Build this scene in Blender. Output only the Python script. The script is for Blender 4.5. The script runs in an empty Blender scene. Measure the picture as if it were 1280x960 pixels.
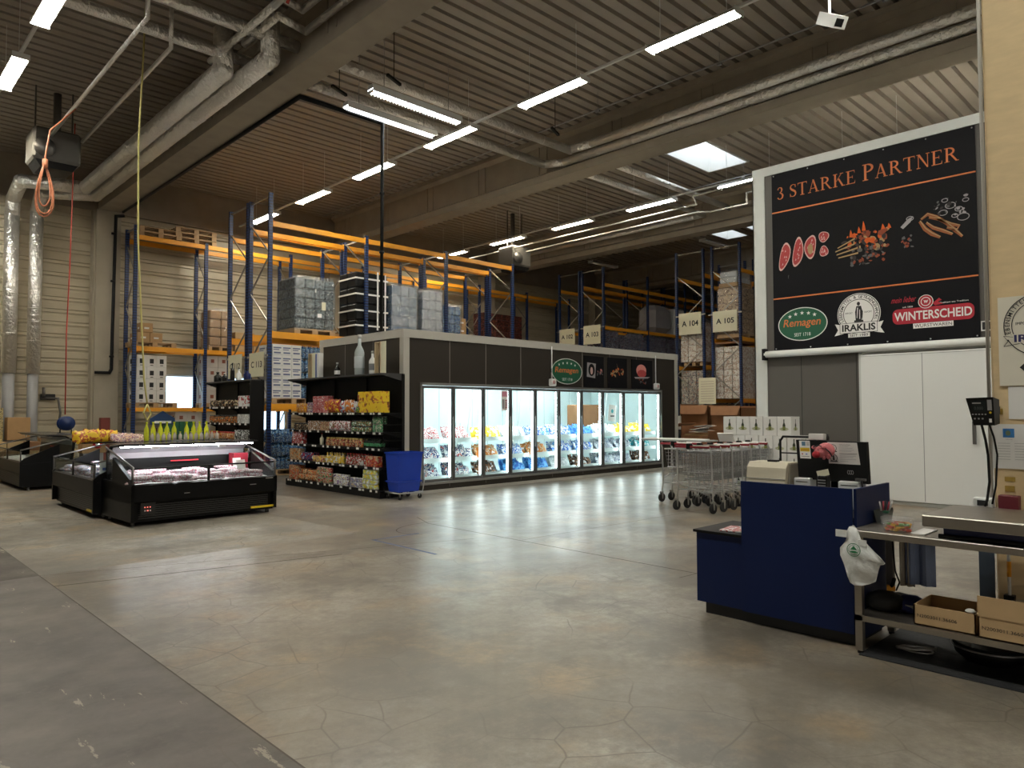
import bpy, math, random
from mathutils import Vector, Matrix, Quaternion
random.seed(7)
SC = bpy.context.scene
LONG = set()
COL = SC.collection

# ------------------------------------------------------------------ camera, world, exposure
def make_camera():
    F, yaw, p, r = 900.0, math.radians(45.95), math.radians(2.18), math.radians(-0.15)
    cy, sy = math.cos(yaw), math.sin(yaw)
    f = Vector((cy * math.cos(p), sy * math.cos(p), math.sin(p)))
    rt = Vector((sy, -cy, 0)); up = rt.cross(f)
    r2 = rt * math.cos(r) + up * math.sin(r); u2 = up * math.cos(r) - rt * math.sin(r)
    cam = bpy.data.cameras.new('camera'); o = bpy.data.objects.new('camera', cam)
    COL.objects.link(o)
    m = Matrix((( r2.x, u2.x, -f.x, 0), (r2.y, u2.y, -f.y, 0), (r2.z, u2.z, -f.z, 1.6), (0, 0, 0, 1)))
    o.matrix_world = m
    cam.sensor_width = 36; cam.lens = F / 1280 * 36; cam.clip_start = 0.05; cam.clip_end = 200
    SC.camera = o
make_camera()
W = bpy.data.worlds.new('world'); SC.world = W; W.use_nodes = True
W.node_tree.nodes['Background'].inputs[0].default_value = (1.0, 0.92, 0.8, 1)
W.node_tree.nodes['Background'].inputs[1].default_value = 0.12
SC.view_settings.view_transform = 'Standard'; SC.view_settings.look = 'None'
SC.view_settings.gamma = 1; SC.view_settings.use_curve_mapping = False
SC.view_settings.exposure = 0.16
LAMP = 70.0       # radiance of a fluorescent lamp
SKY = 2.6        # radiance of a skylight dome
WINDOW = 26.0

# ------------------------------------------------------------------ materials
MATS = {}
def new_mat(name):
    m = bpy.data.materials.new(name); m.use_nodes = True
    nt = m.node_tree; b = nt.nodes['Principled BSDF']
    return m, nt, b
def mat(name, col, rough=0.5, metal=0.0, var=0.12, scale=6.0, bump=0.0, emis=None, es=0.0, spec=0.5, stretch=None):
    if name in MATS: return MATS[name]
    m, nt, b = new_mat(name)
    tc = nt.nodes.new('ShaderNodeTexCoord'); mp = nt.nodes.new('ShaderNodeMapping')
    nt.links.new(tc.outputs['Object'], mp.inputs[0])
    if stretch: mp.inputs['Scale'].default_value = stretch
    n = nt.nodes.new('ShaderNodeTexNoise'); n.inputs['Scale'].default_value = scale; n.inputs['Detail'].default_value = 4
    nt.links.new(mp.outputs[0], n.inputs['Vector'])
    mx = nt.nodes.new('ShaderNodeMix'); mx.data_type = 'RGBA'
    c = Vector(col)
    mx.inputs[6].default_value = (*(c * (1 - var)), 1); mx.inputs[7].default_value = (*[min(1, v * (1 + var)) for v in c], 1)
    nt.links.new(n.outputs['Fac'], mx.inputs[0]); nt.links.new(mx.outputs[2], b.inputs['Base Color'])
    b.inputs['Roughness'].default_value = rough; b.inputs['Metallic'].default_value = metal
    b.inputs['Specular IOR Level'].default_value = spec
    if bump:
        bp = nt.nodes.new('ShaderNodeBump'); bp.inputs['Strength'].default_value = bump; bp.inputs['Distance'].default_value = 0.02
        nt.links.new(n.outputs['Fac'], bp.inputs['Height']); nt.links.new(bp.outputs[0], b.inputs['Normal'])
    if emis:
        b.inputs['Emission Color'].default_value = (*emis, 1); b.inputs['Emission Strength'].default_value = es
    MATS[name] = m
    return m
def pack(name, cols, scale=14.0, rough=0.45, stretch=(1, 1, 1)):
    """printed packaging: hard patches of a few colours"""
    if name in MATS: return MATS[name]
    m, nt, b = new_mat(name)
    tc = nt.nodes.new('ShaderNodeTexCoord'); mp = nt.nodes.new('ShaderNodeMapping'); mp.inputs['Scale'].default_value = stretch
    oi = nt.nodes.new('ShaderNodeObjectInfo')
    ad = nt.nodes.new('ShaderNodeVectorMath'); ad.operation = 'ADD'
    ml = nt.nodes.new('ShaderNodeMath'); ml.operation = 'MULTIPLY'; ml.inputs[1].default_value = 9.0
    nt.links.new(oi.outputs['Random'], ml.inputs[0]); nt.links.new(ml.outputs[0], ad.inputs[1])
    nt.links.new(tc.outputs['Object'], mp.inputs[0]); nt.links.new(mp.outputs[0], ad.inputs[0])
    v = nt.nodes.new('ShaderNodeTexNoise'); v.inputs['Scale'].default_value = scale*1.9; v.inputs['Detail'].default_value = 2.5
    nt.links.new(ad.outputs[0], v.inputs['Vector'])
    cr = nt.nodes.new('ShaderNodeValToRGB'); cr.color_ramp.interpolation = 'CONSTANT'
    k = len(cols); e = cr.color_ramp.elements
    while len(e) < k: e.new(0.5)
    for i, c in enumerate(cols):
        e[i].position = 0 if i == 0 else 0.36 + 0.28 * (i - 1) / max(1, k - 1) + 0.05
        e[i].color = (*c, 1)
    nt.links.new(v.outputs['Fac'], cr.inputs[0]); nt.links.new(cr.outputs[0], b.inputs['Base Color'])
    b.inputs['Roughness'].default_value = rough
    MATS[name] = m
    return m
def emitter(name, col, s):
    if name in MATS: return MATS[name]
    m, nt, b = new_mat(name)
    b.inputs['Base Color'].default_value = (0.8, 0.8, 0.8, 1)
    b.inputs['Emission Color'].default_value = (*col, 1); b.inputs['Emission Strength'].default_value = s
    MATS[name] = m
    return m
def glass(name, tint=(0.95, 0.98, 0.97), refl=0.12):
    if name in MATS: return MATS[name]
    m, nt, b = new_mat(name); nt.nodes.remove(b)
    out = nt.nodes['Material Output']
    t = nt.nodes.new('ShaderNodeBsdfTransparent'); t.inputs[0].default_value = (*tint, 1)
    g = nt.nodes.new('ShaderNodeBsdfGlossy'); g.inputs['Roughness'].default_value = 0.03
    lw = nt.nodes.new('ShaderNodeLayerWeight'); lw.inputs[0].default_value = refl
    mx = nt.nodes.new('ShaderNodeMixShader')
    mm = nt.nodes.new('ShaderNodeMath'); mm.operation = 'MULTIPLY'; mm.inputs[1].default_value = 0.4; nt.links.new(lw.outputs['Fresnel'], mm.inputs[0]); nt.links.new(mm.outputs[0], mx.inputs[0]); nt.links.new(t.outputs[0], mx.inputs[1]); nt.links.new(g.outputs[0], mx.inputs[2])
    nt.links.new(mx.outputs[0], out.inputs[0])
    MATS[name] = m
    return m
def film(name, tint=(0.9, 0.95, 1.0), a=0.75):
    """crinkled stretch film"""
    if name in MATS: return MATS[name]
    m, nt, b = new_mat(name); nt.nodes.remove(b); out = nt.nodes['Material Output']
    t = nt.nodes.new('ShaderNodeBsdfTransparent'); t.inputs[0].default_value = (*tint, 1)
    g = nt.nodes.new('ShaderNodeBsdfGlossy'); g.inputs['Roughness'].default_value = 0.22
    d = nt.nodes.new('ShaderNodeBsdfDiffuse'); d.inputs[0].default_value = (0.8, 0.85, 0.9, 1)
    tc = nt.nodes.new('ShaderNodeTexCoord'); n = nt.nodes.new('ShaderNodeTexNoise'); n.inputs['Scale'].default_value = 9; n.inputs['Detail'].default_value = 6
    nt.links.new(tc.outputs['Object'], n.inputs['Vector'])
    bp = nt.nodes.new('ShaderNodeBump'); bp.inputs['Strength'].default_value = 0.9; bp.inputs['Distance'].default_value = 0.05
    nt.links.new(n.outputs['Fac'], bp.inputs['Height']); nt.links.new(bp.outputs[0], g.inputs['Normal'])
    m1 = nt.nodes.new('ShaderNodeMixShader'); m1.inputs[0].default_value = 0.18
    nt.links.new(g.outputs[0], m1.inputs[1]); nt.links.new(d.outputs[0], m1.inputs[2])
    m2 = nt.nodes.new('ShaderNodeMixShader'); m2.inputs[0].default_value = 1 - a
    nt.links.new(t.outputs[0], m2.inputs[1]); nt.links.new(m1.outputs[0], m2.inputs[2]); nt.links.new(m2.outputs[0], out.inputs[0])
    MATS[name] = m
    return m
def ramp(nt, src, stops, interp='LINEAR'):
    cr = nt.nodes.new('ShaderNodeValToRGB'); cr.color_ramp.interpolation = interp
    e = cr.color_ramp.elements
    while len(e) < len(stops): e.new(0.5)
    for i, (p, c) in enumerate(stops):
        e[i].position = p; e[i].color = (c, c, c, 1) if not isinstance(c, tuple) else (*c, 1)
    nt.links.new(src, cr.inputs[0]); return cr.outputs[0]
def floor_mat():
    m, nt, b = new_mat('polished_concrete_floor')
    L = nt.links.new; N = nt.nodes.new
    tc = N('ShaderNodeTexCoord'); P = tc.outputs['Object']
    def noise(s, d=6, r=0.6, vec=P):
        n = N('ShaderNodeTexNoise'); n.inputs['Scale'].default_value = s; n.inputs['Detail'].default_value = d; n.inputs['Roughness'].default_value = r
        L(vec, n.inputs['Vector']); return n.outputs['Fac']
    def mix(f, a, c, mode='MIX'):
        x = N('ShaderNodeMix'); x.data_type = 'RGBA'; x.blend_type = mode
        if isinstance(f, float): x.inputs[0].default_value = f
        else: L(f, x.inputs[0])
        for i, v in ((6, a), (7, c)):
            if isinstance(v, tuple): x.inputs[i].default_value = (*v, 1)
            else: L(v, x.inputs[i])
        return x.outputs[2]
    base = mix(ramp(nt, noise(0.42), [(0.40, 0.0), (0.60, 1.0)]), (0.178, 0.155, 0.122), (0.37, 0.34, 0.285))
    base = mix(ramp(nt, noise(2.6, 8, 0.7), [(0.42, 0.0), (0.62, 0.75)]), base, (0.205, 0.172, 0.128))
    base = mix(ramp(nt, noise(1.1, 5, 0.6), [(0.52, 0.0), (0.66, 0.65)]), base, (0.36, 0.24, 0.12))      # rusty brown stains
    base = mix(ramp(nt, noise(14, 8, 0.8), [(0.3, 0.7), (0.62, 0.0)]), base, (0.125, 0.105, 0.08))
    base = mix(ramp(nt, noise(0.9, 7, 0.75), [(0.40, 0.8), (0.52, 0.0)]), base, (0.12, 0.105, 0.085))
    base = mix(ramp(nt, noise(38, 4, 0.7), [(0.62, 0.0), (0.8, 0.35)]), base, (0.45, 0.42, 0.36))
    # older darker slab with scrapes
    sx = N('ShaderNodeSeparateXYZ'); L(P, sx.inputs[0])
    lt = N('ShaderNodeMath'); lt.operation = 'LESS_THAN'; lt.inputs[1].default_value = 1.62; L(sx.outputs[0], lt.inputs[0])
    old = mix(ramp(nt, noise(1.3, 8, 0.7), [(0.35, 0.0), (0.65, 1.0)]), (0.06, 0.05, 0.042), (0.14, 0.118, 0.098))
    old = mix(ramp(nt, noise(9, 8, 0.75), [(0.55, 0.0), (0.75, 0.5)]), old, (0.17, 0.15, 0.125))
    mpp = N('ShaderNodeMapping'); mpp.inputs['Rotation'].default_value = (0, 0, 0.45); mpp.inputs['Scale'].default_value = (4.5, 1.0, 1); L(P, mpp.inputs[0])
    old = mix(ramp(nt, noise(1.15, 7, 0.72, mpp.outputs[0]), [(0.615, 0.0), (0.63, 0.85)]), old, (0.30, 0.27, 0.2))
    col = mix(lt.outputs[0], base, old)
    # hairline cracks: thin cell borders kept only in places
    wn = N('ShaderNodeTexNoise'); wn.inputs['Scale'].default_value = 1.6; L(P, wn.inputs['Vector'])
    wa = N('ShaderNodeVectorMath'); wa.operation = 'MULTIPLY_ADD'; wa.inputs[1].default_value = (0.22, 0.22, 0); L(wn.outputs['Color'], wa.inputs[0]); L(P, wa.inputs[2])
    vo = N('ShaderNodeTexVoronoi'); vo.voronoi_dimensions = '2D'; vo.feature = 'DISTANCE_TO_EDGE'; vo.inputs['Scale'].default_value = 2.6; L(wa.outputs[0], vo.inputs['Vector'])
    ck = ramp(nt, vo.outputs['Distance'], [(0.0, 1.0), (0.022, 0.0)])
    msk = ramp(nt, noise(0.7, 2), [(0.46, 0.0), (0.58, 0.85)])
    mm = N('ShaderNodeMath'); mm.operation = 'MULTIPLY'; L(ck, mm.inputs[0]); L(msk, mm.inputs[1])
    col = mix(mm.outputs[0], col, (0.1, 0.08, 0.06))
    L(col, b.inputs['Base Color'])
    rm = N('ShaderNodeMath'); rm.operation = 'MULTIPLY_ADD'; rm.inputs[1].default_value = 0.22; rm.inputs[2].default_value = 0.235; rm.use_clamp = False; L(noise(2.5, 3, 0.5), rm.inputs[0]); rr = rm.outputs[0]
    ad = N('ShaderNodeMath'); ad.operation = 'MULTIPLY_ADD'; ad.inputs[1].default_value = 0.16; L(lt.outputs[0], ad.inputs[0]); L(rr, ad.inputs[2])
    gy = N('ShaderNodeMath'); gy.operation = 'GREATER_THAN'; gy.inputs[1].default_value = 8.35; L(sx.outputs[1], gy.inputs[0])
    gx = N('ShaderNodeMath'); gx.operation = 'LESS_THAN'; gx.inputs[1].default_value = 5.2; L(sx.outputs[0], gx.inputs[0])
    g2 = N('ShaderNodeMath'); g2.operation = 'MULTIPLY'; L(gy.outputs[0], g2.inputs[0]); L(gx.outputs[0], g2.inputs[1])
    a2 = N('ShaderNodeMath'); a2.operation = 'MULTIPLY_ADD'; a2.inputs[1].default_value = 0.25; L(g2.outputs[0], a2.inputs[0]); L(ad.outputs[0], a2.inputs[2])
    L(a2.outputs[0], b.inputs['Roughness'])
    bp = N('ShaderNodeBump'); bp.inputs['Strength'].default_value = 0.04; bp.inputs['Distance'].default_value = 0.01
    L(noise(5, 1, 0.4), bp.inputs['Height']); L(bp.outputs[0], b.inputs['Normal'])
    b.inputs['Specular IOR Level'].default_value = 0.55
    return m
def duct_mat():
    m, nt, b = new_mat('foil_duct')
    tc = nt.nodes.new('ShaderNodeTexCoord'); n = nt.nodes.new('ShaderNodeTexNoise'); n.inputs['Scale'].default_value = 11; n.inputs['Detail'].default_value = 3
    nt.links.new(tc.outputs['Object'], n.inputs['Vector'])
    bp = nt.nodes.new('ShaderNodeBump'); bp.inputs['Strength'].default_value = 1.0; bp.inputs['Distance'].default_value = 0.06
    nt.links.new(n.outputs['Fac'], bp.inputs['Height']); nt.links.new(bp.outputs[0], b.inputs['Normal'])
    b.inputs['Base Color'].default_value = (0.95, 0.93, 0.89, 1); b.inputs['Metallic'].default_value = 0.9; b.inputs['Roughness'].default_value = 0.33
    return m
def post_mat():
    """blue rack post with its rows of punched slots"""
    m, nt, b = new_mat('blue_rack_steel')
    L = nt.links.new; N = nt.nodes.new
    tc = N('ShaderNodeTexCoord'); sx = N('ShaderNodeSeparateXYZ'); L(tc.outputs['Object'], sx.inputs[0])
    fr = N('ShaderNodeMath'); fr.operation = 'MULTIPLY'; fr.inputs[1].default_value = 13.3; L(sx.outputs[2], fr.inputs[0])
    f2 = N('ShaderNodeMath'); f2.operation = 'FRACT'; L(fr.outputs[0], f2.inputs[0])
    c = ramp(nt, f2.outputs[0], [(0.0, 0.0), (0.45, 1.0)], 'CONSTANT')
    mx = N('ShaderNodeMix'); mx.data_type = 'RGBA'; mx.inputs[6].default_value = (0.002, 0.006, 0.03, 1); mx.inputs[7].default_value = (0.014, 0.042, 0.15, 1)
    L(c, mx.inputs[0]); L(mx.outputs[2], b.inputs['Base Color']); b.inputs['Roughness'].default_value = 0.4
    return m
M_FLOOR = floor_mat(); M_DUCT = duct_mat(); M_POST = post_mat()
M_CONC = mat('beam_concrete', (0.36, 0.315, 0.25), 0.85, var=0.2, scale=2.5, bump=0.15)
M_COLM = mat('column_concrete', (0.43, 0.385, 0.30), 0.85, var=0.18, scale=2.0, bump=0.1)
M_DECK = mat('roof_deck_steel', (0.40, 0.355, 0.30), 0.55, 0.2, var=0.1, scale=1.5)
M_WALL = mat('ribbed_wall_steel', (0.56, 0.50, 0.37), 0.5, 0.1, var=0.06, scale=0.8)
M_PILL = mat('osb_pillar_plaster', (0.74, 0.57, 0.33), 0.8, var=0.13, scale=7, bump=0.1, stretch=(1, 1, 3))
M_DARK = mat('dark_brown_panel', (0.038, 0.032, 0.026), 0.4, var=0.08, scale=1, spec=0.3)
M_GREY = mat('grey_panel', (0.105, 0.097, 0.088), 0.45, var=0.06, scale=1, spec=0.3)
M_TRIM = mat('pale_grey_trim', (0.50, 0.48, 0.43), 0.5, var=0.06)
M_SEAM = mat('seam_grey', (0.22, 0.2, 0.18), 0.6)
M_WHITE = mat('white_enamel', (0.80, 0.81, 0.79), 0.4, var=0.03, scale=1)
M_LINER = mat('cold_room_liner', (0.62, 0.72, 0.72), 0.45, var=0.03, scale=1)
M_ALU = mat('brushed_aluminium', (0.45, 0.44, 0.42), 0.35, 0.8, var=0.1, scale=30)
M_ALUD = mat('dark_aluminium', (0.16, 0.155, 0.15), 0.4, 0.6)
M_STEEL = mat('stainless_steel', (0.42, 0.39, 0.34), 0.33, 0.9, var=0.15, scale=3, stretch=(6, 1, 1), bump=0.03)
M_WIRE = mat('basket_wire', (0.32, 0.32, 0.32), 0.35, 0.8)
M_CHROME = mat('zinc_wire', (0.6, 0.6, 0.6), 0.3, 0.9)
M_BLACK = mat('black_plastic', (0.008, 0.008, 0.008), 0.45, spec=0.2)
M_CASE = mat('black_enamel', (0.006, 0.006, 0.006), 0.35, var=0.2, spec=0.16)
M_RUB = mat('black_rubber', (0.015, 0.015, 0.015), 0.7)
M_ORANGE = mat('orange_beam_paint', (0.86, 0.37, 0.025), 0.42, var=0.08)
M_BLUE = M_POST
M_BLUEP = mat('blue_laminate', (0.003, 0.012, 0.065), 0.45, var=0.06, scale=2, spec=0.3)
M_BLUEC = mat('blue_crate_plastic', (0.01, 0.05, 0.42), 0.35, var=0.08)
M_WOOD = mat('pallet_wood', (0.45, 0.30, 0.16), 0.8, var=0.25, scale=12)
M_CARD = mat('brown_cardboard', (0.42, 0.26, 0.12), 0.8, var=0.12, scale=8)
M_CARD2 = mat('light_cardboard', (0.55, 0.38, 0.2), 0.8, var=0.12, scale=8)
M_CARDD = mat('dark_brown_cardboard', (0.30, 0.14, 0.06), 0.7, var=0.2, scale=6)
M_WBOX = mat('white_carton', (0.72, 0.71, 0.68), 0.6, var=0.05)
M_PAPER = mat('white_paper', (0.82, 0.81, 0.78), 0.7, var=0.03)
M_CREAM = mat('cream_sign_board', (0.78, 0.75, 0.56), 0.6, var=0.03)
M_INK = mat('black_ink', (0.015, 0.015, 0.015), 0.6)
M_REDP = mat('dark_red_plastic', (0.30, 0.015, 0.03), 0.4)
M_RED = mat('red_paint', (0.55, 0.02, 0.03), 0.5)
M_YEL = mat('yellow_paint', (0.75, 0.55, 0.02), 0.5)
M_GREEN = mat('dark_green_print', (0.01, 0.10, 0.05), 0.5, var=0.05)
M_OPRINT = mat('orange_print', (0.62, 0.17, 0.045), 0.6, var=0.05)
M_BANNER = mat('black_banner_vinyl', (0.008, 0.008, 0.010), 0.6, var=0.15, scale=2, spec=0.12)
M_GLASS = glass('clear_glass')
M_FILM = film('stretch_film', a=0.8)
M_FILMC = film('clear_film', (1, 1, 1), a=0.85)
M_GREYP = mat('grey_plastic', (0.3, 0.3, 0.3), 0.5)
M_BEIGE = mat('beige_machine_shell', (0.60, 0.55, 0.42), 0.45, var=0.05)

# ------------------------------------------------------------------ mesh building
class MB:
    def __init__(s): s.v = []; s.f = []; s.fm = []; s.m = 0; s.sm = []; s.smooth = False
    def add(s, vs, fs):
        o = len(s.v); s.v.extend([tuple(v) for v in vs])
        for f in fs: s.f.append(tuple(i + o for i in f)); s.fm.append(s.m); s.sm.append(s.smooth)
        return s
    def mt(s, i): s.m = i; return s
    def box(s, x0, x1, y0, y1, z0, z1):
        if x0 > x1: x0, x1 = x1, x0
        if y0 > y1: y0, y1 = y1, y0
        if z0 > z1: z0, z1 = z1, z0
        return s.add([(x0,y0,z0),(x1,y0,z0),(x1,y1,z0),(x0,y1,z0),(x0,y0,z1),(x1,y0,z1),(x1,y1,z1),(x0,y1,z1)],
                     [(0,3,2,1),(4,5,6,7),(0,1,5,4),(1,2,6,5),(2,3,7,6),(3,0,4,7)])
    def bbox(s, x0, x1, y0, y1, z0, z1, b=0.01):
        """box with chamfered vertical and top edges"""
        ring = lambda i, z: [(x0+i+b,y0+i,z),(x1-i-b,y0+i,z),(x1-i,y0+i+b,z),(x1-i,y1-i-b,z),(x1-i-b,y1-i,z),(x0+i+b,y1-i,z),(x0+i,y1-i-b,z),(x0+i,y0+i+b,z)]
        rs = [ring(b*.7, z0), ring(0, z0+b), ring(0, z1-b), ring(b*.7, z1)]
        vs = [p for r in rs for p in r]; fs = [tuple(range(7,-1,-1)), tuple(range(24,32))]
        for k in range(3):
            for i in range(8): j = (i+1) % 8; fs.append((k*8+i, k*8+j, k*8+8+j, k*8+8+i))
        return s.add(vs, fs)
    def obox(s, c, size, rz=0, rx=0, ry=0):
        q = Matrix.Rotation(rz, 3, 'Z') @ Matrix.Rotation(ry, 3, 'Y') @ Matrix.Rotation(rx, 3, 'X')
        h = Vector(size) / 2; vs = []
        for z in (-1, 1):
            for (x, y) in ((-1,-1),(1,-1),(1,1),(-1,1)):
                vs.append(Vector(c) + q @ Vector((x*h.x, y*h.y, z*h.z)))
        return s.add(vs, [(0,3,2,1),(4,5,6,7),(0,1,5,4),(1,2,6,5),(2,3,7,6),(3,0,4,7)])
    def bar(s, p0, p1, w, h=None):
        """square bar between two points"""
        h = h or w; p0 = Vector(p0); p1 = Vector(p1); d = (p1-p0).normalized()
        a = d.cross(Vector((0,0,1)))
        if a.length < 1e-4: a = Vector((1,0,0))
        a.normalize(); b = a.cross(d).normalized(); vs = []
        for p in (p0, p1):
            for (i, j) in ((-1,-1),(1,-1),(1,1),(-1,1)): vs.append(p + a*i*w/2 + b*j*h/2)
        return s.add(vs, [(0,3,2,1),(4,5,6,7),(0,1,5,4),(1,2,6,5),(2,3,7,6),(3,0,4,7)])
    def tube(s, pts, r, n=8, caps=True):
        pts = [Vector(p) for p in pts]; k = len(pts); rings = []
        T = []
        for i in range(k):
            if i == 0: t = pts[1]-pts[0]
            elif i == k-1: t = pts[-1]-pts[-2]
            else: t = (pts[i+1]-pts[i]).normalized() + (pts[i]-pts[i-1]).normalized()
            T.append(t.normalized() if t.length > 1e-6 else Vector((0,0,1)))
        a = T[0].orthogonal().normalized(); rr = r if isinstance(r, (list, tuple)) else [r]*k
        vs = []
        for i in range(k):
            if i: a = (a - T[i]*a.dot(T[i])).normalized()
            b = T[i].cross(a); sc = 1.0
            if 0 < i < k-1:
                c = (pts[i]-pts[i-1]).normalized().dot(T[i]); sc = 1/max(0.5, c)
            for j in range(n):
                th = 2*math.pi*j/n; vs.append(pts[i] + (a*math.cos(th) + b*math.sin(th))*rr[i]*(sc if abs(sc-1) > .01 else 1))
        fs = []
        for i in range(k-1):
            for j in range(n):
                q = (j+1) % n; fs.append((i*n+j, i*n+q, (i+1)*n+q, (i+1)*n+j))
        if caps: fs.append(tuple(range(n-1,-1,-1))); fs.append(tuple(range((k-1)*n, k*n)))
        old = s.smooth; s.smooth = n > 5; s.add(vs, fs); s.smooth = old
        return s
    def lathe(s, prof, c=(0,0,0), n=12, mats=None):
        vs = []; c = Vector(c)
        for (r, z) in prof:
            for j in range(n): th = 2*math.pi*j/n; vs.append(c + Vector((r*math.cos(th), r*math.sin(th), z)))
        o = len(s.v); s.v.extend([tuple(v) for v in vs])
        for i in range(len(prof)-1):
            for j in range(n):
                q = (j+1) % n; s.f.append((o+i*n+j, o+i*n+q, o+(i+1)*n+q, o+(i+1)*n+j)); s.fm.append(mats[i] if mats else s.m); s.sm.append(True)
        s.f.append(tuple(o+j for j in range(n-1,-1,-1))); s.fm.append(mats[0] if mats else s.m); s.sm.append(False)
        e = (len(prof)-1)*n
        s.f.append(tuple(o+e+j for j in range(n))); s.fm.append(mats[-1] if mats else s.m); s.sm.append(False)
        return s
    def prism(s, poly, axis, a, b):
        """extrude a 2-D outline along 'x','y' or 'z' from a to b"""
        def P(u, w, t): return {'x': (t, u, w), 'y': (u, t, w), 'z': (u, w, t)}[axis]
        n = len(poly); vs = [P(u, w, a) for u, w in poly] + [P(u, w, b) for u, w in poly]
        fs = [tuple(range(n)), tuple(range(2*n-1, n-1, -1))] + [(i, i+n, (i+1) % n + n, (i+1) % n) for i in range(n)]
        return s.add(vs, fs)
    def wheel(s, c, r, w, axis=(1,0,0), n=16):
        a = Vector(axis).normalized(); c = Vector(c)
        return s.tube([c-a*w/2, c-a*w*.3, c+a*w*.3, c+a*w/2], [r*.8, r, r, r*.8], n)
def mesh_of(name, mb, mats):
    me = bpy.data.meshes.new(name); me.from_pydata(mb.v, [], mb.f)
    for m in (mats if isinstance(mats, (list, tuple)) else [mats]): me.materials.append(m)
    me.polygons.foreach_set('material_index', mb.fm); me.polygons.foreach_set('use_smooth', mb.sm)
    me.update(); return me
def link(name, data): o = bpy.data.objects.new(name, data); COL.objects.link(o); return o
def tag(o, label, cat, group=None):
    if len(label.split()) > 16: LONG.add(label)
    o['label'] = label; o['category'] = cat
    if group: o['group'] = group
    return o
def thing(name, label, cat, loc=(0,0,0), rz=0, group=None):
    o = link(name, None); o.empty_display_size = 0.1; o.location = loc; o.rotation_euler = (0, 0, rz)
    return tag(o, label, cat, group)
def part(name, mb, mats, parent, world=False, label=None):
    if world:
        L = parent.location if parent.parent is None else parent.parent.location
        mb.v = [(v[0]-L[0], v[1]-L[1], v[2]-L[2]) for v in mb.v]
    o = link(name, mesh_of(name, mb, mats)); o.parent = parent
    if label: o['label'] = label
    return o
def single(name, label, cat, mb, mats, loc=(0,0,0), rz=0, group=None):
    o = link(name, mesh_of(name, mb, mats)); o.location = loc; o.rotation_euler = (0, 0, rz)
    return tag(o, label, cat, group)
def struct(name, mb, mats, loc=(0,0,0)):
    o = link(name, mesh_of(name, mb, mats)); o.location = loc; o['kind'] = 'structure'; return o
KIDS = {}
def copy_tree(o, loc, rz=None, label=None, group=None, scale=None):
    c = o.copy(); COL.objects.link(c); c.location = loc
    if rz is not None: c.rotation_euler = (0, 0, rz)
    if label: c['label'] = label
    if group: c['group'] = group
    if scale: c.scale = scale
    def rec(src, dst):
        for ch in src.children:
            d = ch.copy(); COL.objects.link(d); d.parent = dst; rec(ch, d)
    rec(o, c)
    return c
class Proto:
    """first call places the prototype itself, later calls copy it"""
    def __init__(s, o): s.o = o; s.used = False
    def __call__(s, loc, rz=0, label=None, group=None, scale=None):
        if not s.used:
            s.used = True; o = s.o; o.location = loc; o.rotation_euler = (0, 0, rz)
            if label: o['label'] = label
            if group: o['group'] = group
            elif 'group' in o: del o['group']
            if scale: o.scale = scale
            return o
        c = copy_tree(s.o, loc, rz, label, group, scale)
        if not group and 'group' in c: del c['group']
        if not scale: c.scale = (1, 1, 1)
        return c

# ------------------------------------------------------------------ flat artwork and lettering
_TXT = {}
def text_polys(s, bold=0.0):
    k = (s, bold)
    if k in _TXT: return _TXT[k]
    cu = bpy.data.curves.new('t', 'FONT'); cu.body = s; cu.size = 1; cu.offset = bold; cu.resolution_u = 3
    o = bpy.data.objects.new('t', cu); COL.objects.link(o)
    dg = bpy.context.evaluated_depsgraph_get(); me = bpy.data.meshes.new_from_object(o.evaluated_get(dg))
    vs = [(v.co.x, v.co.y) for v in me.vertices]; fs = [tuple(p.vertices) for p in me.polygons]
    bpy.data.objects.remove(o); bpy.data.curves.remove(cu); bpy.data.meshes.remove(me)
    x0 = min(v[0] for v in vs); x1 = max(v[0] for v in vs); y0 = min(v[1] for v in vs); y1 = max(v[1] for v in vs)
    _TXT[k] = ([(v[0]-x0, v[1]-y0) for v in vs], fs, x1-x0, y1-y0); return _TXT[k]
def stroke(pts, ws):
    """variable-width stroke as quads"""
    out = []; k = len(pts); L = []; R = []
    for i in range(k):
        a = pts[max(0, i-1)]; b = pts[min(k-1, i+1)]; dx, dy = b[0]-a[0], b[1]-a[1]; l = math.hypot(dx, dy) or 1
        w = ws[i]/2; L.append((pts[i][0]-dy/l*w, pts[i][1]+dx/l*w)); R.append((pts[i][0]+dy/l*w, pts[i][1]-dx/l*w))
    for i in range(k-1): out.append([R[i], R[i+1], L[i+1], L[i]])
    return out
def arcp(cx, cy, rx, ry, a0, a1, n, w0, w1):
    P = []; Wd = []
    for i in range(n+1):
        t = i/n; a = math.radians(a0+(a1-a0)*t); P.append((cx+rx*math.cos(a), cy+ry*math.sin(a))); Wd.append(w0+(w1-w0)*math.sin(math.pi*t))
    return P, Wd
def R_(x0, y0, x1, y1): return [(x0,y0),(x1,y0),(x1,y1),(x0,y1)]
def par(x0, y0, x1, y1, w): return [(x0-w/2,y0),(x0+w/2,y0),(x1+w/2,y1),(x1-w/2,y1)]
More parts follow.
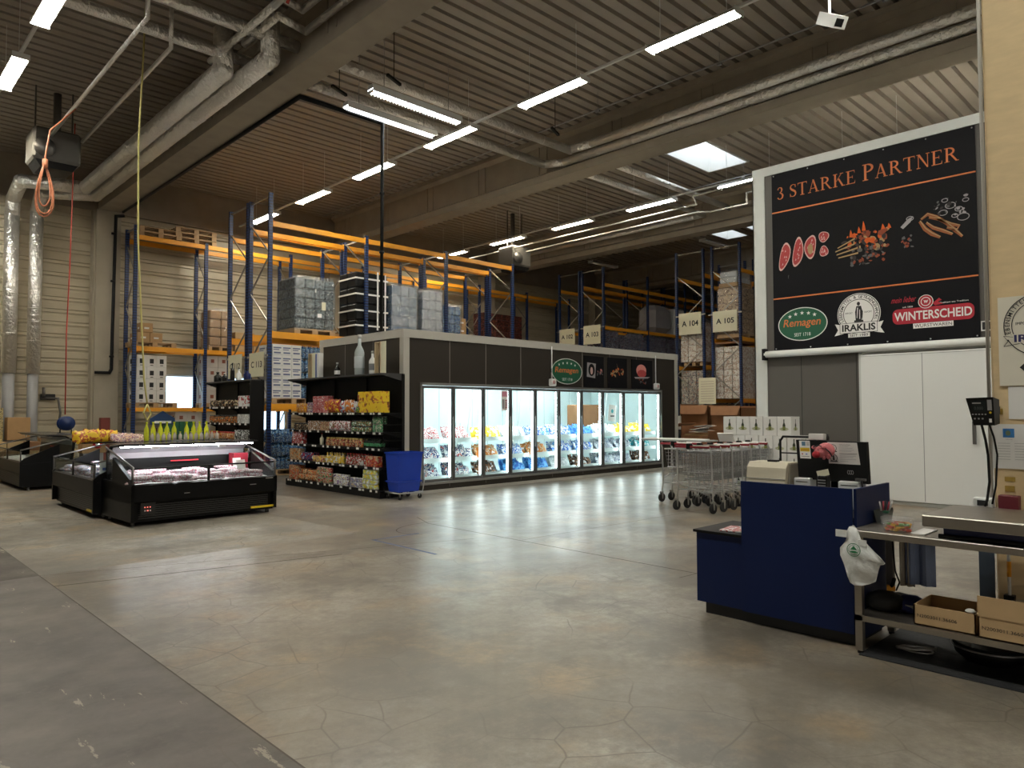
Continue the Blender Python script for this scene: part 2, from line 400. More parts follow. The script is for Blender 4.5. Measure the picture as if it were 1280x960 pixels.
def serif_glyph(c):
    t, T = 0.05, 0.14
    foot = lambda x, w=.3: R_(x-w/2, 0, x+w/2, t)
    head = lambda x, w=.3: R_(x-w/2, 1-t, x+w/2, 1)
    if c == 'T': return [R_(0,1-t,.78,1), [(0,1),(0,.78),(.05,.95)], [(.78,1),(.73,.95),(.78,.78)], R_(.32,0,.46,1), foot(.39,.34)], .78
    if c == 'A': return [par(.12,0,.42,1,t), par(.74,0,.42,1,T), R_(.2,.3,.64,.345), foot(.12,.24), foot(.76,.32)], .92
    bowl = arcp(.24, .745, .36, .23, 90, -90, 12, t, T)
    if c == 'P': return [R_(.1,0,.24,1), head(.14,.28), foot(.17,.34)] + stroke(*bowl), .66
    if c == 'R': return [R_(.1,0,.24,1), head(.14,.28), foot(.17,.34), par(.80,0,.42,.52,T), foot(.84,.18)] + stroke(*bowl), .92
    if c == 'K': return [R_(.1,0,.24,1), head(.17,.34), foot(.17,.34), par(.24,.4,.68,1,t), par(.76,0,.42,.62,T), head(.68,.26), foot(.80,.28)], .92
    if c == 'E': return [R_(.1,0,.24,1), R_(0,1-t,.66,1), R_(0,0,.68,t), R_(.24,.48,.5,.53), [(.66,1),(.61,.95),(.66,.76)], [(.68,0),(.7,.26),(.62,.05)], R_(.48,.4,.51,.61)], .74
    if c == 'N': return [R_(.12,0,.17,1), R_(.74,0,.79,1), [(.08,1),(.24,1),(.79,.04),(.79,0),(.72,0)], foot(.145,.26), head(.78,.26), head(.12,.2)], .92
    if c == 'S':
        P = [(.52,.80),(.5,.9),(.42,.965),(.3,.975),(.17,.93),(.11,.82),(.12,.7),(.2,.6),(.34,.51),(.47,.42),(.54,.3),(.52,.15),(.42,.05),(.28,.025),(.14,.07),(.08,.2)]
        Wd = [t,t,t,t,.08,.1,.13,.15,.16,.15,.13,.1,.08,t,t,t]
        return stroke(P, Wd) + [R_(.5,.72,.54,.98), R_(.06,.02,.1,.28)], .62
    if c == '3':
        P = [(.12,.80),(.16,.93),(.28,.975),(.42,.93),(.47,.78),(.42,.62),(.28,.545)]
        Q = [(.28,.53),(.45,.46),(.54,.3),(.5,.12),(.36,.025),(.2,.04),(.1,.17)]
        return stroke(P, [.1,t,t,.1,.13,.1,t]) + stroke(Q, [t,.1,.15,.13,.06,t,.12]), .6
    return [], .4
class Art:
    """flat print on a board: origin, right vector, up vector"""
    def __init__(s, o, ux, uy, step=0.0015):
        s.o = Vector(o); s.ux = Vector(ux).normalized(); s.uy = Vector(uy).normalized(); s.n = s.ux.cross(s.uy); s.mb = MB(); s.mats = []; s.step = step; s.lay = 1
    def m(s, mt):
        if mt not in s.mats: s.mats.append(mt)
        s.mb.m = s.mats.index(mt)
    def P(s, x, y): return s.o + s.ux*x + s.uy*y + s.n*s.step*s.lay
    def poly(s, pts, mt, lay=None):
        if lay is not None: s.lay = lay
        s.m(mt); s.mb.add([s.P(*p) for p in pts], [tuple(range(len(pts)))]); return s
    def rect(s, x0, y0, x1, y1, mt, lay=None): return s.poly(R_(x0,y0,x1,y1), mt, lay)
    def ell(s, cx, cy, rx, ry, mt, lay=None, n=36): return s.poly([(cx+rx*math.cos(2*math.pi*i/n), cy+ry*math.sin(2*math.pi*i/n)) for i in range(n)], mt, lay)
    def ring(s, cx, cy, rx, ry, w, mt, lay=None, n=48, a0=0, a1=360):
        if lay is not None: s.lay = lay
        s.m(mt); vs = []; fs = []
        for i in range(n+1):
            a = math.radians(a0+(a1-a0)*i/n)
            vs += [s.P(cx+(rx-w)*math.cos(a), cy+(ry-w)*math.sin(a)), s.P(cx+rx*math.cos(a), cy+ry*math.sin(a))]
        for i in range(n): fs.append((2*i, 2*i+1, 2*i+3, 2*i+2))
        s.mb.add(vs, fs); return s
    def polys(s, L, mt, lay=None):
        for p in L: s.poly(p, mt, lay)
        return s
    def star(s, cx, cy, r, mt, lay=None):
        return s.poly([(cx+(r if i % 2 == 0 else r*.42)*math.sin(math.pi*i/5), cy+(r if i % 2 == 0 else r*.42)*math.cos(math.pi*i/5)) for i in range(10)], mt, lay)
    def text(s, t, x, y, h, mt, w=None, lay=None, shear=0, bold=0.0, rot=0, center=False):
        if lay is not None: s.lay = lay
        vs, fs, tw, th = text_polys(t, bold); s.m(mt); ky = h/th; kx = (w/tw) if w else ky
        ca, sa = math.cos(rot), math.sin(rot); ox = -tw*kx/2 if center else 0; out = []
        for (a, b) in vs:
            X = a*kx + ox + shear*b*ky; Y = b*ky; out.append(s.P(x+X*ca-Y*sa, y+X*sa+Y*ca))
        s.mb.add(out, fs); return s
    def arctext(s, t, cx, cy, r, h, mt, a0, a1, lay=None, bold=0.0):
        """letters set round a circle, a0..a1 degrees clockwise"""
        k = len(t)
        for i, ch in enumerate(t):
            if ch == ' ': continue
            a = math.radians(a0 + (a1-a0)*(i+.5)/k); rot = a - math.pi/2 if a0 > a1 else a + math.pi/2
            rr = r if a0 > a1 else r + h
            s.text(ch, cx+rr*math.cos(a), cy+rr*math.sin(a), h, mt, lay=lay, rot=rot, center=True, bold=bold)
        return s
    def serif(s, t, x, y, h, w, mt, lay=None, big=()):
        if lay is not None: s.lay = lay
        items = []; cx = 0
        for i, ch in enumerate(t):
            if ch == ' ': cx += .42; continue
            g, gw = serif_glyph(ch); k = 1.22 if i in big else 1.0
            items.append((g, cx, k)); cx += (gw+.1)*k
        kx = w/cx
        for g, gx, k in items:
            for p in g: s.poly([(x+(gx+a*k)*kx, y+b*k*h) for a, b in p], mt)
        return s
    def build(s, name, parent, world=True, label=None): return part(name, s.mb, s.mats, parent, world, label)
NX = ((0,-1,0), (0,0,1))      # board facing -X: right, up
NY = ((1,0,0), (0,0,1))       # board facing -Y

# ================================================================== THE HALL
XL, XR, YB, YW = -9.0, 42.0, -10.0, 23.6
ZD = 8.7                                       # underside of the roof deck
struct('floor', MB().box(XL, XR, YB, YW, -0.2, 0.0), M_FLOOR)
M_JOINT = mat('floor_joint_tar', (0.09, 0.075, 0.06), 0.8, var=0.3)
# saw-cut joints and worn lines in the slab
j = MB()
for (a, b, w) in (((1.62,-10),(1.62,23.5),.01), ((6.05,-10),(6.35,8.3),.018), ((6.35,8.3),(6.6,8.9),.012), ((1.62,8.35),(6.0,6.9),.010), ((1.62,7.75),(4.3,7.2),.022),
                  ((1.62,14.86),(3.4,11.2),.012), ((6.0,3.9),(9.6,3.6),.012), ((6.35,6.4),(13.3,6.2),.010)):
    d = Vector((b[0]-a[0], b[1]-a[1], 0)).normalized(); n = Vector((-d.y, d.x, 0))*w/2; A = Vector((*a,0)); B = Vector((*b,0))
    j.add([A-n+Vector((0,0,.0012)), B-n+Vector((0,0,.0012)), B+n+Vector((0,0,.0012)), A+n+Vector((0,0,.0012))], [(0,1,2,3)])
ring = [(6.35+.75*math.cos(t*.15), 7.9+.5*math.sin(t*.15)) for t in range(8, 26)]
for p in stroke(ring, [.014]*len(ring)): j.add([(x,y,.0012) for x,y in p], [(0,1,2,3)])
struct('trim_1', j, M_JOINT)
M_TAPE = mat('faded_blue_tape', (0.06, 0.09, 0.2), 0.6, var=0.4, scale=20)
t = MB()
for (x0,x1,y0,y1) in ((5.03,5.065,6.45,7.75), (5.03,5.75,7.7,7.735)): t.box(x0,x1,y0,y1,0,.0015)
single('floor_tape', 'faded blue tape corner stuck on the concrete floor in front of the freezer doors', 'floor marking', t, M_TAPE)

# roof deck: ribs along X, with openings for skylights
PITCH = 0.30
SKYL = [(16.7, 18.9, 33, 37), (24.9, 26.9, 42, 45), (24.9, 26.9, 47, 50), (0.9, 3.1, 8, 12), (8.7, 10.9, -6, -2), (16.7, 18.9, -6, -2), (0.9, 3.1, -16, -12), (8.7, 10.9, -20, -16), (24.2, 26.4, 12, 16), (31, 33, 20, 24)]   # x0, x1, rib index range; all after the third unseen, added for daylight
deck = MB(); k0, k1 = int(YB/PITCH), int(YW/PITCH)+1
for k in range(k0, k1):
    y = k*PITCH; prof = [(0, .0), (.205, .0), (.225, .10), (.28, .10), (.30, .0)]
    holes = sorted((a, b) for a, b, i0, i1 in SKYL if i0 <= k < i1)
    xs = XL; segs = []
    for a, b in holes: segs.append((xs, a)); xs = b
    segs.append((xs, XR))
    for (a, b) in segs:
        vs = []; fs = []
        for (dy, dz) in prof: vs += [(a, y+dy, ZD+dz), (b, y+dy, ZD+dz)]
        for i in range(len(prof)-1): fs.append((2*i, 2*i+1, 2*i+3, 2*i+2))
        deck.add(vs, fs)
struct('ceiling', deck, M_DECK)
M_SKY = emitter('skylight_dome', (0.86, 0.93, 1.0), SKY)
for (a, b, i0, i1) in SKYL:
    y0, y1 = i0*PITCH, i1*PITCH
    s = MB()
    for bx in ((a-.06,a,y0-.06,y1+.06),(b,b+.06,y0-.06,y1+.06),(a,b,y0-.06,y0),(a,b,y1,y1+.06)): s.box(*bx, ZD-.02, ZD+.75)
    s.mt(1).box(a-.05, b+.05, y0-.05, y1+.05, ZD+.75, ZD+.8); s.mt(0)
    s.box((a+b)/2-.03, (a+b)/2+.03, y0, y1, ZD+.68, ZD+.745)
    sk = struct('window_1', s, [M_WHITE, M_SKY])
roof = MB(); roof.box(XL, XR, YB, YW, ZD+.95, ZD+1.0)
struct('ceiling_backing', roof, M_DECK)  # unseen sheet added over the deck against light leaks

# walls: horizontal ribbed cladding on the rear wall, dark fascia above
def ribs(y, x0, x1, z0, z1, zs=.0):
    w = MB(); z = z0; vs = []; fs = []; prof = []
    while z < z1:
        for dz, dy in ((0,0),(.17,0),(.18,.05),(.235,.05),(.245,0),(.29,0),(.30,.04),(.335,.04),(.35,0)):
            if z+dz <= z1: prof.append((z+dz, y+dy))
        z += .35
    prof.append((z1, y))
    for (zz, yy) in prof: vs += [(x0, yy, zz), (x1, yy, zz)]
    for i in range(len(prof)-1): fs.append((2*i, 2*i+1, 2*i+3, 2*i+2))
    return w.add(vs, fs)
w = ribs(YW, XL, XR, 0, 7.55); w.box(XL, XR, YW+.055, YW+.25, 0, 7.55)
struct('wall_rear', w, M_WALL)
struct('wall_rear_fascia', MB().box(XL, XR, YW-.12, YW+.25, 7.55, ZD+.14).box(XL, XR, YW-.2, YW-.12, 7.5, 7.62), M_CONC)
M_WDARK = mat('plain_wall_paint', (0.36, 0.33, 0.28), 0.7)
struct('wall_left', MB().box(XL-.25, XL, YB, YW+.2, 0, ZD+.9), M_WDARK)
struct('wall_right', MB().box(XR, XR+.25, YB, YW+.2, 0, ZD+.9), M_WDARK)
struct('wall_front', MB().box(XL, XR, YB-.25, YB, 0, ZD+.9), M_WDARK)
# low strip windows in the rear wall, bright daylight
M_WIN = emitter('daylit_window', (0.55, 0.78, 1.0), 2.2)
for i, (x0, x1, z0, z1) in enumerate(((7.75, 8.72, 1.70, 2.72), (9.3, 10.3, 1.7, 2.72), (10.95, 11.75, 1.0, 1.65), (-2.5, -.9, 1.6, 2.8))):
    s = MB(); s.box(x0-.06,x0,YW-.05,YW-.01,z0-.06,z1+.06).box(x1,x1+.06,YW-.05,YW-.01,z0-.06,z1+.06).box(x0,x1,YW-.05,YW-.01,z0-.06,z0).box(x0,x1,YW-.05,YW-.01,z1,z1+.06)
    s.mt(1).box(x0, x1, YW-.03, YW-.012, z0, z1)
    struct('window_%d' % (i+2), s, [M_WHITE, M_WIN])
# unseen glowing gate added behind the viewer as daylight fill
for i, (x0, x1) in enumerate(((-6, -2.4),)):
    s = MB()
    for k in range(5): s.box(x0+k*(x1-x0)/4-.04, x0+k*(x1-x0)/4+.04, YB, YB+.06, .9, 4.2)
    for z in (.9, 2.0, 3.1, 4.16): s.box(x0, x1, YB, YB+.06, z, z+.06)
    s.mt(1).box(x0, x1, YB+.005, YB+.02, .9, 4.2)
    struct('window_%d' % (i+6), s, [M_ALUD, emitter('fill_window', (1.0, .93, .82), 4)])

# concrete girders along Y, I-shaped, with stiffener ribs on the web
for i, xb in enumerate((-1.45, 6.05, 13.6, 21.1, 28.6)):
    g = MB()
    pr = [(-.28,7.5),(.28,7.5),(.28,7.68),(.11,7.78),(.11,8.5),(.24,8.58),(.24,8.7),(-.24,8.7),(-.24,8.58),(-.11,8.5),(-.11,7.78),(-.28,7.68)]
    g.prism([(xb+a, z) for a, z in pr], 'y', YB, YW-.35)
    y = -9
    while y < YW-1:
        for q in (0, .28): g.box(xb-.135, xb+.135, y+q, y+q+.03, 7.76, 8.52)
        y += 2.4
    struct('ceiling_girder_%s' % 'abcde'[i], g, M_CONC)
    c = MB(); c.box(xb-.32, xb+.32, YW-.42, YW-.0, 0, 7.5)
    if i in (0, 1, 2): c.box(xb-.37, xb-.32, YW-.3, YW, 0, 7.5)
    struct('wall_column_%s' % 'abcde'[i], c, M_COLM)
# pillar standing near the till, under the first girder, with daylit foot plates
struct('wall_pillar', MB().bbox(5.80, 6.32, .2, 1.262, 0, 7.5, .012), M_PILL)

# ------------------------------------------------------------------ ceiling lights
def lamp_proto(cool, lit=True):
    em = (emitter('tube_light_cool', (1.0, 0.97, 0.86), LAMP) if cool else emitter('tube_light_warm', (1.0, 0.88, 0.66), LAMP)) if lit else M_WHITE
    t = thing('ceiling_light', 'x', 'ceiling light')
    part('housing', MB().prism([(-.05,.0),(.05,.0),(.13,-.07),(.12,-.075),(.04,-.02),(-.04,-.02),(-.12,-.075),(-.13,-.07)], 'y', -.81, .81).box(-.13,.13,-.815,-.80,-.1,.0).box(-.13,.13,.80,.815,-.1,.0), M_WHITE, t)
    d = MB()
    for x in (-.07, .07): d.tube([(x,-.79,-.065),(x,.79,-.065)], .022, 8)
    d.prism([(-.1,-.05),(.1,-.05),(.115,-.068),(-.115,-.068)], 'y', -.79, .79)
    part('tube', d, em, t)
    return Proto(t)
LPC, LPW, LPU = lamp_proto(True), lamp_proto(False), lamp_proto(True, False)
RAILS = ((2.35, 'above the black meat chests'), (9.85, 'above the open floor'), (17.35, 'beyond the big girder'), (24.85, ''))
ORD = ['first', 'second', 'third', 'fourth', 'fifth', 'sixth', 'seventh', 'eighth', 'ninth', 'tenth']
for r, (x, where) in enumerate(RAILS[:3]):
    mb = MB(); mb.box(x-.025, x+.025, YB+1, 23.0, 7.66, 7.70)
    for k in range(-5, 6):
        yy = 6.05+3.02*k
        for q in (-.6, .6): mb.bar((x, yy+q, 7.7), (x, yy+q, ZD+.02), .008)
    single('light_rail', 'thin suspended light rail ' + where, 'light rail', mb, M_WHITE)
    n = 0
    for k in range(-5, 6):
        y = 6.05+3.02*k
        if y < -3 and k % 2: continue
        n += 1
        warm = (r == 1 and k in (2, 4)) or (r == 2 and k in (3, 4, 5)) or (r == 0 and k == 4)
        d = 23-y
        seen = {0: (2, 3, 4, 5), 1: (0, 1, 2, 3, 4, 5), 2: (1, 2, 3, 4, 5)}[r]
        if k in seen:
            lab = '%s ceiling light, %s from the rear wall on the rail %s' % ('warm' if warm else 'cool', ORD[5-k], where)
            (LPW if warm else LPC)((x, y, 7.66), 0, lab)
        else:
            (LPW if warm else LPC)((x, y, 7.66), 0, 'lit fluorescent ceiling light on the rail %s, outside the picture' % where, 'further ceiling lights')
for i, (y, z) in enumerate(((13.3, 7.62), (18.35, 7.62))):
    LPU((22.95, y, z), math.pi/2, ('unlit ceiling light over the tall racks beside the grey cold store', 'unlit ceiling light in the dim aisle above the beverage trays')[i])
# two louvred strips that run crosswise beside the ducts
for i, (y, x0, x1) in enumerate(((11.25, 7.25, 9.4), (12.2, 7.3, 9.5))):
    t = thing('ceiling_light', ('white louvred strip light running crosswise between the two ceiling ducts', 'bright strip light running crosswise under the ceiling duct nearer the racks')[i], 'ceiling light', (x0, y, 7.6))
    part('housing', MB().box(x0, x1, y-.09, y+.09, 7.58, 7.66).box(x0, x1, y-.1, y-.085, 7.53, 7.6).box(x0, x1, y+.085, y+.1, 7.53, 7.6), M_WHITE, t, True)
    part('tube', MB().box(x0+.03, x1-.03, y-.08, y+.08, 7.555, 7.575), emitter('strip_light', (.93, .97, 1), LAMP*.35), t, True)
    if i == 0:
        g = MB(); q = x0
        while q < x1: g.box(q, q+.012, y-.085, y+.085, 7.5, 7.555); q += .07
        part('louvre', g, M_WHITE, t, True)
    part('hanger', MB().bar((x0+.3, y, 7.66), (x0+.3, y, ZD), .01).bar((x1-.3, y, 7.66), (x1-.3, y, ZD), .01), M_ALU, t, True)

# ------------------------------------------------------------------ foil-wrapped ducts
def duct(label, pts, r, rings=1.1, name='air_duct', n=14, m=M_DUCT):
    mb = MB()
    for a, b in zip(pts, pts[1:]): mb.tube([a, b], r, n)
    for p in pts[1:-1]: mb.smooth = True; mb.lathe([(r*1.03*math.cos(q*math.pi/12), r*1.03*math.sin(q*math.pi/12)) for q in range(-6, 7)], p, n); mb.smooth = False
    for a, b in zip(pts, pts[1:]):
        a = Vector(a); b = Vector(b); L = (b-a).length; k = int(L/rings)
        for i in range(1, k+1):
            p = a+(b-a)*(i/(k+1)); d = (b-a).normalized(); mb.tube([p-d*.015, p+d*.015], r*1.045, n, caps=True)
    return single(name, label, 'duct', mb, m)
duct('silver foil duct crossing the roof bay to the upper ledge of the big girder', [(6.18,11.5,7.98),(13.12,11.5,7.98),(13.12,11.5,8.0),(13.18,10.9,8.0),(13.18,-6,8.0)], .10)
duct('silver foil duct nearer the racks, turning onto the lower ledge of the big girder', [(6.18,12.5,7.92),(13.28,12.5,7.92),(13.36,11.9,7.84),(13.36,-6,7.84)], .10)
duct('foil duct ending at the near girder, above the black chests, first from the heater', [(-1.1,12.5,7.92),(5.92,12.5,7.92)], .10)
duct('foil duct at the top of the picture ending at the near girder', [(-1.1,11.5,7.98),(5.92,11.5,7.98)], .10)
duct('fat foil duct running back to the rear wall, standing away from the girder', [(5.02,12.5,8.35),(5.02,12.5,7.62),(5.02,21.5,7.58),(3.66,21.9,7.55),(3.66,22.9,7.3),(3.66,23.0,6.9),(3.66,23.0,2.65)], .17)
duct('fat foil duct hugging the concrete girder and running back to the rear wall', [(5.42,11.5,8.35),(5.42,11.5,7.62),(5.42,22.1,7.58),(4.22,22.5,7.5),(4.22,23.0,7.1),(4.22,23.05,2.65)], .16)
duct('thin foil pipe with a stepped bend, running up over the ducts beside the girder', [(4.95,12.9,7.9),(5.0,10.5,7.95),(5.0,8.0,7.95)], .06, .7)
duct('thin foil pipe zigzagging along the concrete girder at the top', [(5.21,12.07,8.0),(5.23,10.82,8.0),(5.78,10.95,8.0),(5.78,6.0,8.0)], .06, .7)
duct('slim foil pipe on the far face of the girder end bend', [(5.03,10.46,8.12),(5.53,10.59,8.12),(5.56,7.4,8.12)], .055, .7)
duct('lower grey plastic standpipe below the foil duct at the edge of the picture', [(3.66,23.0,2.65),(3.66,23.0,.02)], .14, 9, 'standpipe', 14, M_GREYP)
duct('lower grey plastic standpipe below the foil duct nearer the concrete column', [(4.22,23.05,2.65),(4.22,23.05,.02)], .13, 9, 'standpipe', 14, M_GREYP)
duct('bright foil pipe beyond the girder, crossing toward the skylight', [(14.3,11.35,7.97),(20.5,11.35,7.97),(20.5,4,7.97)], .09)
duct('foil pipe beyond the girder, nearer the racks', [(14.3,12.3,7.95),(20.6,12.3,7.95),(20.6,20.5,7.95)], .08)
duct('thin white pipe rising beside the lit lamp behind the girder', [(17.4,20.5,7.3),(17.36,11.0,7.3),(17.36,10.6,7.3),(17.2,10.6,7.5),(17.12,5.0,7.5)], .022, 9, 'water_pipe', 8, M_TRIM)
duct('second thin white pipe looping beside the lit lamp behind the girder', [(17.95,18.5,7.25),(17.9,10.9,7.25),(18.3,10.75,7.3),(18.3,9.6,7.3),(18.3,9.6,7.6),(18.3,4.0,7.6)], .022, 9, 'water_pipe', 8, M_TRIM)
for i, (x, y0, y1, zt) in enumerate(((3.5, 11.6, 17.95, 8.5), (4.08, 12.3, 17.8, 8.0))):
    duct(('long thin foil pipe ending in a downward elbow, reaching toward the unit heater', 'shorter thin foil pipe ending in a downward elbow')[i], [(x,y0,ZD-.01),(x,y0,7.62),(x,y1,7.55)], .036, 9, 'water_pipe', 8, M_DUCT)
# thin cross wires along the deck
for i, (x, z) in enumerate(((12.35, 8.3), (15.7, 8.45), (18.9, 8.3))):
    mb = MB(); mb.tube([(x,YB+.5,z),(x,22,z)], .018, 6)
    for y in range(-8, 22, 3): mb.bar((x,y,z),(x,y,ZD-.001), .008); mb.obox((x,y,z-.03), (.05,.1,.05))
    single('cable_conduit', 'thin conduit clipped under the roof deck ' + ('just before the big girder', 'just beyond the big girder', 'over the framed picture wall')[i], 'conduit', mb, M_GREYP)
for i, (x, y) in enumerate(((7.1,12.1),(7.6,11.0),(11.6,10.6))):
    mb = MB(); mb.bar((x,y,7.75),(x,y,ZD), .01).obox((x,y,7.78), (.45,.05,.05), rz=.4)
    single('duct_hanger', 'black hanger bracket holding the foil ducts ' + ('nearest the concrete girder','above the louvred strip light','between the two lit lamps')[i], 'bracket', mb, M_BLACK)
# black cable pipe: along the girder, across, and down to the freezer room roof
mb = MB(); mb.tube([(6.34,22.9,7.46),(6.34,12.2,7.46),(8.15,12.2,7.46),(8.15,12.2,6.2),(8.15,12.2,3.21)], .035, 8)
for z in (3.6, 4.8, 6.0): mb.tube([(8.15,12.2,z),(8.15,12.2,z+.04)], .05, 8)
single('cable_pipe', 'black cable pipe following the girder, then dropping straight down to the freezer room roof', 'pipe', mb, M_BLACK)
mb = MB(); mb.tube([(6.42,23.09,7.4),(6.2,23.09,7.35),(6.15,23.09,2.85),(6.1,23.09,2.75),(5.72,23.09,2.75)], .045, 8)
for z in (3.2, 5.4, 6.8): mb.tube([(6.15,23.09,z),(6.15,23.09,z+.05)], .065, 8)
single('cable_pipe', 'black cable pipe running down the concrete column and bending at its foot', 'pipe', mb, M_BLACK)
# unit heaters under the roof
def heater(name_lab, x, y, z):
    t = thing('unit_heater', name_lab, 'heater', (x, y, z))
    part('body', MB().bbox(x-.45,x+.45,y-.4,y+.4,z-.35,z+.35,.05), mat('heater_grey', (.11,.105,.095), .5), t, True)
    part('air_grille', MB().prism([(x-.4,z-.35),(x+.4,z-.35),(x+.3,z-.5),(x-.3,z-.5)], 'y', y-.35, y+.35), M_BLACK, t, True)
    part('fan_ring', MB().tube([(x-.25,y-.47,z-.1),(x-.25,y-.4,z-.1)], .2, 18), M_ALUD, t, True)
    part('hanger', MB().bar((x-.35,y,z+.35),(x-.35,y,ZD),.03).bar((x+.35,y,z+.35),(x+.35,y,ZD),.03), M_ALUD, t, True)
    part('flue', MB().tube([(x+.1,y+.2,z+.3),(x+.1,y+.2,ZD)], .08, 10), M_ALUD, t, True)
heater('grey unit heater hung from the roof behind the coiled orange cable', 3.62, 18.2, 7.35)
heater('grey unit heater hung from the roof beyond the freezer room, under a lit lamp', 17.75, 18.2, 7.05)

# ------------------------------------------------------------------ hanging cables on the chest side
M_YC = mat('yellow_hose', (0.62, 0.55, 0.2), 0.5); M_OC = mat('orange_cable', (0.55, 0.2, 0.1), 0.5); M_RC = mat('red_cable', (0.55, 0.06, 0.04), 0.5)
pts = [(3.98,13.3,8.69),(4.02,13.55,7.6),(4.05,13.8,6.5),(4.13,14,4.72),(4.2,14,3.4),(4.27,14,2.2),(4.33,14,1.75)]
mb = MB(); mb.tube(pts, .016, 8); mb.tube([(4.33,14,1.75),(4.27,14,1.6),(4.33,14,1.45),(4.40,14,1.58),(4.33,14,1.75)], .014, 8)
single('air_hose', 'long yellow air hose hanging from the roof with a loop at its end', 'hose', mb, M_YC)
t = thing('cable_reel', 'blue cable reel hanging on a long red cable before the ribbed rear wall', 'cable reel', (4.36, 20, 1.35))
part('cable', MB().tube([(4.42,20,8.72),(4.40,20,7.2),(4.37,20,5.0),(4.33,20,3.5),(4.34,20,1.55)], .014, 8), M_RC, t, True)
part('drum', MB().tube([(4.36,19.86,1.34),(4.36,19.9,1.34)], .17, 20).tube([(4.36,20.1,1.34),(4.36,20.14,1.34)], .17, 20).tube([(4.36,19.9,1.34),(4.36,20.1,1.34)], .1, 16), mat('dark_blue_plastic', (.01,.03,.12), .4), t, True)
part('handle', MB().tube([(4.24,20,1.2),(4.24,20,1.08),(4.48,20,1.08),(4.48,20,1.2)], .015, 6), M_BLACK, t, True)
mb = MB()
for k, (w, h, ph) in enumerate(((.17,.95,0),(.12,.8,.5),(.2,1.0,.9))):
    P = []
    for i in range(21):
        a = 2*math.pi*i/20; hh = (1-math.cos(a))/2
        P.append((3.05+w*math.sin(a)*(0.35+hh*.65), 16+.04*math.sin(a*2+ph), 6.35-h*hh))
    mb.tube(P, .015, 6, caps=False)
mb.tube([(3.05,16,6.3),(3.05,16,6.5),(3.1,15.9,7.0),(3.5,15.8,7.5)], .015, 6).tube([(3.05,16,6.28),(3.05,16,6.45)], .05, 8)
single('cable_coil', 'coiled orange cable hanging in a long loop below the unit heater', 'cable', mb, M_OC)
t = thing('ceiling_sensor', 'white box-shaped camera hanging from the roof above the big girder', 'camera', (9.9, 3.9, 6.95))
part('body', MB().obox((9.9,3.9,6.95), (.18,.42,.16), rz=-.5, rx=.6), M_WHITE, t, True)
part('mount', MB().bar((9.95,3.95,7.02),(9.98,3.97,ZD),.03), M_WHITE, t, True)
part('lens', MB().obox((9.80,3.77,6.83), (.12,.02,.1), rz=-.5, rx=.6), M_BLACK, t, True)
# reel of red hose high on the ceiling duct
single('cable_end', 'short red cable end hanging over the foil pipes at the top', 'cable', MB().tube([(5.0,9.9,8.2),(5.03,10.0,7.95),(5.0,10.05,7.8)], .025, 6), M_RC)

# ================================================================== FREEZER ROOM with nine glass doors
AX0, AX1, AY0, AY1, AZ = 8.07, 17.42, 11.32, 14.49, 3.19
DX0, DX1, DZ0, DZ1 = 8.50, 16.60, .21, 2.12
M_LED = emitter('freezer_led', (0.88, 0.98, 1.0), 20)
cold = thing('freezer_room', 'long dark brown freezer room with pale trims and a row of nine lit glass doors', 'freezer room', (AX0, AY0, 0))
f = MB()
f.box(AX0, DX0, AY0, AY0+.1, .05, 3.03).box(DX1, AX1, AY0, AY0+.1, .05, 3.03).box(DX0, DX1, AY0, AY0+.1, DZ1, 3.03).box(DX0, DX1, AY0, AY0+.1, .05, DZ0)
f.mt(1)
for x in (9.2, 10.18, 11.22, 12.24, 13.32, 14.38, 15.5): f.box(x-.008, x+.008, AY0-.003, AY0, DZ1+.05, 3.03)
for x in (9.2, 10.18, 11.22, 12.24, 13.32, 14.38, 15.5): f.box(x-.004, x+.004, AY0-.003, AY0, .1, DZ0)
part('front_wall', f, [M_DARK, M_SEAM], cold, True)
f = MB(); f.box(AX0, AX0+.1, AY0+.1, AY1, .05, 3.03); f.mt(1)
for y in (12.38, 13.44): f.box(AX0-.003, AX0, y-.006, y+.006, .05, 3.03)
part('side_wall', f, [M_DARK, M_SEAM], cold, True)
part('rear_wall', MB().box(AX0, AX1, AY1-.1, AY1, 0, 3.03).box(AX1-.1, AX1, AY0+.1, AY1-.1, 0, 3.03), M_DARK, cold, True)
part('roof', MB().box(AX0, AX1, AY0, AY1, 3.03, 3.16), M_TRIM, cold, True)
tr = MB()
tr.box(AX0-.015, AX1+.015, AY0-.02, AY0+.15, 3.03, AZ).box(AX0-.02, AX0+.15, AY0, AY1, 3.03, AZ)
tr.box(AX0-.015, AX0+.125, AY0-.012, AY0, 0.03, 3.03).box(AX0-.012, AX0, AY0, AY0+.12, .03, 3.03)
tr.box(AX1-.14, AX1+.01, AY0-.012, AY0, 0.03, 3.03).box(AX0-.012, AX0, AY1-.14, AY1, .03, 3.03)
tr.box(AX0, AX1, AY0-.02, AY0, 0, .06)
part('trim', tr, M_TRIM, cold, True)
ln = MB(); ln.box(AX0+.1, AX1-.1, AY1-.14, AY1-.1, 0, 3.0).box(AX0+.1, AX0+.13, AY0+.1, AY1-.1, 0, 3).box(AX1-.13, AX1-.1, AY0+.1, AY1-.1, 0, 3).box(AX0+.1, AX1-.1, AY0+.1, AY1-.1, 2.72, 2.76).box(AX0+.1, AX1-.1, AY0+.1, AY1-.1, .04, .08)
ln.mt(1)
x = AX0+.5
while x < AX1-.2: ln.box(x-.006, x+.006, AY1-.143, AY1-.14, .1, 2.7); x += .55
part('lining', ln, [M_LINER, mat('liner_seam', (.3,.36,.37), .6)], cold, True)
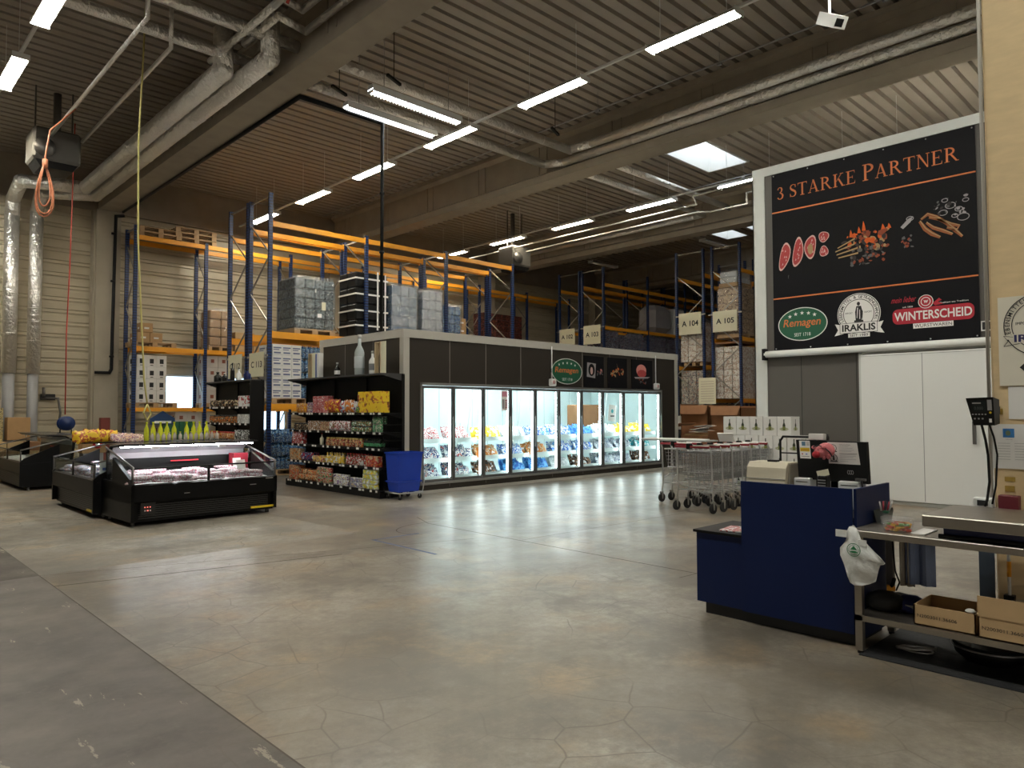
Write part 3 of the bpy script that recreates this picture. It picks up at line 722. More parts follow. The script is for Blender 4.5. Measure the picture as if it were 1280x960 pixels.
fr = MB(); fr.box(DX0-.04, DX1+.04, AY0-.02, AY0+.02, DZ1, DZ1+.05).box(DX0-.04, DX1+.04, AY0-.02, AY0+.02, DZ0-.045, DZ0)
fr.box(DX0-.045, DX0, AY0-.02, AY0+.02, DZ0-.045, DZ1+.05).box(DX1, DX1+.045, AY0-.02, AY0+.02, DZ0-.045, DZ1+.05)
part('door_surround', fr, M_ALU, cold, True)
DW = (DX1-DX0)/10
# ten leaves: the photo's first two are a pair
EDGE = [8.5, 9.29, 10.11, 10.9, 11.68, 12.47, 13.28, 14.09, 14.94, 15.77, 16.6]
for i in range(10):
    a, b = EDGE[i], EDGE[i+1]
    d = MB(); d.box(a+.005, a+.045, AY0-.012, AY0+.03, DZ0+.01, DZ1-.01).box(b-.045, b-.005, AY0-.012, AY0+.03, DZ0+.01, DZ1-.01)
    d.box(a+.045, b-.045, AY0-.012, AY0+.03, DZ1-.06, DZ1-.01).box(a+.045, b-.045, AY0-.012, AY0+.03, DZ0+.01, DZ0+.055)
    do = part('door', d, M_ALUD, cold, True)
    part('pane', MB().box(a+.045, b-.045, AY0+.006, AY0+.012, DZ0+.055, DZ1-.06), M_GLASS, do, True)
    part('handle', MB().box(b-.032, b-.016, AY0-.045, AY0-.030, .8, 1.5).box(b-.03, b-.018, AY0-.03, AY0-.012, .82, .85).box(b-.03, b-.018, AY0-.03, AY0-.012, 1.45, 1.48), M_ALU, do, True)
    part('light_strip', MB().box(b-.05, b-.03, AY0+.05, AY0+.075, DZ0+.08, DZ1-.08), M_LED, cold, True)
part('added_header_light', MB().box(DX0+.1, DX1-.1, AY0+.13, AY0+.17, 2.17, 2.2), emitter('added_header_led', (.88,.98,1), 38), cold, True)  # unseen tube added above the doors to brighten the shelves
part('light_strip', MB().box(DX0+.02, DX0+.04, AY0+.05, AY0+.075, DZ0+.08, DZ1-.08), M_LED, cold, True)
for x in (9.6, 12.2, 14.9): part('ceiling_light', MB().box(x-.6, x+.6, 13.2, 13.32, 2.66, 2.715), emitter('added_room_light', (.9,.98,1), 60), cold, True)  # unseen lamps added inside to raise the brightness behind the glass

# shelving behind the glass: three sloping shelves per unit
LEV = [(.27, 'lowest shelf'), (.63, 'middle shelf'), (1.02, 'top shelf')]
DN = ['first', 'second', 'third', 'fourth', 'fifth', 'sixth', 'seventh', 'eighth', 'ninth', 'tenth']
for u in range(5):
    a, b = EDGE[2*u]+.03, EDGE[2*u+2]-.03
    s = thing('freezer_shelving', 'white three-tier freezer shelf behind the %s and %s glass doors from the blue crates' % (DN[2*u], DN[2*u+1]), 'shelving', (a, 11.5, .08))
    for z, _ in LEV: part('shelf', MB().prism([(11.50,z-.05),(12.12,z-.01),(12.12,z+.02),(11.50,z-.02)], 'x', a, b).box(a, b, 11.485, 11.50, z-.055, z+.035), M_LINER, s, True)
    pm = MB()
    for x in (a+.02, b-.02): pm.bar((x, 12.1, .08), (x, 12.1, 1.35), .03).bar((x, 11.52, .08), (x, 11.52, LEV[0][0]), .03)
    part('upright', pm, M_WHITE, s, True)
    if u in (1, 2, 4):
        part('brace', MB().tube([(a+.35, 12.3, 1.1), (a+.62, 12.3, 2.6)], .012, 6), M_WHITE, s, True)
# frozen food bags
def bag_mesh(w, h, t, nm, m):
    mb = MB(); nx, nz = 7, 7; vs = []; fs = []
    for side in (-1, 1):
        for i in range(nx):
            for k in range(nz):
                u = i/(nx-1)*2-1; v = k/(nz-1)*2-1
                bul = max(0, (1-abs(u)**3)*(1-abs(v)**3)); q = .06*math.sin(5*u+3*v)*bul
                edge = 1-.06*abs(v)**4
                vs.append((u*w/2*edge, side*t/2*(bul**.6+q), (v+1)*h/2 + (.012*math.sin(7*u) if k == nz-1 else 0)))
    n = nx*nz
    for i in range(nx-1):
        for k in range(nz-1):
            a = i*nz+k; fs.append((a, a+nz, a+nz+1, a+1)); b = a+n; fs.append((b, b+1, b+nz+1, b+nz))
    mb.smooth = True; mb.add(vs, fs); mb.smooth = False
    return mesh_of(nm, mb, m)
WHT=(.75,.77,.78); NAV=(.02,.04,.16); BLU=(.03,.16,.6); LBL=(.12,.42,.8); REDc=(.40,.03,.04); YELc=(.85,.6,.03); BRN=(.22,.09,.03); GRN=(.05,.25,.1); PNK=(.55,.22,.22); ORG=(.62,.2,.03); CRM=(.55,.44,.27); BLK=(.02,.02,.02); TEAL=(.03,.4,.45); PUR=(.15,.04,.2)
BK = {'navy and red printed': pack('bag_navy_red', [WHT, NAV, WHT, REDc], 7), 'white with red print': pack('bag_white_red', [WHT, REDc, WHT, PNK], 8),
      'blue and white': pack('bag_blue', [WHT, BLU, WHT, LBL], 6), 'bright blue': pack('bag_bright_blue', [BLU, LBL, BLU], 5), 'yellow': pack('bag_yellow', [YELc, YELc, WHT], 6),
      'orange and white': pack('bag_orange', [WHT, ORG, CRM], 6), 'brown and white': pack('bag_brown', [WHT, BRN, BLK], 7), 'clear white': pack('bag_clear', [WHT, (.55,.6,.62), (.85,.87,.87)], 9),
      'teal and white': pack('bag_teal', [WHT, TEAL, WHT], 6), 'white with blue-grey print': pack('bag_grey', [WHT, (.3,.36,.5), WHT, NAV], 9)}
BM = {k: [bag_mesh(.2, .27, .07, 'frozen_bag', m), bag_mesh(.23, .24, .08, 'frozen_bag', m)] for k, m in BK.items()}
PLAN = [  # per door: lowest, middle, top
 ('navy and red printed','navy and red printed','white with red print'), ('navy and red printed','navy and red printed','white with red print'),
 ('brown and white','orange and white','yellow'), ('bright blue','blue and white','clear white'), ('bright blue','orange and white','blue and white'),
 ('clear white','blue and white','blue and white'), ('brown and white','blue and white','bright blue'), ('white with blue-grey print','white with blue-grey print','clear white'),
 ('white with blue-grey print','white with blue-grey print','yellow'), ('brown and white','teal and white','yellow')]
for d in range(10):
    for l, (z, lev) in enumerate(LEV):
        kd = PLAN[d][l]; x = EDGE[d]+.16
        lab = '%s frozen bag, %s, behind the %s glass door' % (kd, lev, DN[d]); grp = 'bags on the %s behind the %s glass door' % (lev, DN[d])
        while x < EDGE[d+1]-.12:
            o = link('frozen_bag', random.choice(BM[kd])); o.location = (x, 11.575+random.uniform(0,.03), z-.012)
            o.rotation_euler = (-random.uniform(.35,.6), random.uniform(-.22,.22), random.uniform(-.35,.35)); s = random.uniform(.85,1.1); o.scale = (s,s,s)
            tag(o, lab, 'frozen food', grp)
            if l < 3:
                o2 = link('frozen_bag', random.choice(BM[kd])); o2.location = (x+.05, 11.80, z+.01); o2.rotation_euler = (-.35, random.uniform(-.2,.2), random.uniform(-.3,.3)); tag(o2, lab, 'frozen food', grp)
            x += random.uniform(.13,.17)
# things seen inside the room
mb = MB(); mb.bbox(15.2, 15.95, 12.9, 13.5, 1.1, 1.78, .02); single('cardboard_box', 'brown cardboard box standing on a plinth inside the freezer room', 'box', mb, M_CARDD)
mb = MB(); mb.box(15.2,15.95,12.9,13.5,.08,1.1); single('storage_plinth', 'white plinth carrying the brown box inside the freezer room', 'plinth', mb, M_LINER)
t = thing('door_notice', 'small pink and white notice stuck on the top of the third glass door', 'notice', (10.78, AY0-.02, 1.75))
part('sheet', MB().box(10.62, 10.8, AY0-.018, AY0-.014, 1.62, 2.05), M_PAPER, t, True)
a = Art((10.62, AY0-.018, 1.62), *NY); a.rect(.01,.30,.17,.41, mat('pink_print', (.6,.25,.32), .6)); a.rect(.02,.04,.08,.24, M_GREYP)
for k in range(5): a.rect(.1,.05+k*.04,.165,.07+k*.04, M_REDP)
a.build('print', t)
t = thing('door_notice', 'white paper notice hanging inside the eighth glass door', 'notice', (14.55, 11.45, 1.5))
part('sheet', MB().obox((14.62, 11.44, 1.55), (.3,.004,.42), ry=.12), M_PAPER, t, True)
a = Art((14.5, 11.436, 1.4), *NY); a.ell(.12,.2,.05,.05, TEALM := mat('teal_print', TEAL, .6)); a.rect(.04,.06,.2,.09, M_INK); a.build('print', t)

# oval sign and three pictures above the doors
def oval(parent, o, ux, uy, cx, cy, rx, ry, step=.002):
    a = Art(o, ux, uy, step)
    a.ell(cx, cy, rx, ry, M_PAPER, 1); a.ell(cx, cy, rx*.965, ry*.95, M_GREEN, 2)
    for k, (dx, dy) in enumerate(((-.52,.50),(-.27,.61),(0,.65),(.27,.61),(.52,.50))): a.star(cx+dx*rx, cy+dy*ry, ry*.12, M_PAPER, 3)
    a.text('Remagen', cx-rx*.80, cy-ry*.24, ry*.56, M_OPRINT, rx*1.50, 3, .18, .012)
    a.text('SEIT 1718', cx-rx*.33, cy-ry*.72, ry*.20, M_PAPER, rx*.66, 3)
    a.build('print', parent)
t = thing('oval_sign', 'green oval sign reading Remagen on the freezer room front above the glass doors', 'sign', (12.73, AY0, 2.54))
b = MB(); b.prism([(12.73+.54*math.cos(q*math.pi/18), 2.54+.305*math.sin(q*math.pi/18)) for q in range(36)], 'y', AY0-.03, AY0-.004); part('board', b, M_GREEN, t, True)
oval(t, (12.73, AY0-.03, 2.54), (1,0,0), (0,0,1), 0, 0, .54, .305)
def blobs(a, cx, cy, w, h, cols, n, seed, lay=2, smin=.04, smax=.12):
    rn = random.Random(seed)
    for i in range(n):
        x = cx+rn.uniform(-.5,.5)*w; y = cy+rn.uniform(-.5,.5)*h; s = rn.uniform(smin, smax); k = rn.randint(5, 8); an = rn.uniform(0, 3); el = rn.uniform(.35, 1)
        pts = []
        for q in range(k):
            th = 2*math.pi*q/k; r = s*rn.uniform(.7, 1.1); u, v = r*math.cos(th), r*el*math.sin(th)
            pts.append((x+u*math.cos(an)-v*math.sin(an), y+u*math.sin(an)+v*math.cos(an)))
        a.poly(pts, cols[i % len(cols)], lay + (i % 6)*.3)
CM = {n: mat('print_'+n, c, .7, var=.15, scale=25, spec=.1) for n, c in dict(meat=(.42,.07,.07), fat=(.65,.42,.38), flame=(.6,.12,.03), ember=(.25,.07,.04), smoke=(.05,.045,.045), bone=(.4,.27,.14), sausage=(.30,.11,.05), grey=(.12,.12,.12), pinkmeat=(.62,.25,.22), cup=(.35,.33,.34), slate=(.011,.011,.012)).items()}
PICS = ((13.36, 14.12, 'first dark picture beside the oval sign, showing a pale square plate of food', 'plate'), (14.28, 15.07, 'middle dark picture above the doors, showing skewers and embers', 'fire'), (15.28, 16.2, 'last dark picture above the doors, showing a red ham on a board', 'ham'))
for x0, x1, lab, kd in PICS:
    t = thing('wall_picture', lab, 'picture', (x0, AY0, 2.2))
    part('panel', MB().box(x0, x1, AY0-.02, AY0-.002, 2.19, 2.95), M_BANNER, t, True)
    a = Art((x0, AY0-.02, 2.19), *NY); w = x1-x0
    if kd == 'plate':
        a.poly([(.1,.25),(.42,.22),(.45,.58),(.12,.6)], CM['cup'], 1); a.ell(.28,.42,.12,.15, CM['slate'], 2); a.ell(.28,.40,.05,.09, CM['fat'], 3); blobs(a, .58, .38, .2, .12, [CM['pinkmeat'], CM['grey']], 8, 3, 2, .02, .06)
    elif kd == 'fire':
        blobs(a, w/2, .4, .55, .2, [CM['bone'], CM['ember'], CM['flame']], 26, 4, 1, .02, .06); a.poly([(.1,.32),(.35,.42),(.34,.45),(.1,.35)], CM['bone'], 4); a.poly([(.4,.4),(.36,.62),(.42,.42)], CM['bone'], 4)
    else:
        a.ell(w*.45,.48,.22,.16, CM['pinkmeat'], 1); a.ell(w*.47,.40,.20,.10, CM['meat'], 2); a.poly([(.1,.3),(.8,.32),(.7,.28),(.15,.26)], CM['cup'], 3); blobs(a, w*.45, .2, .4, .12, [CM['ember'], CM['grey']], 10, 5, 1, .02, .05)
    a.build('print', t)
for x, lab in ((12.21, 'beside the oval sign'), (16.35, 'past the last picture')):
    t = thing('alarm_box', 'white alarm box on a thin pipe on the freezer room front ' + lab, 'alarm', (x, AY0, 2.25))
    part('case', MB().bbox(x-.1, x+.1, AY0-.09, AY0, 2.18, 2.35, .02), M_WHITE, t, True)
    part('conduit', MB().tube([(x,AY0-.02,2.35),(x,AY0-.02,3.1)], .015, 8), M_WHITE, t, True)
    part('lamp', MB().tube([(x,AY0-.1,2.27),(x,AY0-.085,2.27)], .045, 12), mat('pale_red_lens', (.5,.3,.3), .3), t, True)

# ================================================================== BLACK GONDOLA SHELVING
def gondola(label, x0, x1, y0, y1, levels, ztop, cat='shelving unit'):
    g = thing('gondola_shelving', label, cat, (x0, (y0+y1)/2, 0))
    part('back_panel', MB().box(x1-.04, x1, y0, y1, .1, ztop-.02), M_BLACK, g, True)
    part('base', MB().box(x0, x1-.04, y0, y1, 0.0, .10).box(x0-.01, x0, y0, y1, .01, .13), M_BLACK, g, True)
    n = max(2, round((y1-y0)/1.2)+1)
    for i in range(n):
        y = y0+(y1-y0)*i/(n-1); part('upright', MB().box(x1-.075, x1-.04, y-.015, y+.015, .1, ztop), M_BLACK, g, True)
    for (z, dx) in levels:
        s = MB(); s.box(x0+dx, x1-.045, y0+.01, y1-.01, z-.02, z)
        k = int((y1-y0)/.3)
        for i in range(k+1): yy = y0+(y1-y0)*i/k; s.prism([(x1-.05,z-.02),(x0+dx+.05,z-.02),(x1-.05,z-.12)], 'y', max(y0+.01, yy-.004), min(y1-.01, yy+.004)) if i % 4 == 0 else None
        sh = part('shelf', s, M_BLACK, g, True)
        r = MB(); r.box(x0+dx-.012, x0+dx, y0+.01, y1-.01, z-.04, z+.004); r.mt(1); y = y0+.08; rn = random.Random(int(z*100))
        while y < y1-.12:
            w = rn.choice((.06,.07,.09)); r.box(x0+dx-.015, x0+dx-.012, y, y+w, z-.037, z+.002); y += w+rn.choice((.03,.12,.2,.26))
        part('price_rail', r, [M_BLACK, M_PAPER], sh, True)
    part('canopy', MB().box(x0+.02, x1, y0, y1, ztop-.03, ztop).prism([(x0+.02,ztop-.03),(x1-.04,ztop-.03),(x1-.04,ztop-.14)], 'y', y0, y0+.01).prism([(x0+.02,ztop-.03),(x1-.04,ztop-.03),(x1-.04,ztop-.14)], 'y', y1-.01, y1), mat('dark_grey_metal', (.07,.07,.072), .4, .3), g, True)
    return g
G1 = (7.50, 8.04, 11.24, 14.92)
g1 = gondola('long black gondola shelving full of groceries, standing along the freezer room side', *G1, [(1.58,.07),(1.21,.07),(.91,.05),(.56,.03),(.14,0)], 2.32)
gr = MB()
for z in (.3,.5,.75,1.05,1.35): gr.box(7.56, 8.0, 11.232, 11.238, z, z+.012)
for k in range(12): gr.box(7.57+k*.037, 7.576+k*.037, 11.232, 11.238, .12, 1.56)
part('end_grid', gr, M_BLACK, g1, True)
# product shapes (origin at base)
def P_can(r, h, m, lid=None, n=10): return (MB().lathe([(r*.93,0),(r,.006),(r,h-.006),(r*.93,h)], n=n, mats=[1,0,1]), [m, lid or M_ALU])
def P_jar(r, h, m, lid): return (MB().lathe([(r*.9,0),(r,.01),(r,h*.7),(r*.75,h*.82),(r*.78,h*.83),(r*.78,h)], n=10, mats=[0,0,0,1,1]), [m, lid])
def P_bot(r, h, m, cap, label=None): return (MB().lathe([(r*.9,0),(r,.01),(r,h*.15),(r*1.01,h*.16),(r*1.01,h*.45),(r,h*.46),(r,h*.58),(r*.35,h*.72),(r*.32,h*.92),(r*.36,h*.93),(r*.36,h)], n=12, mats=[0,0,0,2,2,0,0,0,1,1]), [m, cap, label or m])
def P_box(w, d, h, m): return (MB().bbox(-w/2,w/2,-d/2,d/2,0,h,.004), [m])
def P_bag(w, h, t, m): return ('bag', bag_mesh(w, h, t, 'food_bag', m))
PM = {}
def pmesh(key, spec):
    if key not in PM: PM[key] = spec[1] if spec[0] == 'bag' else mesh_of(key.split('/')[0], spec[0], spec[1])
    return PM[key]
def row(key, spec, xf, y0, y1, z, pitch, lab, grp, depth=2, stack=1, dh=0, dd=None, jit=.006, rz=math.pi/2, tilt=0, cat='groceries'):
    """line of equal articles along Y, front row at xf, further rows behind"""
    me = pmesh(key, spec); y = y0; nm = key.split('/')[0]
    while y <= y1+1e-6:
        for s in range(stack):
            for d in range(depth if s == stack-1 or stack < 2 else 1):
                o = link(nm, me); o.location = (xf+d*(dd or pitch)+random.uniform(-jit,jit), y+random.uniform(-jit,jit), z+s*dh); o.rotation_euler = (tilt*0, tilt, rz+random.uniform(-.06,.06)); tag(o, lab, cat, grp)
        y += pitch
K = lambda n, cols, s=14: pack(n, cols, s)
M_LIDD = mat('dark_lid', (.03,.03,.035), .4); M_LIDR = mat('red_lid', (.5,.03,.03), .4); M_LIDG = mat('gold_lid', (.6,.45,.15), .35, .6); M_LIDW = mat('white_lid', (.75,.75,.72), .4)
sh = 'of the long gondola'
x6, z6 = 7.66, 1.582
row('snack_bag/a', P_bag(.14,.2,.07,K('snk1',[YELc,ORG,CRM])), x6, 14.38, 14.75, z6, .16, 'small yellow snack bag at the far end of the top shelf '+sh, 'yellow snack bags, top shelf')
row('food_tin/a', P_can(.05,.11,K('tin1',[WHT,PUR,CRM],20)), x6, 14.08, 14.28, z6, .11, 'white and purple tin on the top shelf '+sh, 'white tins, top shelf', 2, 2, .112)
row('food_pack/a', P_box(.2,.12,.115,K('pk1',[REDc,PNK,REDc,WHT],16)), x6, 13.42, 13.98, z6, .21, 'red and pink food pack stacked on the top shelf '+sh, 'red packs, top shelf', 1, 3, .117)
row('snack_bag/b', P_bag(.2,.27,.1,K('snk2',[ORG,REDc,YELc],10)), x6-.02, 12.98, 13.4, z6, .14, 'orange and red snack bag on the top shelf '+sh, 'orange snack bags, top shelf', 1)
row('snack_bag/c', P_bag(.17,.24,.1,K('snk3',[BLU,WHT,REDc],9)), x6, 12.83, 12.88, z6, .14, 'blue and red snack bag on the top shelf '+sh, 'blue snack bag, top shelf', 1)
row('snack_bag/d', P_bag(.18,.26,.1,K('snk4',[ORG,ORG,WHT],8)), x6, 12.48, 12.7, z6, .17, 'bright orange snack bag on the top shelf '+sh+' beside the pink one', 'bright orange bags, top shelf', 1)
row('snack_bag/e', P_bag(.17,.22,.1,K('snk5',[PNK,WHT,PUR],9)), x6, 12.33, 12.38, z6, .17, 'pink snack bag on the top shelf '+sh, 'pink bag, top shelf', 1)
row('snack_bag/f', P_bag(.13,.12,.08,K('snk6',[YELc,GRN],9)), x6-.04, 12.18, 12.2, z6, .17, 'small yellow-green bag in front of the yellow cartons on the top shelf', 'yellow-green bag', 1)
row('food_carton/a', P_box(.19,.2,.2,K('yb1',[YELc,YELc,YELc,ORG,BRN],6)), x6+.04, 11.48, 12.1, z6, .2, 'yellow food carton stacked on the top shelf '+sh, 'yellow cartons, top shelf', 1, 2, .205)
row('food_tin/g', P_can(.07,.14,K('tin9',[CRM,BRN,REDc],12)), x6, 12.16, 12.2, z6+.21, .2, 'round brown tin leaning on the yellow cartons on the top shelf', 'round tin', 1)
x5, z5 = 7.66, 1.212
row('food_jar/a', P_jar(.042,.15,K('jr1',[BRN,BLK,CRM],16),M_LIDD), x5, 14.3, 14.8, z5, .1, 'dark jar at the far end of the second shelf '+sh, 'dark jars, second shelf')
row('food_pack/b', P_box(.15,.1,.1,K('pk2',[CRM,BRN,WHT],18)), x5, 13.75, 14.2, z5, .17, 'brown and cream pack on the second shelf '+sh, 'cream packs, second shelf', 2, 2, .102)
row('food_pack/c', P_box(.16,.1,.09,K('pk3',[REDc,CRM,BRN],18)), x5, 13.4, 13.65, z5, .17, 'reddish pack on the second shelf '+sh, 'reddish packs, second shelf', 2, 2, .092)
row('snack_bag/g', P_bag(.13,.2,.07,K('snk7',[WHT,WHT,REDc,GRN],14)), x5, 12.6, 13.3, z5, .11, 'small white bag with red print on the second shelf '+sh, 'white bags, second shelf', 2)
row('food_jar/b', P_jar(.042,.11,K('jr2',[CRM,BRN,GRN,WHT],18),M_LIDD), x5, 11.85, 12.5, z5, .095, 'small pale-label jar stacked two high on the second shelf '+sh, 'jars two high, second shelf', 1, 2, .112)
row('drink_can/a', P_can(.035,.15,K('cn1',[(.35,.35,.3),GRN,(.5,.48,.4)],14)), x5, 11.46, 11.76, z5, .078, 'tall pale can at the near end of the second shelf '+sh, 'tall cans, second shelf', 2, 2, .152)
x4, z4 = 7.64, .912
row('food_box/h', P_box(.13,.12,.14,K('pk7',[BRN,REDc,WHT],14)), x4, 14.45, 14.8, z4, .15, 'red-brown box at the far end of the third shelf '+sh, 'red-brown boxes, third shelf', 1, 2, .142)
row('squeeze_bottle/a', P_bot(.04,.24,mat('ivory_plastic',(.7,.66,.5),.4),M_LIDR), x4, 13.62, 13.7, z4, .1, 'ivory squeeze bottle on the third shelf '+sh, 'ivory bottles, third shelf', 1, cat='bottle')
row('food_jar/c', P_jar(.05,.17,K('jr3',[ORG,CRM,BRN,REDc],13),M_LIDG), x4, 12.1, 13.45, z4, .125, 'jar with orange and cream label on the third shelf '+sh, 'orange label jars, third shelf')
row('drink_bottle/b', P_bot(.035,.2,mat('dark_glass',(.02,.025,.02),.15),M_LIDD,K('lb1',[BLK,GRN],9)), x4, 11.48, 12.0, z4, .08, 'dark little bottle at the near end of the third shelf '+sh, 'dark bottles, third shelf', 2, cat='bottle')
x3, z3 = 7.62, .562
row('food_box/b', P_box(.14,.12,.24,K('pk5',[BRN,CRM,ORG],10)), x3, 14.5, 14.82, z3, .16, 'tall brown box at the far end of the fourth shelf '+sh, 'brown boxes, fourth shelf', 1)
row('snack_bag/h', P_bag(.12,.17,.07,K('snk8',[WHT,NAV,REDc],11)), x3, 14.0, 14.4, z3, .13, 'white and navy bag on the fourth shelf '+sh, 'white and navy bags, fourth shelf', 2)
row('food_pack/d', P_box(.14,.1,.12,K('pk4',[REDc,CRM,YELc],14)), x3, 13.5, 13.9, z3, .15, 'red and cream pack on the fourth shelf '+sh, 'red and cream packs, fourth shelf')
row('food_bottle/c', P_bot(.04,.21,K('bt1',[CRM,YELc,WHT],10),M_LIDG), x3, 12.75, 13.4, z3, .1, 'cream-coloured bottle on the fourth shelf '+sh, 'cream bottles, fourth shelf', cat='bottle')
row('food_bottle/d', P_bot(.045,.22,K('bt2',[WHT,BRN,REDc,WHT],10),M_LIDR), x3, 11.9, 12.65, z3, .11, 'white bottle with red-brown label on the fourth shelf '+sh, 'red-brown label bottles, fourth shelf', cat='bottle')
row('food_box/c', P_box(.12,.12,.2,K('pk6',[ORG,REDc,CRM],10)), x3, 11.5, 11.8, z3, .14, 'orange box at the near end of the fourth shelf '+sh, 'orange boxes, fourth shelf', 1)
x2, z2 = 7.58, .142
row('food_box/d', P_box(.16,.2,.3,K('pk8',[BRN,CRM,REDc,ORG],10)), x2+.05, 14.55, 14.8, z2, .2, 'tall red-brown box at the far end of the bottom shelf '+sh, 'tall boxes, bottom shelf', 1)
row('snack_bag/i', P_bag(.17,.13,.1,K('snk9',[REDc,ORG,CRM,BRN],10)), x2, 13.75, 14.7, z2, .15, 'red and orange bag on the bottom shelf '+sh, 'red bags, bottom shelf', 2, 1)
row('snack_bag/j', P_bag(.17,.15,.1,K('snk9',[REDc,ORG,CRM,BRN],10)), x2+.08, 13.8, 14.4, z2+.1, .15, 'red and orange bag in the upper layer on the bottom shelf '+sh, 'upper red bags, bottom shelf', 1, 1)
row('food_tin/c', P_can(.05,.105,K('tin3',[GRN,CRM,REDc],14)), x2, 13.15, 13.65, z2, .11, 'green and red tin on the bottom shelf '+sh, 'green tins, bottom shelf', 1, 3, .107)
row('food_tin/d', P_can(.05,.105,K('tin4',[PUR,WHT,CRM],14),M_LIDW), x2, 12.5, 13.04, z2, .11, 'purple and white tub on the bottom shelf '+sh, 'purple tubs, bottom shelf', 1, 2, .107)
row('food_tin/e', P_can(.05,.09,K('tin5',[WHT,(.25,.25,.4),CRM],14),M_LIDW), x2, 11.98, 12.4, z2, .11, 'white and grey-blue tub on the bottom shelf '+sh, 'white tubs, bottom shelf', 1, 2, .092)
row('food_tin/f', P_can(.055,.09,K('tin6',[YELc,(.6,.65,.2),WHT],10)), x2, 11.5, 11.88, z2, .12, 'pale yellow-green tin stacked on the bottom shelf '+sh, 'yellow-green tins, bottom shelf', 1, 4, .092)
# display pieces on top of the gondola
def bottle(label, loc, r, h, m, cap, lm=None, name='display_bottle'):
    t = thing(name, label, 'bottle', loc)
    part('glass_body', MB().lathe([(r*.85,0),(r,.02),(r,h*.55),(r*.85,h*.62),(r*.36,h*.74),(r*.33,h*.9)], n=20), m, t)
    part('cap', MB().lathe([(r*.37,h*.9),(r*.4,h*.905),(r*.4,h)], n=16), cap, t)
    if lm: part('label', MB().lathe([(r*1.01,h*.18),(r*1.015,h*.19),(r*1.015,h*.45),(r*1.01,h*.46)], n=20), lm, t)
    return t
M_CLEARB = mat('pale_clear_glass', (.45,.5,.5), .1, var=.1); M_DKG = mat('black_glass', (.01,.01,.01), .1)
bottle('giant clear glass bottle standing on top of the long black gondola', (7.8,12.45,2.325), .10, .82, M_CLEARB, M_ALU, mat('pale_print', (.55,.6,.62), .5))
bottle('smaller white bottle beside the giant clear bottle on the long black gondola', (7.8,11.98,2.325), .07, .46, M_WHITE, M_ALU, mat('grey_print', (.25,.27,.3), .5))
bottle('small black bottle with a pale cap and label on top of the long black gondola', (7.8,13.3,2.325), .06, .30, M_DKG, M_LIDW, M_PAPER)
def gift_box(lab, y, w, h, x=7.8):
    t = thing('wooden_gift_box', lab, 'gift box', (x, y, 2.325))
    M_LW = mat('light_gift_wood', (.62,.5,.32), .6)
    part('case', MB().box(x+.04,x+.06,y-w/2,y+w/2,2.325,2.325+h).box(x-.06,x+.04,y-w/2,y-w/2+.015,2.325,2.325+h).box(x-.06,x+.04,y+w/2-.015,y+w/2,2.325,2.325+h).box(x-.06,x+.04,y-w/2,y+w/2,2.325,2.34).box(x-.06,x+.04,y-w/2,y+w/2,2.31+h,2.325+h), M_LW, t, True)
    part('lid', MB().box(x-.05,x-.035,y-w/2-.16,y-w/2-.005,2.325,2.325+h), M_CREAM, t, True)
    part('bottle', MB().lathe([(.03,0),(.034,.02),(.034,h*.5),(.014,h*.68),(.014,h*.85)], (x,y-.02,2.345), 12), M_DKG, t, True)
gift_box('open wooden gift box on the gondola top, nearest the freezer room corner', 11.72, .20, .62)
gift_box('open wooden gift box with a dark bottle, at the far end of the gondola top', 14.35, .16, .55)
t = thing('gift_carton', 'pale carton with blue stripe beside the far gift box on the gondola top', 'box', (7.8,14.1,2.325)); part('carton', MB().bbox(7.74,7.86,13.98,14.12,2.325,2.87,.004), M_WBOX, t, True); part('print', MB().box(7.736,7.7395,14.05,14.1,2.34,2.85), mat('blue_print',(.05,.1,.35),.5), t, True)

# second gondola further back
G2 = (6.78, 7.14, 15.3, 17.75)
g2 = gondola('shorter black gondola of jars further back, near the C 112 sign', *G2, [(1.72,.03),(1.35,.02),(.98,0),(.6,0),(.16,0)], 2.32)
part('end_panel', MB().box(6.82, 7.14, 15.27, 15.295, .1, 2.3), M_BLACK, g2, True)
s2 = 'of the shorter gondola'
xx = 6.88
row('sausage_pack/a', P_bag(.16,.16,.06,K('ch1',[BRN,BLK,CRM],9)), xx, 16.0, 17.6, 1.722, .17, 'brown hanging pack on the top shelf '+s2, 'brown packs on the shorter gondola', 1)
row('food_carton/i', P_box(.1,.14,.24,K('ch2',[WHT,WHT,REDc],9)), xx, 15.4, 15.9, 1.722, .11, 'white carton with red print on the top shelf '+s2, 'white cartons, top shelf of the shorter gondola', 1)
row('food_jar/e', P_jar(.045,.18,K('ch3',[BRN,ORG,BLK,CRM],10),M_LIDD), xx, 16.0, 17.6, 1.352, .11, 'brown jar on the second shelf '+s2, 'brown jars, second shelf of the shorter gondola', 1)
row('food_carton/j', P_box(.08,.12,.2,K('ch4',[WHT,(.5,.5,.5),WHT],8)), xx, 15.4, 15.9, 1.352, .1, 'slim white carton on the second shelf '+s2, 'slim white cartons, second shelf of the shorter gondola', 1)
row('food_jar/f', P_jar(.05,.17,K('ch5',[REDc,CRM,ORG,BRN],10),M_LIDR), xx, 16.2, 17.6, .982, .12, 'jar with red and cream label on the third shelf '+s2, 'red label jars of the shorter gondola', 1)
row('food_carton/k', P_box(.1,.14,.22,K('ch6',[WHT,BLK,WHT],9)), xx, 15.4, 16.1, .982, .12, 'white carton with dark print on the third shelf '+s2, 'white cartons, third shelf of the shorter gondola', 1)
row('food_jar/g', P_jar(.05,.2,K('ch7',[CRM,BRN,WHT],10),M_LIDG), xx, 15.4, 17.6, .602, .12, 'cream label jar on the fourth shelf '+s2, 'cream label jars of the shorter gondola', 1)
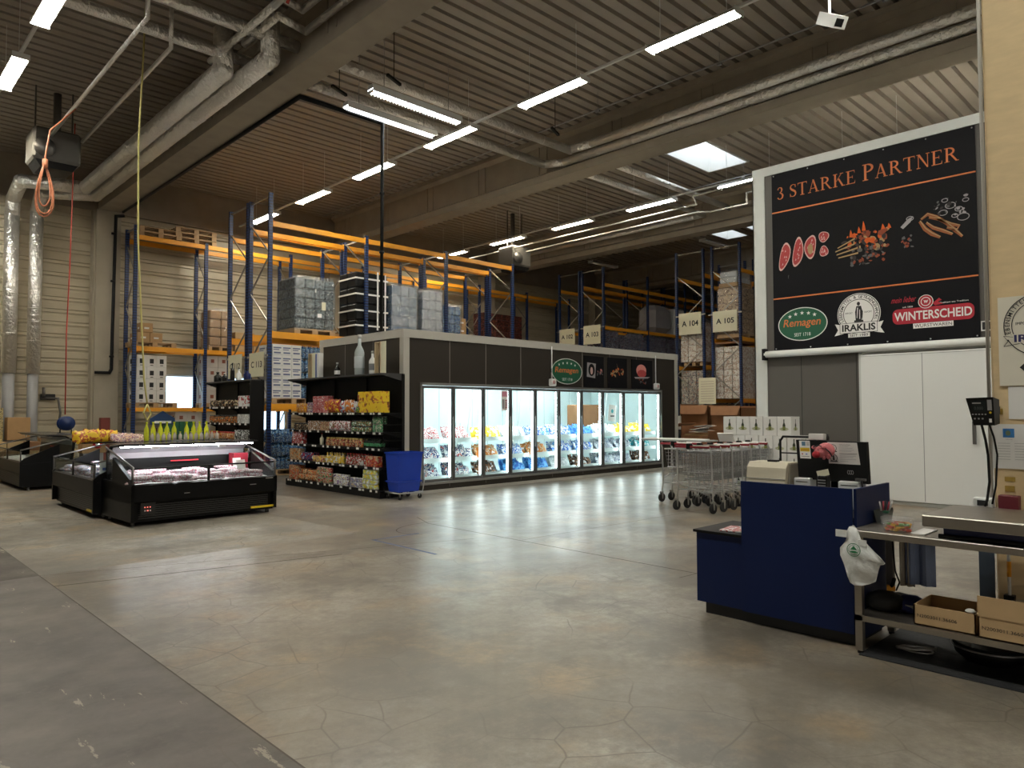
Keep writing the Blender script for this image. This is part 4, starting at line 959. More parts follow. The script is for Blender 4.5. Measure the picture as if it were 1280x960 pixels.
for i, (y, h, r, m, cap, lab) in enumerate(((16.55,.42,.05,M_DKG,M_DKG,'tall dark bottle standing on the shorter black gondola'), (16.2,.26,.06,M_WHITE,M_LIDW,'white decorated bottle standing on the shorter black gondola'), (15.75,.22,.08,mat('navy_glass',(.01,.02,.1),.2),M_DKG,'dark blue pot-bellied bottle standing on the shorter black gondola'), (17.0,.2,.06,M_DKG,M_LIDW,'squat black bottle standing on the shorter black gondola'), (17.4,.24,.09,M_DKG,M_DKG,'dark broad bottle near the far end of the shorter black gondola'))):
    bottle(lab, (6.96,y,2.325), r, h, m, cap)

# blue shopping crates on a dolly by the gondola's near end
t = thing('crate_dolly', 'low wheeled chrome dolly carrying the blue crates at the gondola end', 'dolly', (7.85, 11.0, 0))
part('frame', MB().tube([(7.6,10.78,.12),(8.12,10.78,.12),(8.12,11.22,.12),(7.6,11.22,.12),(7.6,10.78,.12)], .012, 6).tube([(8.13,10.80,.12),(8.22,10.80,.55)], .012, 6).tube([(8.13,11.2,.12),(8.22,11.2,.55)], .012, 6), M_CHROME, t, True)
for (x, y) in ((7.64,10.82),(8.08,10.82),(7.64,11.18),(8.08,11.18)):
    c = part('caster', MB().wheel((x,y,.045), .045, .025, (0,1,0)), M_RUB, t, True); part('fork', MB().bar((x-.01,y,.05),(x,y,.12),.03,.012), M_CHROME, c, True)
def crate(z0, h, lab, wid=.0, rim=True):
    t = thing('shopping_crate', lab, 'crate', (7.86, 11.0, z0)); x0, x1, y0, y1 = 7.58-wid, 8.13+wid, 10.8-wid, 11.2+wid
    b = MB(); b.add([(x0+.03,y0+.03,z0),(x1-.03,y0+.03,z0),(x1-.03,y1-.03,z0),(x0+.03,y1-.03,z0),(x0,y0,z0+h),(x1,y0,z0+h),(x1,y1,z0+h),(x0,y1,z0+h)], [(0,3,2,1),(0,1,5,4),(1,2,6,5),(2,3,7,6),(3,0,4,7)])
    part('shell', b, M_BLUEC, t, True)
    part('rim', MB().box(x0-.015,x1+.015,y0-.015,y0+.01,z0+h-.03,z0+h).box(x0-.015,x1+.015,y1-.01,y1+.015,z0+h-.03,z0+h).box(x0-.015,x0+.01,y0,y1,z0+h-.03,z0+h).box(x1-.01,x1+.015,y0,y1,z0+h-.03,z0+h), M_BLUEC, t, True)
crate(.135, .2, 'lowest blue plastic crate, resting on the chrome dolly', -.02)
crate(.338, .52, 'tall blue plastic crate standing upright on the lower crate by the gondola end')

# ================================================================== GREY COLD STORE with banner and sliding door
WX, WY0, WY1, WZ = 13.35, -1.5, 6.85, 6.38
ws = thing('cold_store', 'tall grey panelled cold store with pale trims and a white sliding door', 'cold store', (WX, 3, 0))
f = MB(); f.box(WX, WX+.12, WY0, WY1, .08, WZ-.16); f.mt(1)
for y in (5.95, 4.95, 3.9): f.box(WX-.003, WX, y-.006, y+.006, .08, 2.62)
for y in (5.3, 3.9): f.box(WX-.003, WX, y-.006, y+.006, 6.19, WZ-.16)
part('front_wall', f, [M_GREY, M_INK], ws, True)
part('side_wall', MB().box(WX+.12, WX+9, WY1-.12, WY1, .08, WZ-.16), M_GREY, ws, True)
part('rear_wall', MB().box(WX+8.9, WX+9, WY0, WY1-.12, .08, WZ-.16), M_GREY, ws, True)
part('roof', MB().box(WX, WX+9, WY0, WY1, WZ-.16, WZ-.02), M_TRIM, ws, True)
M_TR2 = mat('light_grey_trim', (.62, .64, .61), .45, var=.04)
part('trim', MB().box(WX-.02, WX+.1, WY0, WY1+.02, WZ-.17, WZ).box(WX-.02, WX, WY1-.23, WY1+.02, 0.0, WZ-.17).box(WX-.02, WX+.15, WY1, WY1+.02, 0, WZ-.17).box(WX-.02, WX, WY0, WY1-.23, 0, .08).box(WX, WX+9, WY1, WY1+.02, WZ-.17, WZ), M_TR2, ws, True)
dr = part('door', MB().box(WX-.10, WX-.03, 2.80, 4.84, .07, 2.58), M_WHITE, ws, True)
part('seam', MB().box(WX-.103, WX-.1, 3.855, 3.865, .09, 2.56).box(WX-.103, WX-.1, 2.80, 4.84, 2.545, 2.55), M_GREYP, dr, True)
part('handle', MB().box(WX-.14, WX-.12, 3.10, 3.15, 1.06, 1.42).box(WX-.12, WX-.1, 3.11, 3.14, 1.08, 1.11), M_ALUD, dr, True)
part('door_frame', MB().box(WX-.03, WX, 4.84, 4.90, 0, 2.64).box(WX-.03, WX, 2.8, 4.9, 2.6, 2.66).box(WX-.06, WX-.0, 2.8, 4.9, .0, .05), M_TR2, ws, True)
rl = MB(); rl.tube([(WX-.09, 6.62, 2.69), (WX-.09, -1, 2.69)], .065, 12); part('door_rail', rl, M_WHITE, ws, True)
part('rail_end', MB().box(WX-.15, WX-.02, 6.60, 6.66, 2.58, 2.8), M_BLACK, ws, True)
t = thing('wall_switch', 'small black and white switch plate beside the banner, close to the plaster pillar', 'switch', (WX, 2.96, 2.95))
part('plate', MB().box(WX-.02, WX, 2.88, 3.02, 2.86, 3.02), M_PAPER, t, True); part('button', MB().box(WX-.03, WX-.02, 2.89, 3.0, 2.88, 3.0), M_INK, t, True)

# banner: Y 6.46 (viewer's side of the corner) to 3.03
bn = thing('banner', 'big black banner with orange title 3 Starke Partner over three partner logos', 'banner', (WX, 4.75, 4.5))
BY, BZ0, BW, BH = 6.46, 2.76, 3.43, 3.43
b = MB(); b.box(WX-.035, WX-.02, BY-BW, BY, BZ0, BZ0+BH); part('vinyl', b, M_BANNER, bn, True)
ey = MB()
for k in range(6):
    for z in (BZ0+.03, BZ0+BH-.03): ey.tube([(WX-.04, BY-.04-k*(BW-.08)/5, z), (WX-.034, BY-.04-k*(BW-.08)/5, z)], .012, 10)
part('eyelet', ey, M_CHROME, bn, True)
a = Art((WX-.035, BY, BZ0), *NX, .0022)
a.serif('3 STARKE PARTNER', .10, 2.92, .24, 3.12, M_OPRINT, 1, big=(9,))
a.rect(0, 2.665, BW, 2.69, M_OPRINT, 1); a.rect(0, .985, BW, 1.01, M_OPRINT, 1)
# picture 1: cuts of meat on slate
a.rect(.02, 1.42, 1.12, 2.58, CM['slate'], 1)
def cut(cx, cy, rx, ry, rot, seed):
    c, s = math.cos(rot), math.sin(rot)
    def E(k, n=22, wob=.0):
        rn = random.Random(seed); o = []
        for i in range(n):
            th = 2*math.pi*i/n; r = k*(1+.08*math.sin(3*th+seed)); x, y = rx*r*math.cos(th), ry*r*math.sin(th); o.append((cx+x*c-y*s, cy+x*s+y*c))
        return o
    a.poly(E(1), CM['fat'], 2); a.poly(E(.86), CM['meat'], 3); rn = random.Random(seed)
    for i in range(7): q = (cx+rn.uniform(-.5,.5)*rx, cy+rn.uniform(-.6,.6)*ry); a.poly([(q[0]-.012,q[1]-.02),(q[0]+.016,q[1]-.005),(q[0]+.005,q[1]+.03)], CM['fat'], 4)
cut(.24, 1.80, .10, .27, -.25, 1); cut(.50, 1.84, .10, .28, -.15, 2); cut(.74, 1.90, .11, .22, -.1, 5)
a.ell(.74, 1.86, .05, .1, CM['bone'], 5); cut(.99, 2.05, .095, .10, 0, 7); cut(.99, 1.78, .08, .10, 0, 9)
a.text('f', .30, 1.36, .07, CM['grey'], .02, 2)
# picture 2: fire and skewers
a.rect(1.15, 1.38, 2.22, 2.60, CM['slate'], 1)
blobs(a, 1.72, 1.85, .75, .30, [CM['ember'], CM['flame'], CM['smoke'], CM['ember'], CM['bone']], 60, 11, 2, .02, .07)
blobs(a, 1.75, 1.58, .55, .3, [CM['smoke'], CM['ember'], CM['grey']], 50, 12, 2, .02, .05)
for (x, y, l, an) in ((1.2,1.72,.35,.25),(1.22,1.66,.38,.18),(1.25,1.60,.35,.1),(1.24,1.78,.33,.38)):
    a.poly([(x,y),(x+l*math.cos(an),y+l*math.sin(an)),(x+l*math.cos(an),y+l*math.sin(an)+.03),(x,y+.02)], CM['bone'], 6)
for (x, y, h) in ((1.48,1.95,.14),(1.62,2.0,.12),(1.7,2.03,.18),(2.02,2.0,.1),(2.12,2.0,.09),(1.54,1.93,.1)):
    a.poly([(x-.03,y),(x+.035,y),(x+.02,y+h*.5),(x-.005,y+h),(x-.02,y+h*.5)], CM['flame'], 6)
# picture 3: sausages and bowls
a.rect(2.26, 1.35, 3.36, 2.62, CM['slate'], 1)
def saus(pts, w): a.polys(stroke(pts, [w*.6]+[w]*(len(pts)-2)+[w*.6]), CM['sausage'], 3); a.polys(stroke([(x+.006,y+.012) for x, y in pts], [w*.25]*len(pts)), CM['bone'], 4)
saus([(2.62,2.05),(2.72,2.12),(2.85,2.05),(3.0,1.92),(3.12,1.78),(3.22,1.66)], .06); saus([(2.60,2.02),(2.68,1.88),(2.78,1.78),(2.9,1.70)], .07)
saus([(2.7,1.98),(2.8,1.88),(2.95,1.8),(3.08,1.72)], .06); saus([(2.74,2.06),(2.9,2.0),(3.05,1.9),(3.18,1.84),(3.14,1.78),(3.0,1.84)], .05)
for (x, y, r) in ((2.95,2.10,.07),(3.06,2.20,.08),(3.18,2.12,.06),(3.12,2.02,.05),(3.24,1.98,.09),(2.98,2.3,.05),(3.28,2.25,.05),(2.45,2.1,.06)): a.ring(x, y, r, r*.7, .012, CM['cup'], 3, 20)
blobs(a, 3.08, 2.18, .5, .3, [CM['grey'], CM['smoke'], CM['cup']], 26, 14, 2, .015, .04); blobs(a, 2.38, 1.72, .2, .2, [CM['grey'], CM['ember']], 12, 15, 2, .02, .04)
a.poly([(2.30,1.98),(2.42,2.10),(2.50,2.13),(2.46,2.04),(2.34,1.94)], CM['cup'], 4)
# logo 1
def ovalart(cx, cy, rx, ry):
    a.ell(cx, cy, rx, ry, M_PAPER, 1, 48); a.ell(cx, cy, rx*.965, ry*.95, M_GREEN, 2, 48)
    for dx, dy in ((-.50,.50),(-.26,.62),(0,.66),(.26,.62),(.50,.50)): a.star(cx+dx*rx, cy+dy*ry, ry*.13, M_PAPER, 3)
    a.text('Remagen', cx-rx*.80, cy-ry*.26, ry*.60, M_OPRINT, rx*1.5, 3, .18, .012); a.text('SEIT 1718', cx-rx*.33, cy-ry*.72, ry*.2, M_PAPER, rx*.66, 3)
ovalart(.56, .47, .47, .315)
# logo 2: round seal with a standing statue and a ribbon
def seal(A, cx, cy, r, ink, paper, top='LEBENSMITTEL & GETRAENKEHANDEL', word='IRAKLIS', sub='SEIT 1989', a0=205, a1=-25):
    A.ell(cx, cy, r, r, paper, 1, 48); A.ring(cx, cy, r*.97, r*.97, r*.035, ink, 2); A.ring(cx, cy, r*.72, r*.72, r*.03, ink, 2)
    A.arctext(top, cx, cy, r*.765, r*.14, ink, a0, a1, 2, .01)
    # statue: figure in a long robe on a plinth
    A.poly([(cx-.10*r,cy+.38*r),(cx+.12*r,cy+.38*r),(cx+.17*r,cy+.12*r),(cx+.13*r,cy-.30*r),(cx-.14*r,cy-.30*r),(cx-.16*r,cy+.1*r)], ink, 2); A.ell(cx, cy+.49*r, .075*r, .095*r, ink, 2, 14)
    A.poly([(cx-.20*r,cy-.30*r),(cx+.20*r,cy-.30*r),(cx+.22*r,cy-.40*r),(cx-.22*r,cy-.40*r)], ink, 2)
    A.polys([[(cx-.06*r,cy+.30*r),(cx-.02*r,cy+.30*r),(cx-.06*r,cy-.2*r),(cx-.09*r,cy-.2*r)], [(cx+.04*r,cy+.2*r),(cx+.07*r,cy+.2*r),(cx+.07*r,cy-.25*r),(cx+.03*r,cy-.25*r)]], paper, 3)
    A.polys([[(cx+.12*r,cy+.3*r),(cx+.2*r,cy+.1*r),(cx+.17*r,cy-.28*r),(cx+.15*r,cy-.28*r)]], ink, 2)
    A.text('IMPORT', cx-.62*r, cy+.02*r, .085*r, ink, .34*r, 2); A.text('EXPORT', cx+.27*r, cy+.02*r, .085*r, ink, .34*r, 2)
    # ribbon with the name
    A.poly([(cx-1.12*r,cy-.42*r),(cx-.72*r,cy-.50*r),(cx-.72*r,cy-.92*r),(cx-1.15*r,cy-1.0*r),(cx-.98*r,cy-.72*r)], paper, 3)
    A.poly([(cx+1.12*r,cy-.42*r),(cx+.72*r,cy-.50*r),(cx+.72*r,cy-.92*r),(cx+1.15*r,cy-1.0*r),(cx+.98*r,cy-.72*r)], paper, 3)
    A.poly([(cx-.88*r,cy-.42*r),(cx+.84*r,cy-.42*r),(cx+.84*r,cy-.90*r),(cx-.88*r,cy-.90*r)], paper, 4)
    for (x0,y0,x1,y1) in ((-.88,-.43,.84,-.41),(-.88,-.91,.84,-.89),(-.89,-.91,-.87,-.41),(.83,-.91,.85,-.41)): A.rect(cx+x0*r,cy+y0*r,cx+x1*r,cy+y1*r, ink, 5)
    A.text(word, cx-.78*r, cy-.82*r, .34*r, ink, 1.54*r, 5, 0, .03)
    A.rect(cx-.5*r, cy-1.12*r, cx+.5*r, cy-.93*r, paper, 4); A.text(sub, cx-.42*r, cy-1.09*r, .13*r, ink, .84*r, 5)
seal(a, 1.58, .56, .37, M_INK, M_PAPER)
# logo 3: red plate with white capitals
def pill(x0, y0, x1, y1, r, mt, lay):
    p = []
    for cx, cy, s in ((x1-r,y1-r,0),(x0+r,y1-r,90),(x0+r,y0+r,180),(x1-r,y0+r,270)):
        for k in range(7): th = math.radians(s+k*15); p.append((cx+r*math.cos(th), cy+r*math.sin(th)))
    a.poly(p, mt, lay)
M_LR = mat('logo_red', (.42,.012,.03), .5, var=.05)
pill(2.14, .31, 3.36, .57, .09, M_LR, 1); a.ell(2.66, .66, .115, .115, M_PAPER, 1.5, 28); a.ell(2.66, .66, .105, .105, M_LR, 2, 28); a.ring(2.66, .66, .075, .075, .012, M_PAPER, 3, 28); a.text('w', 2.625, .635, .05, M_PAPER, .07, 3, .1, .02)
a.poly([(2.76,.62),(2.86,.70),(2.90,.66),(2.84,.64),(2.92,.60),(2.80,.58)], M_LR, 2)
a.text('WINTERSCHEID', 2.17, .365, .15, M_PAPER, 1.16, 3, 0, .02)
a.rect(2.46, .22, 3.06, .305, M_PAPER, 1); a.text('WURSTWAREN', 2.48, .235, .055, M_INK, .56, 2)
a.text('mein lieber', 2.12, .68, .10, M_LR, .38, 1, .3); a.text('seit 1860', 2.30, .585, .028, M_PAPER, .16, 1); a.text('Qualitaet aus Tradition', 2.86, .60, .03, M_PAPER, .42, 1)
a.build('print', bn)

# ================================================================== WHITE WINE CARTONS stacked on a pallet by the cold store
def euro_pallet(label, loc, rz=0, group=None):
    t = MB()
    for i in range(5): t.box(-.6, .6, -.4+i*.175, -.4+i*.175+.1, .122, .144)
    for x in (-.6, -.07, .46): t.box(x, x+.14, -.4, .4, .1, .122)
    for x in (-.6, -.07, .46):
        for y in (-.4, -.07, .26): t.box(x, x+.14, y, y+.14, .022, .1)
    for y in (-.4, -.07, .26): t.box(-.6, .6, y, y+.14, 0, .022)
    return single('euro_pallet', label, 'pallet', t, M_WOOD, loc, rz, group)
M_WOLD = mat('grey_old_wood', (.26,.22,.18), .85, var=.25, scale=12)
euro_pallet('wooden pallet under the white wine cartons beside the cold store', (12.6, 5.85, 0))
def wine_carton():
    t = thing('wine_carton', 'x', 'carton')
    part('box', MB().bbox(-.165,.165,-.125,.125,0,.335,.003).box(-.166,.166,-.002,.002,.3345,.3358), M_WBOX, t)
    for side in (0, 1):
        a = Art((-.165, .125, 0), (0,-1,0), (0,0,1)) if side == 0 else Art((-.165, -.125, 0), (1,0,0), (0,0,1))
        w = .25 if side == 0 else .33; c = w/2
        gr = mat('print_olive', (.2,.22,.05), .6); dk = mat('print_dark_green', (.03,.04,.02), .6)
        a.ell(c, .12, .085, .03, mat('print_pale_olive', (.5,.5,.36), .6), 1, 20); a.poly([(c-.025,.10),(c+.025,.10),(c+.025,.19),(c+.009,.23),(c+.009,.29),(c-.009,.29),(c-.009,.23),(c-.025,.19)], dk, 2)
        a.poly([(c-.022,.11),(c+.022,.11),(c+.022,.165),(c-.022,.165)], gr, 3); a.ring(c, .12, .06, .022, .006, gr, 3, 20)
        o = a.build('print', t, False)
    return t
WC = Proto(wine_carton())
for lv in range(4):
    z = .146+lv*.338; ys = [5.55, 5.81, 6.07, 6.33, 6.59] if lv < 3 else [5.72, 5.98, 6.24, 6.50, 6.76]
    for i, y in enumerate(ys):
        for d, x in enumerate((12.28, 12.63)):
            tier = ('bottom tier', 'second tier', 'third tier', 'topmost tier')[lv]
            if lv == 3 and d: continue
            col = ('nearest the cold store door', 'next to the end', 'in the middle', 'just before the outer end', 'at the outer end by the carts')[i]
            WC((x+random.uniform(-.01,.01), y, z), random.uniform(-.03,.03), 'white wine carton, %s, %s%s' % (tier, col, ', rear row' if d else ''))
for i, y in enumerate((5.10, 5.36)):
    for lv in range(3):
        WC((12.35, y, .0+lv*.338), .35, 'turned white wine carton %s, in the %s stack beside the pallet' % (('at the bottom','in the middle','on top')[lv], ('door-side','pallet-side')[i]))
# black frame of a parked hand truck before the cartons
mb = MB(); mb.tube([(11.6,5.55,.12),(11.6,5.55,1.1),(11.6,5.5,1.17),(11.6,5.0,1.17),(11.6,4.95,1.1),(11.6,4.95,.12)], .018, 8).box(11.3,11.62,4.9,5.6,.0,.02)
for z in (.3,.6,.9): mb.tube([(11.6,5.55,z),(11.6,4.95,z)], .012, 6)
for y in (4.87,5.63): mb.wheel((11.68,y,.12), .12, .05, (0,1,0))
single('hand_truck', 'dark hand truck with bent tube handle parked before the wine cartons', 'hand truck', mb, M_BLACK)
mb = MB(); mb.box(12.2,12.9,5.8,6.1,1.51,1.53).box(12.25,12.5,6.9,7.2,1.5,1.52)

# big brown cardboard bins with waste paper by the A 104 rack
def bin_(x, y, h, w, lab):
    t = thing('cardboard_bin', lab, 'cardboard bin', (x, y, 0))
    b = MB(); q = .03
    b.box(x-w/2,x-w/2+q,y-w/2,y+w/2,.0,h).box(x+w/2-q,x+w/2,y-w/2,y+w/2,0,h).box(x-w/2,x+w/2,y-w/2,y-w/2+q,0,h*.97).box(x-w/2,x+w/2,y+w/2-q,y+w/2,0,h*1.02).box(x-w/2,x+w/2,y-w/2,y+w/2,0,.03)
    part('walls', b, M_CARDD, t, True)
    part('flap', MB().add([(x-w/2,y-w/2,h),(x-w/2,y+w/2,h),(x-w/2-.12,y+w/2-.05,h-.28),(x-w/2-.12,y-w/2+.05,h-.28)], [(0,1,2,3)]).add([(x-w/2-.004,y-w/2,h),(x-w/2-.004,y+w/2,h),(x-w/2-.124,y+w/2-.05,h-.28),(x-w/2-.124,y-w/2+.05,h-.28)], [(3,2,1,0)]), M_CARDD, t, True)
    return t
bin_(20.6, 12.45, 1.78, 1.0, 'tall open brown cardboard bin nearer the freezer room')
bin_(20.6, 11.35, 1.75, 1.0, 'tall open brown cardboard bin nearer the wine cartons')
t = thing('cardboard_box', 'torn open brown box with waste paper in front of the tall cardboard bins', 'box', (19.7, 11.9, 0))
x, y, w, h = 19.7, 11.9, .95, 1.15
part('walls', MB().box(x-w/2,x-w/2+.03,y-w/2,y+w/2,0,h-.3).box(x+w/2-.03,x+w/2,y-w/2,y+w/2,0,h).box(x-w/2,x+w/2,y-w/2,y-w/2+.03,0,h-.15).box(x-w/2,x+w/2,y+w/2-.03,y+w/2,0,h).box(x-w/2,x+w/2,y-w/2,y+w/2,0,.03), M_CARDD, t, True)
part('flap', MB().obox((x-.1,y+.62,h+.02),(.9,.35,.02),rx=-.3), M_CARDD, t, True)
for k in range(7):
    o = single('waste_paper', 'sheet of white waste paper lying in the torn brown box', 'paper', MB().box(-.28,.28,-.18,.18,0,.012), M_PAPER, (19.65+random.uniform(-.15,.15), 11.9+random.uniform(-.2,.2), .95+.03*k), random.uniform(0,3), 'waste paper in the torn box'); o.rotation_euler = (random.uniform(-.12,.12), random.uniform(-.15,.2), o.rotation_euler[2])
single('storage_plinth', 'brown carton filling under the waste paper in the torn box', 'carton', MB().box(19.3,20.1,11.5,12.3,.05,.9), M_CARD)
t = thing('waste_bin', 'black waste bin with a white liner beside the freezer room corner', 'bin', (20.3, 13.25, 0))
part('tub', MB().lathe([(.26,0),(.33,.05),(.36,1.15),(.34,1.15)], (20.3,13.25,0), 20), M_BLACK, t, True); part('liner', MB().lathe([(.37,1.0),(.385,1.02),(.39,1.42),(.36,1.44),(.2,1.38)], (20.3,13.25,0), 20), M_PAPER, t, True)

# ================================================================== SHOPPING CARTS
def cart():
    t = thing('shopping_cart', 'x', 'shopping cart')         # handle at x=0, front toward +x, width along y
    b = MB(); w0, w1 = .29, .19; L = .80
    def rect_at(z, x0, x1, a, c): return [(x0,-a,z),(x1,-c,z),(x1,c,z),(x0,a,z),(x0,-a,z)]
    b.tube(rect_at(.93,.10,L+.06,w0,w1), .008, 6).tube(rect_at(.50,.16,L-.02,w0-.05,w1-.03), .007, 6)
    for k in range(1, 7):
        f = k/7; z = .50+.43*f; b.tube(rect_at(z, .16-.06*f, L-.02+.08*f, w0-.05*(1-f), w1-.03*(1-f)), .003, 4)
    for k in range(0, 10):
        f = k/9; xb = .16+(L-.18)*f; xt = .10+(L-.04)*f; wb = (w0-.05)+(w1-.03-w0+.05)*f; wt = w0+(w1-w0)*f
        for s in (-1, 1): b.tube([(xb,s*wb,.5),(xt,s*wt,.93)], .0025, 4)
        b.tube([(xb,-wb,.5),(xb,wb,.5)], .0025, 4)
    for k in range(1, 9):
        y = -1+2*k/9
        for (xb, xt, wb, wt) in ((.16,.10,w0-.05,w0), (L-.02,L+.06,w1-.03,w1)): b.tube([(xb,y*wb,.5),(xt,y*wt,.93)], .0025, 4)
    part('basket', b, M_WIRE, t)
    c = MB()
    for s in (-1, 1):
        c.tube([(.0,s*.31,1.03),(.05,s*.31,.95),(.07,s*.31,.35),(.06,s*.33,.18)], .014, 8)
        c.tube([(.07,s*.31,.34),(.45,s*.24,.30),(L,s*.18,.17)], .011, 8); c.tube([(.07,s*.30,.42),(.2,s*.25,.5)], .009, 6)
    c.tube([(.07,-.31,.34),(.07,.31,.34)], .01, 8).tube([(.6,-.22,.25),(.6,.22,.25)], .008, 6).tube([(.3,-.27,.31),(.3,.27,.31)], .008, 6)
    part('frame', c, M_CHROME, t)
    h = MB(); h.tube([(0,-.31,1.03),(0,.31,1.03)], .019, 10); part('handle', h, M_REDP, t)
    part('handle_sleeve', MB().tube([(-.002,-.30,1.05),(-.002,-.02,1.05)], .014, 8), M_PAPER, t)
    part('coin_lock', MB().bbox(-.03,.06,.03,.10,.99,1.08,.01).box(-.035,-.03,.045,.08,1.0,1.05), M_BLACK, t)
    q = MB()
    for k in range(9): q.tube([(.10,-.22+k*.055,.62),(.10,-.22+k*.055,.92)], .004, 4)
    q.tube([(.10,-.24,.62),(.10,.24,.62)], .006, 6); part('child_seat', q, M_CHROME, t)
    for (x, y, r) in ((.05,-.33,.078),(.05,.33,.078),(L,-.18,.07),(L,.18,.07)):
        w = part('wheel', MB().wheel((x,y,r), r, .03, (.25,1,0)), M_RUB, t)
        part('fork', MB().prism([(x-.03,r*2.3),(x+.03,r*2.3),(x+.012,r*.7),(x-.012,r*.7)], 'y', y-.022, y-.017).prism([(x-.03,r*2.3),(x+.03,r*2.3),(x+.012,r*.7),(x-.012,r*.7)], 'y', y+.017, y+.022).box(x-.03,x+.03,y-.022,y+.022,r*2.25,r*2.4), M_ALU, w)
    return t
CT = Proto(cart())
for i in range(7):
    CT((10.02+.31*i, 6.25-.004*i, 0), 0, '%s shopping cart in the nested row beside the wine cartons' % ('foremost', 'second', 'third', 'fourth', 'fifth', 'sixth', 'last')[i])
for i in range(2):
    CT((10.75+.3*i, 7.02, 0), 0.04, '%s of the two carts parked beside the long nested row, toward the freezer doors' % ('front', 'rear')[i])
mb = MB(); mb.box(9.95, 10.35, 5.98, 7.3, 1.115, 1.135)
single('serving_board', 'flat grey board with papers lying across the handles of the carts', 'board', mb, mat('grey_board', (.4,.42,.41), .4))
single('paper_sheet', 'white paper sheet on the grey board over the cart handles', 'paper', MB().box(10.0,10.3,6.1,7.2,1.136,1.150), M_PAPER)
single('paper_flyer', 'white flyer with dotted print clipped on the nested cart handles', 'paper', MB().obox((10.9,6.15,1.16), (.02,.28,.16), ry=-.5), M_PAPER)

# ================================================================== BLUE TILL COUNTER
CX = 5.09
ct = thing('till_counter', 'dark blue till counter with a low step and a raised screen panel', 'counter', (5.4, 2.5, 0))
part('low_front', MB().box(CX+.01, CX+.60, 2.745, 3.15, .09, .635), M_BLUEP, ct, True)
part('low_top', MB().box(CX-.01, CX+.62, 2.745, 3.17, .635, .655), M_BLACK, ct, True)
part('front_panel', MB().box(CX-.02, CX+.0, 1.93, 2.745, .09, 1.067), M_BLUEP, ct, True)
part('side_panel', MB().box(CX, 5.72, 1.905, 1.925, .05, 1.067), M_BLUEP, ct, True)
part('worktop', MB().box(CX+.001, 5.85, 1.926, 2.74, .84, .87), M_BLACK, ct, True)
part('cabinet', MB().box(CX+.002, CX+.30, 1.93, 2.74, .09, .84), M_BLUEP, ct, True)
part('plinth', MB().box(CX+.04, CX+.55, 1.95, 3.09, 0.0, .09), mat('plinth_black', (.02,.02,.021), .6), ct, True)
single('magazine', 'red and white magazine lying on the low step of the blue counter', 'magazine', MB().obox((5.28,2.88,.662), (.26,.22,.008), rz=.15), pack('mag', [REDc, PNK, WHT, REDc], 9))
single('magazine', 'second leaflet with white top tucked under the blue screen panel', 'magazine', MB().obox((5.42,2.82,.67), (.2,.12,.012), rz=-.2), M_PAPER)
# beige label machine
t = thing('label_printer', 'beige label printer standing on the blue counter', 'printer', (5.5, 2.78, .87))
part('shell', MB().prism([(5.42,.87),(5.75,.87),(5.75,1.10),(5.68,1.19),(5.48,1.19),(5.44,1.15),(5.42,1.03)], 'y', 2.56, 2.885), M_BEIGE, t, True)
part('side_cover', MB().prism([(5.43,.88),(5.76,.88),(5.76,1.09),(5.69,1.18),(5.49,1.18)], 'y', 2.545, 2.56), mat('grey_beige', (.28,.25,.2), .5), t, True)
part('handle', MB().bbox(5.53,5.59,2.68,2.76,1.19,1.205,.004), M_BLACK, t, True); part('seam', MB().box(5.418,5.421,2.56,2.885,1.06,1.065).box(5.418,5.421,2.56,2.885,1.0,1.003), M_GREYP, t, True)
single('printer_shelf', 'black shelf board carrying the beige label printer behind the blue counter', 'shelf', MB().box(5.40,5.85,2.745,2.92,.65,.868), M_BLACK)
# till screen seen from behind, with stickers and a plush pig
mo = thing('till_screen', 'black till screen with stickers, seen from behind above the blue counter', 'screen', (5.6, 2.28, .87))
b = MB(); P0 = [(5.60,2.55,1.37),(5.60,2.02,1.365),(5.55,1.99,1.06),(5.55,2.51,1.07)]
b.add([*P0, *[(x+.05,y,z) for x,y,z in P0]], [(0,1,2,3),(7,6,5,4),(0,4,5,1),(1,5,6,2),(2,6,7,3),(3,7,4,0)])
part('shell', b, M_BLACK, mo, True); part('stand', MB().bar((5.62,2.25,.88),(5.62,2.25,1.1),.08,.05).box(5.5,5.75,2.12,2.38,.87,.885), M_BLACK, mo, True)
tl = (Vector(P0[0])-Vector(P0[3])).normalized()
a = Art(P0[3], (0,-1,0), tl); 
a.rect(.025,.16,.11,.30, M_PAPER, 1); a.rect(.03,.215,.105,.245, M_YEL, 2); a.rect(.045,.26,.075,.293, mat('sticker_blue', (.1,.2,.3), .5), 2)
for k in range(4): a.rect(.08,.262+k*.008,.105,.266+k*.008, M_GREYP, 2)
a.text('aktion', .035, .222, .014, M_LR, .065, 3); a.rect(.035,.175,.10,.178, M_INK, 2); a.rect(.04,.19,.05,.2, M_LR, 2); a.rect(.07,.19,.085,.198, mat('print_blue2', (.1,.15,.5), .5), 2)
a.poly([(.245,.13),(.475,.13),(.465,.295),(.245,.295)], mat('label_silver', (.6,.57,.54), .5), 1)
for cy in (.25, .175): a.ring(.285, cy, .028, .028, .004, M_INK, 2, 24); a.poly([(.277,cy-.018),(.293,cy-.018),(.29,cy+.018),(.28,cy+.018)], M_INK, 2); a.rect(.257,cy-.03,.313,cy-.022, M_INK, 2)
a.text('FUER ALLE KUNDEN', .335, .272, .008, M_INK, .08, 2)
for k, (w, y) in enumerate(((.07,.262),(.1,.25),(.11,.236),(.09,.226),(.12,.20),(.12,.19),(.1,.18),(.12,.165),(.06,.15))): a.rect(.33, y, .33+w, y+.003, M_GREYP, 2)
a.rect(.33,.208,.46,.211, M_INK, 2)
for k in range(3): a.ring(.385+k*.014, .07, .009, .016, .003, M_GREYP, 2, 14)
a.build('print', mo)
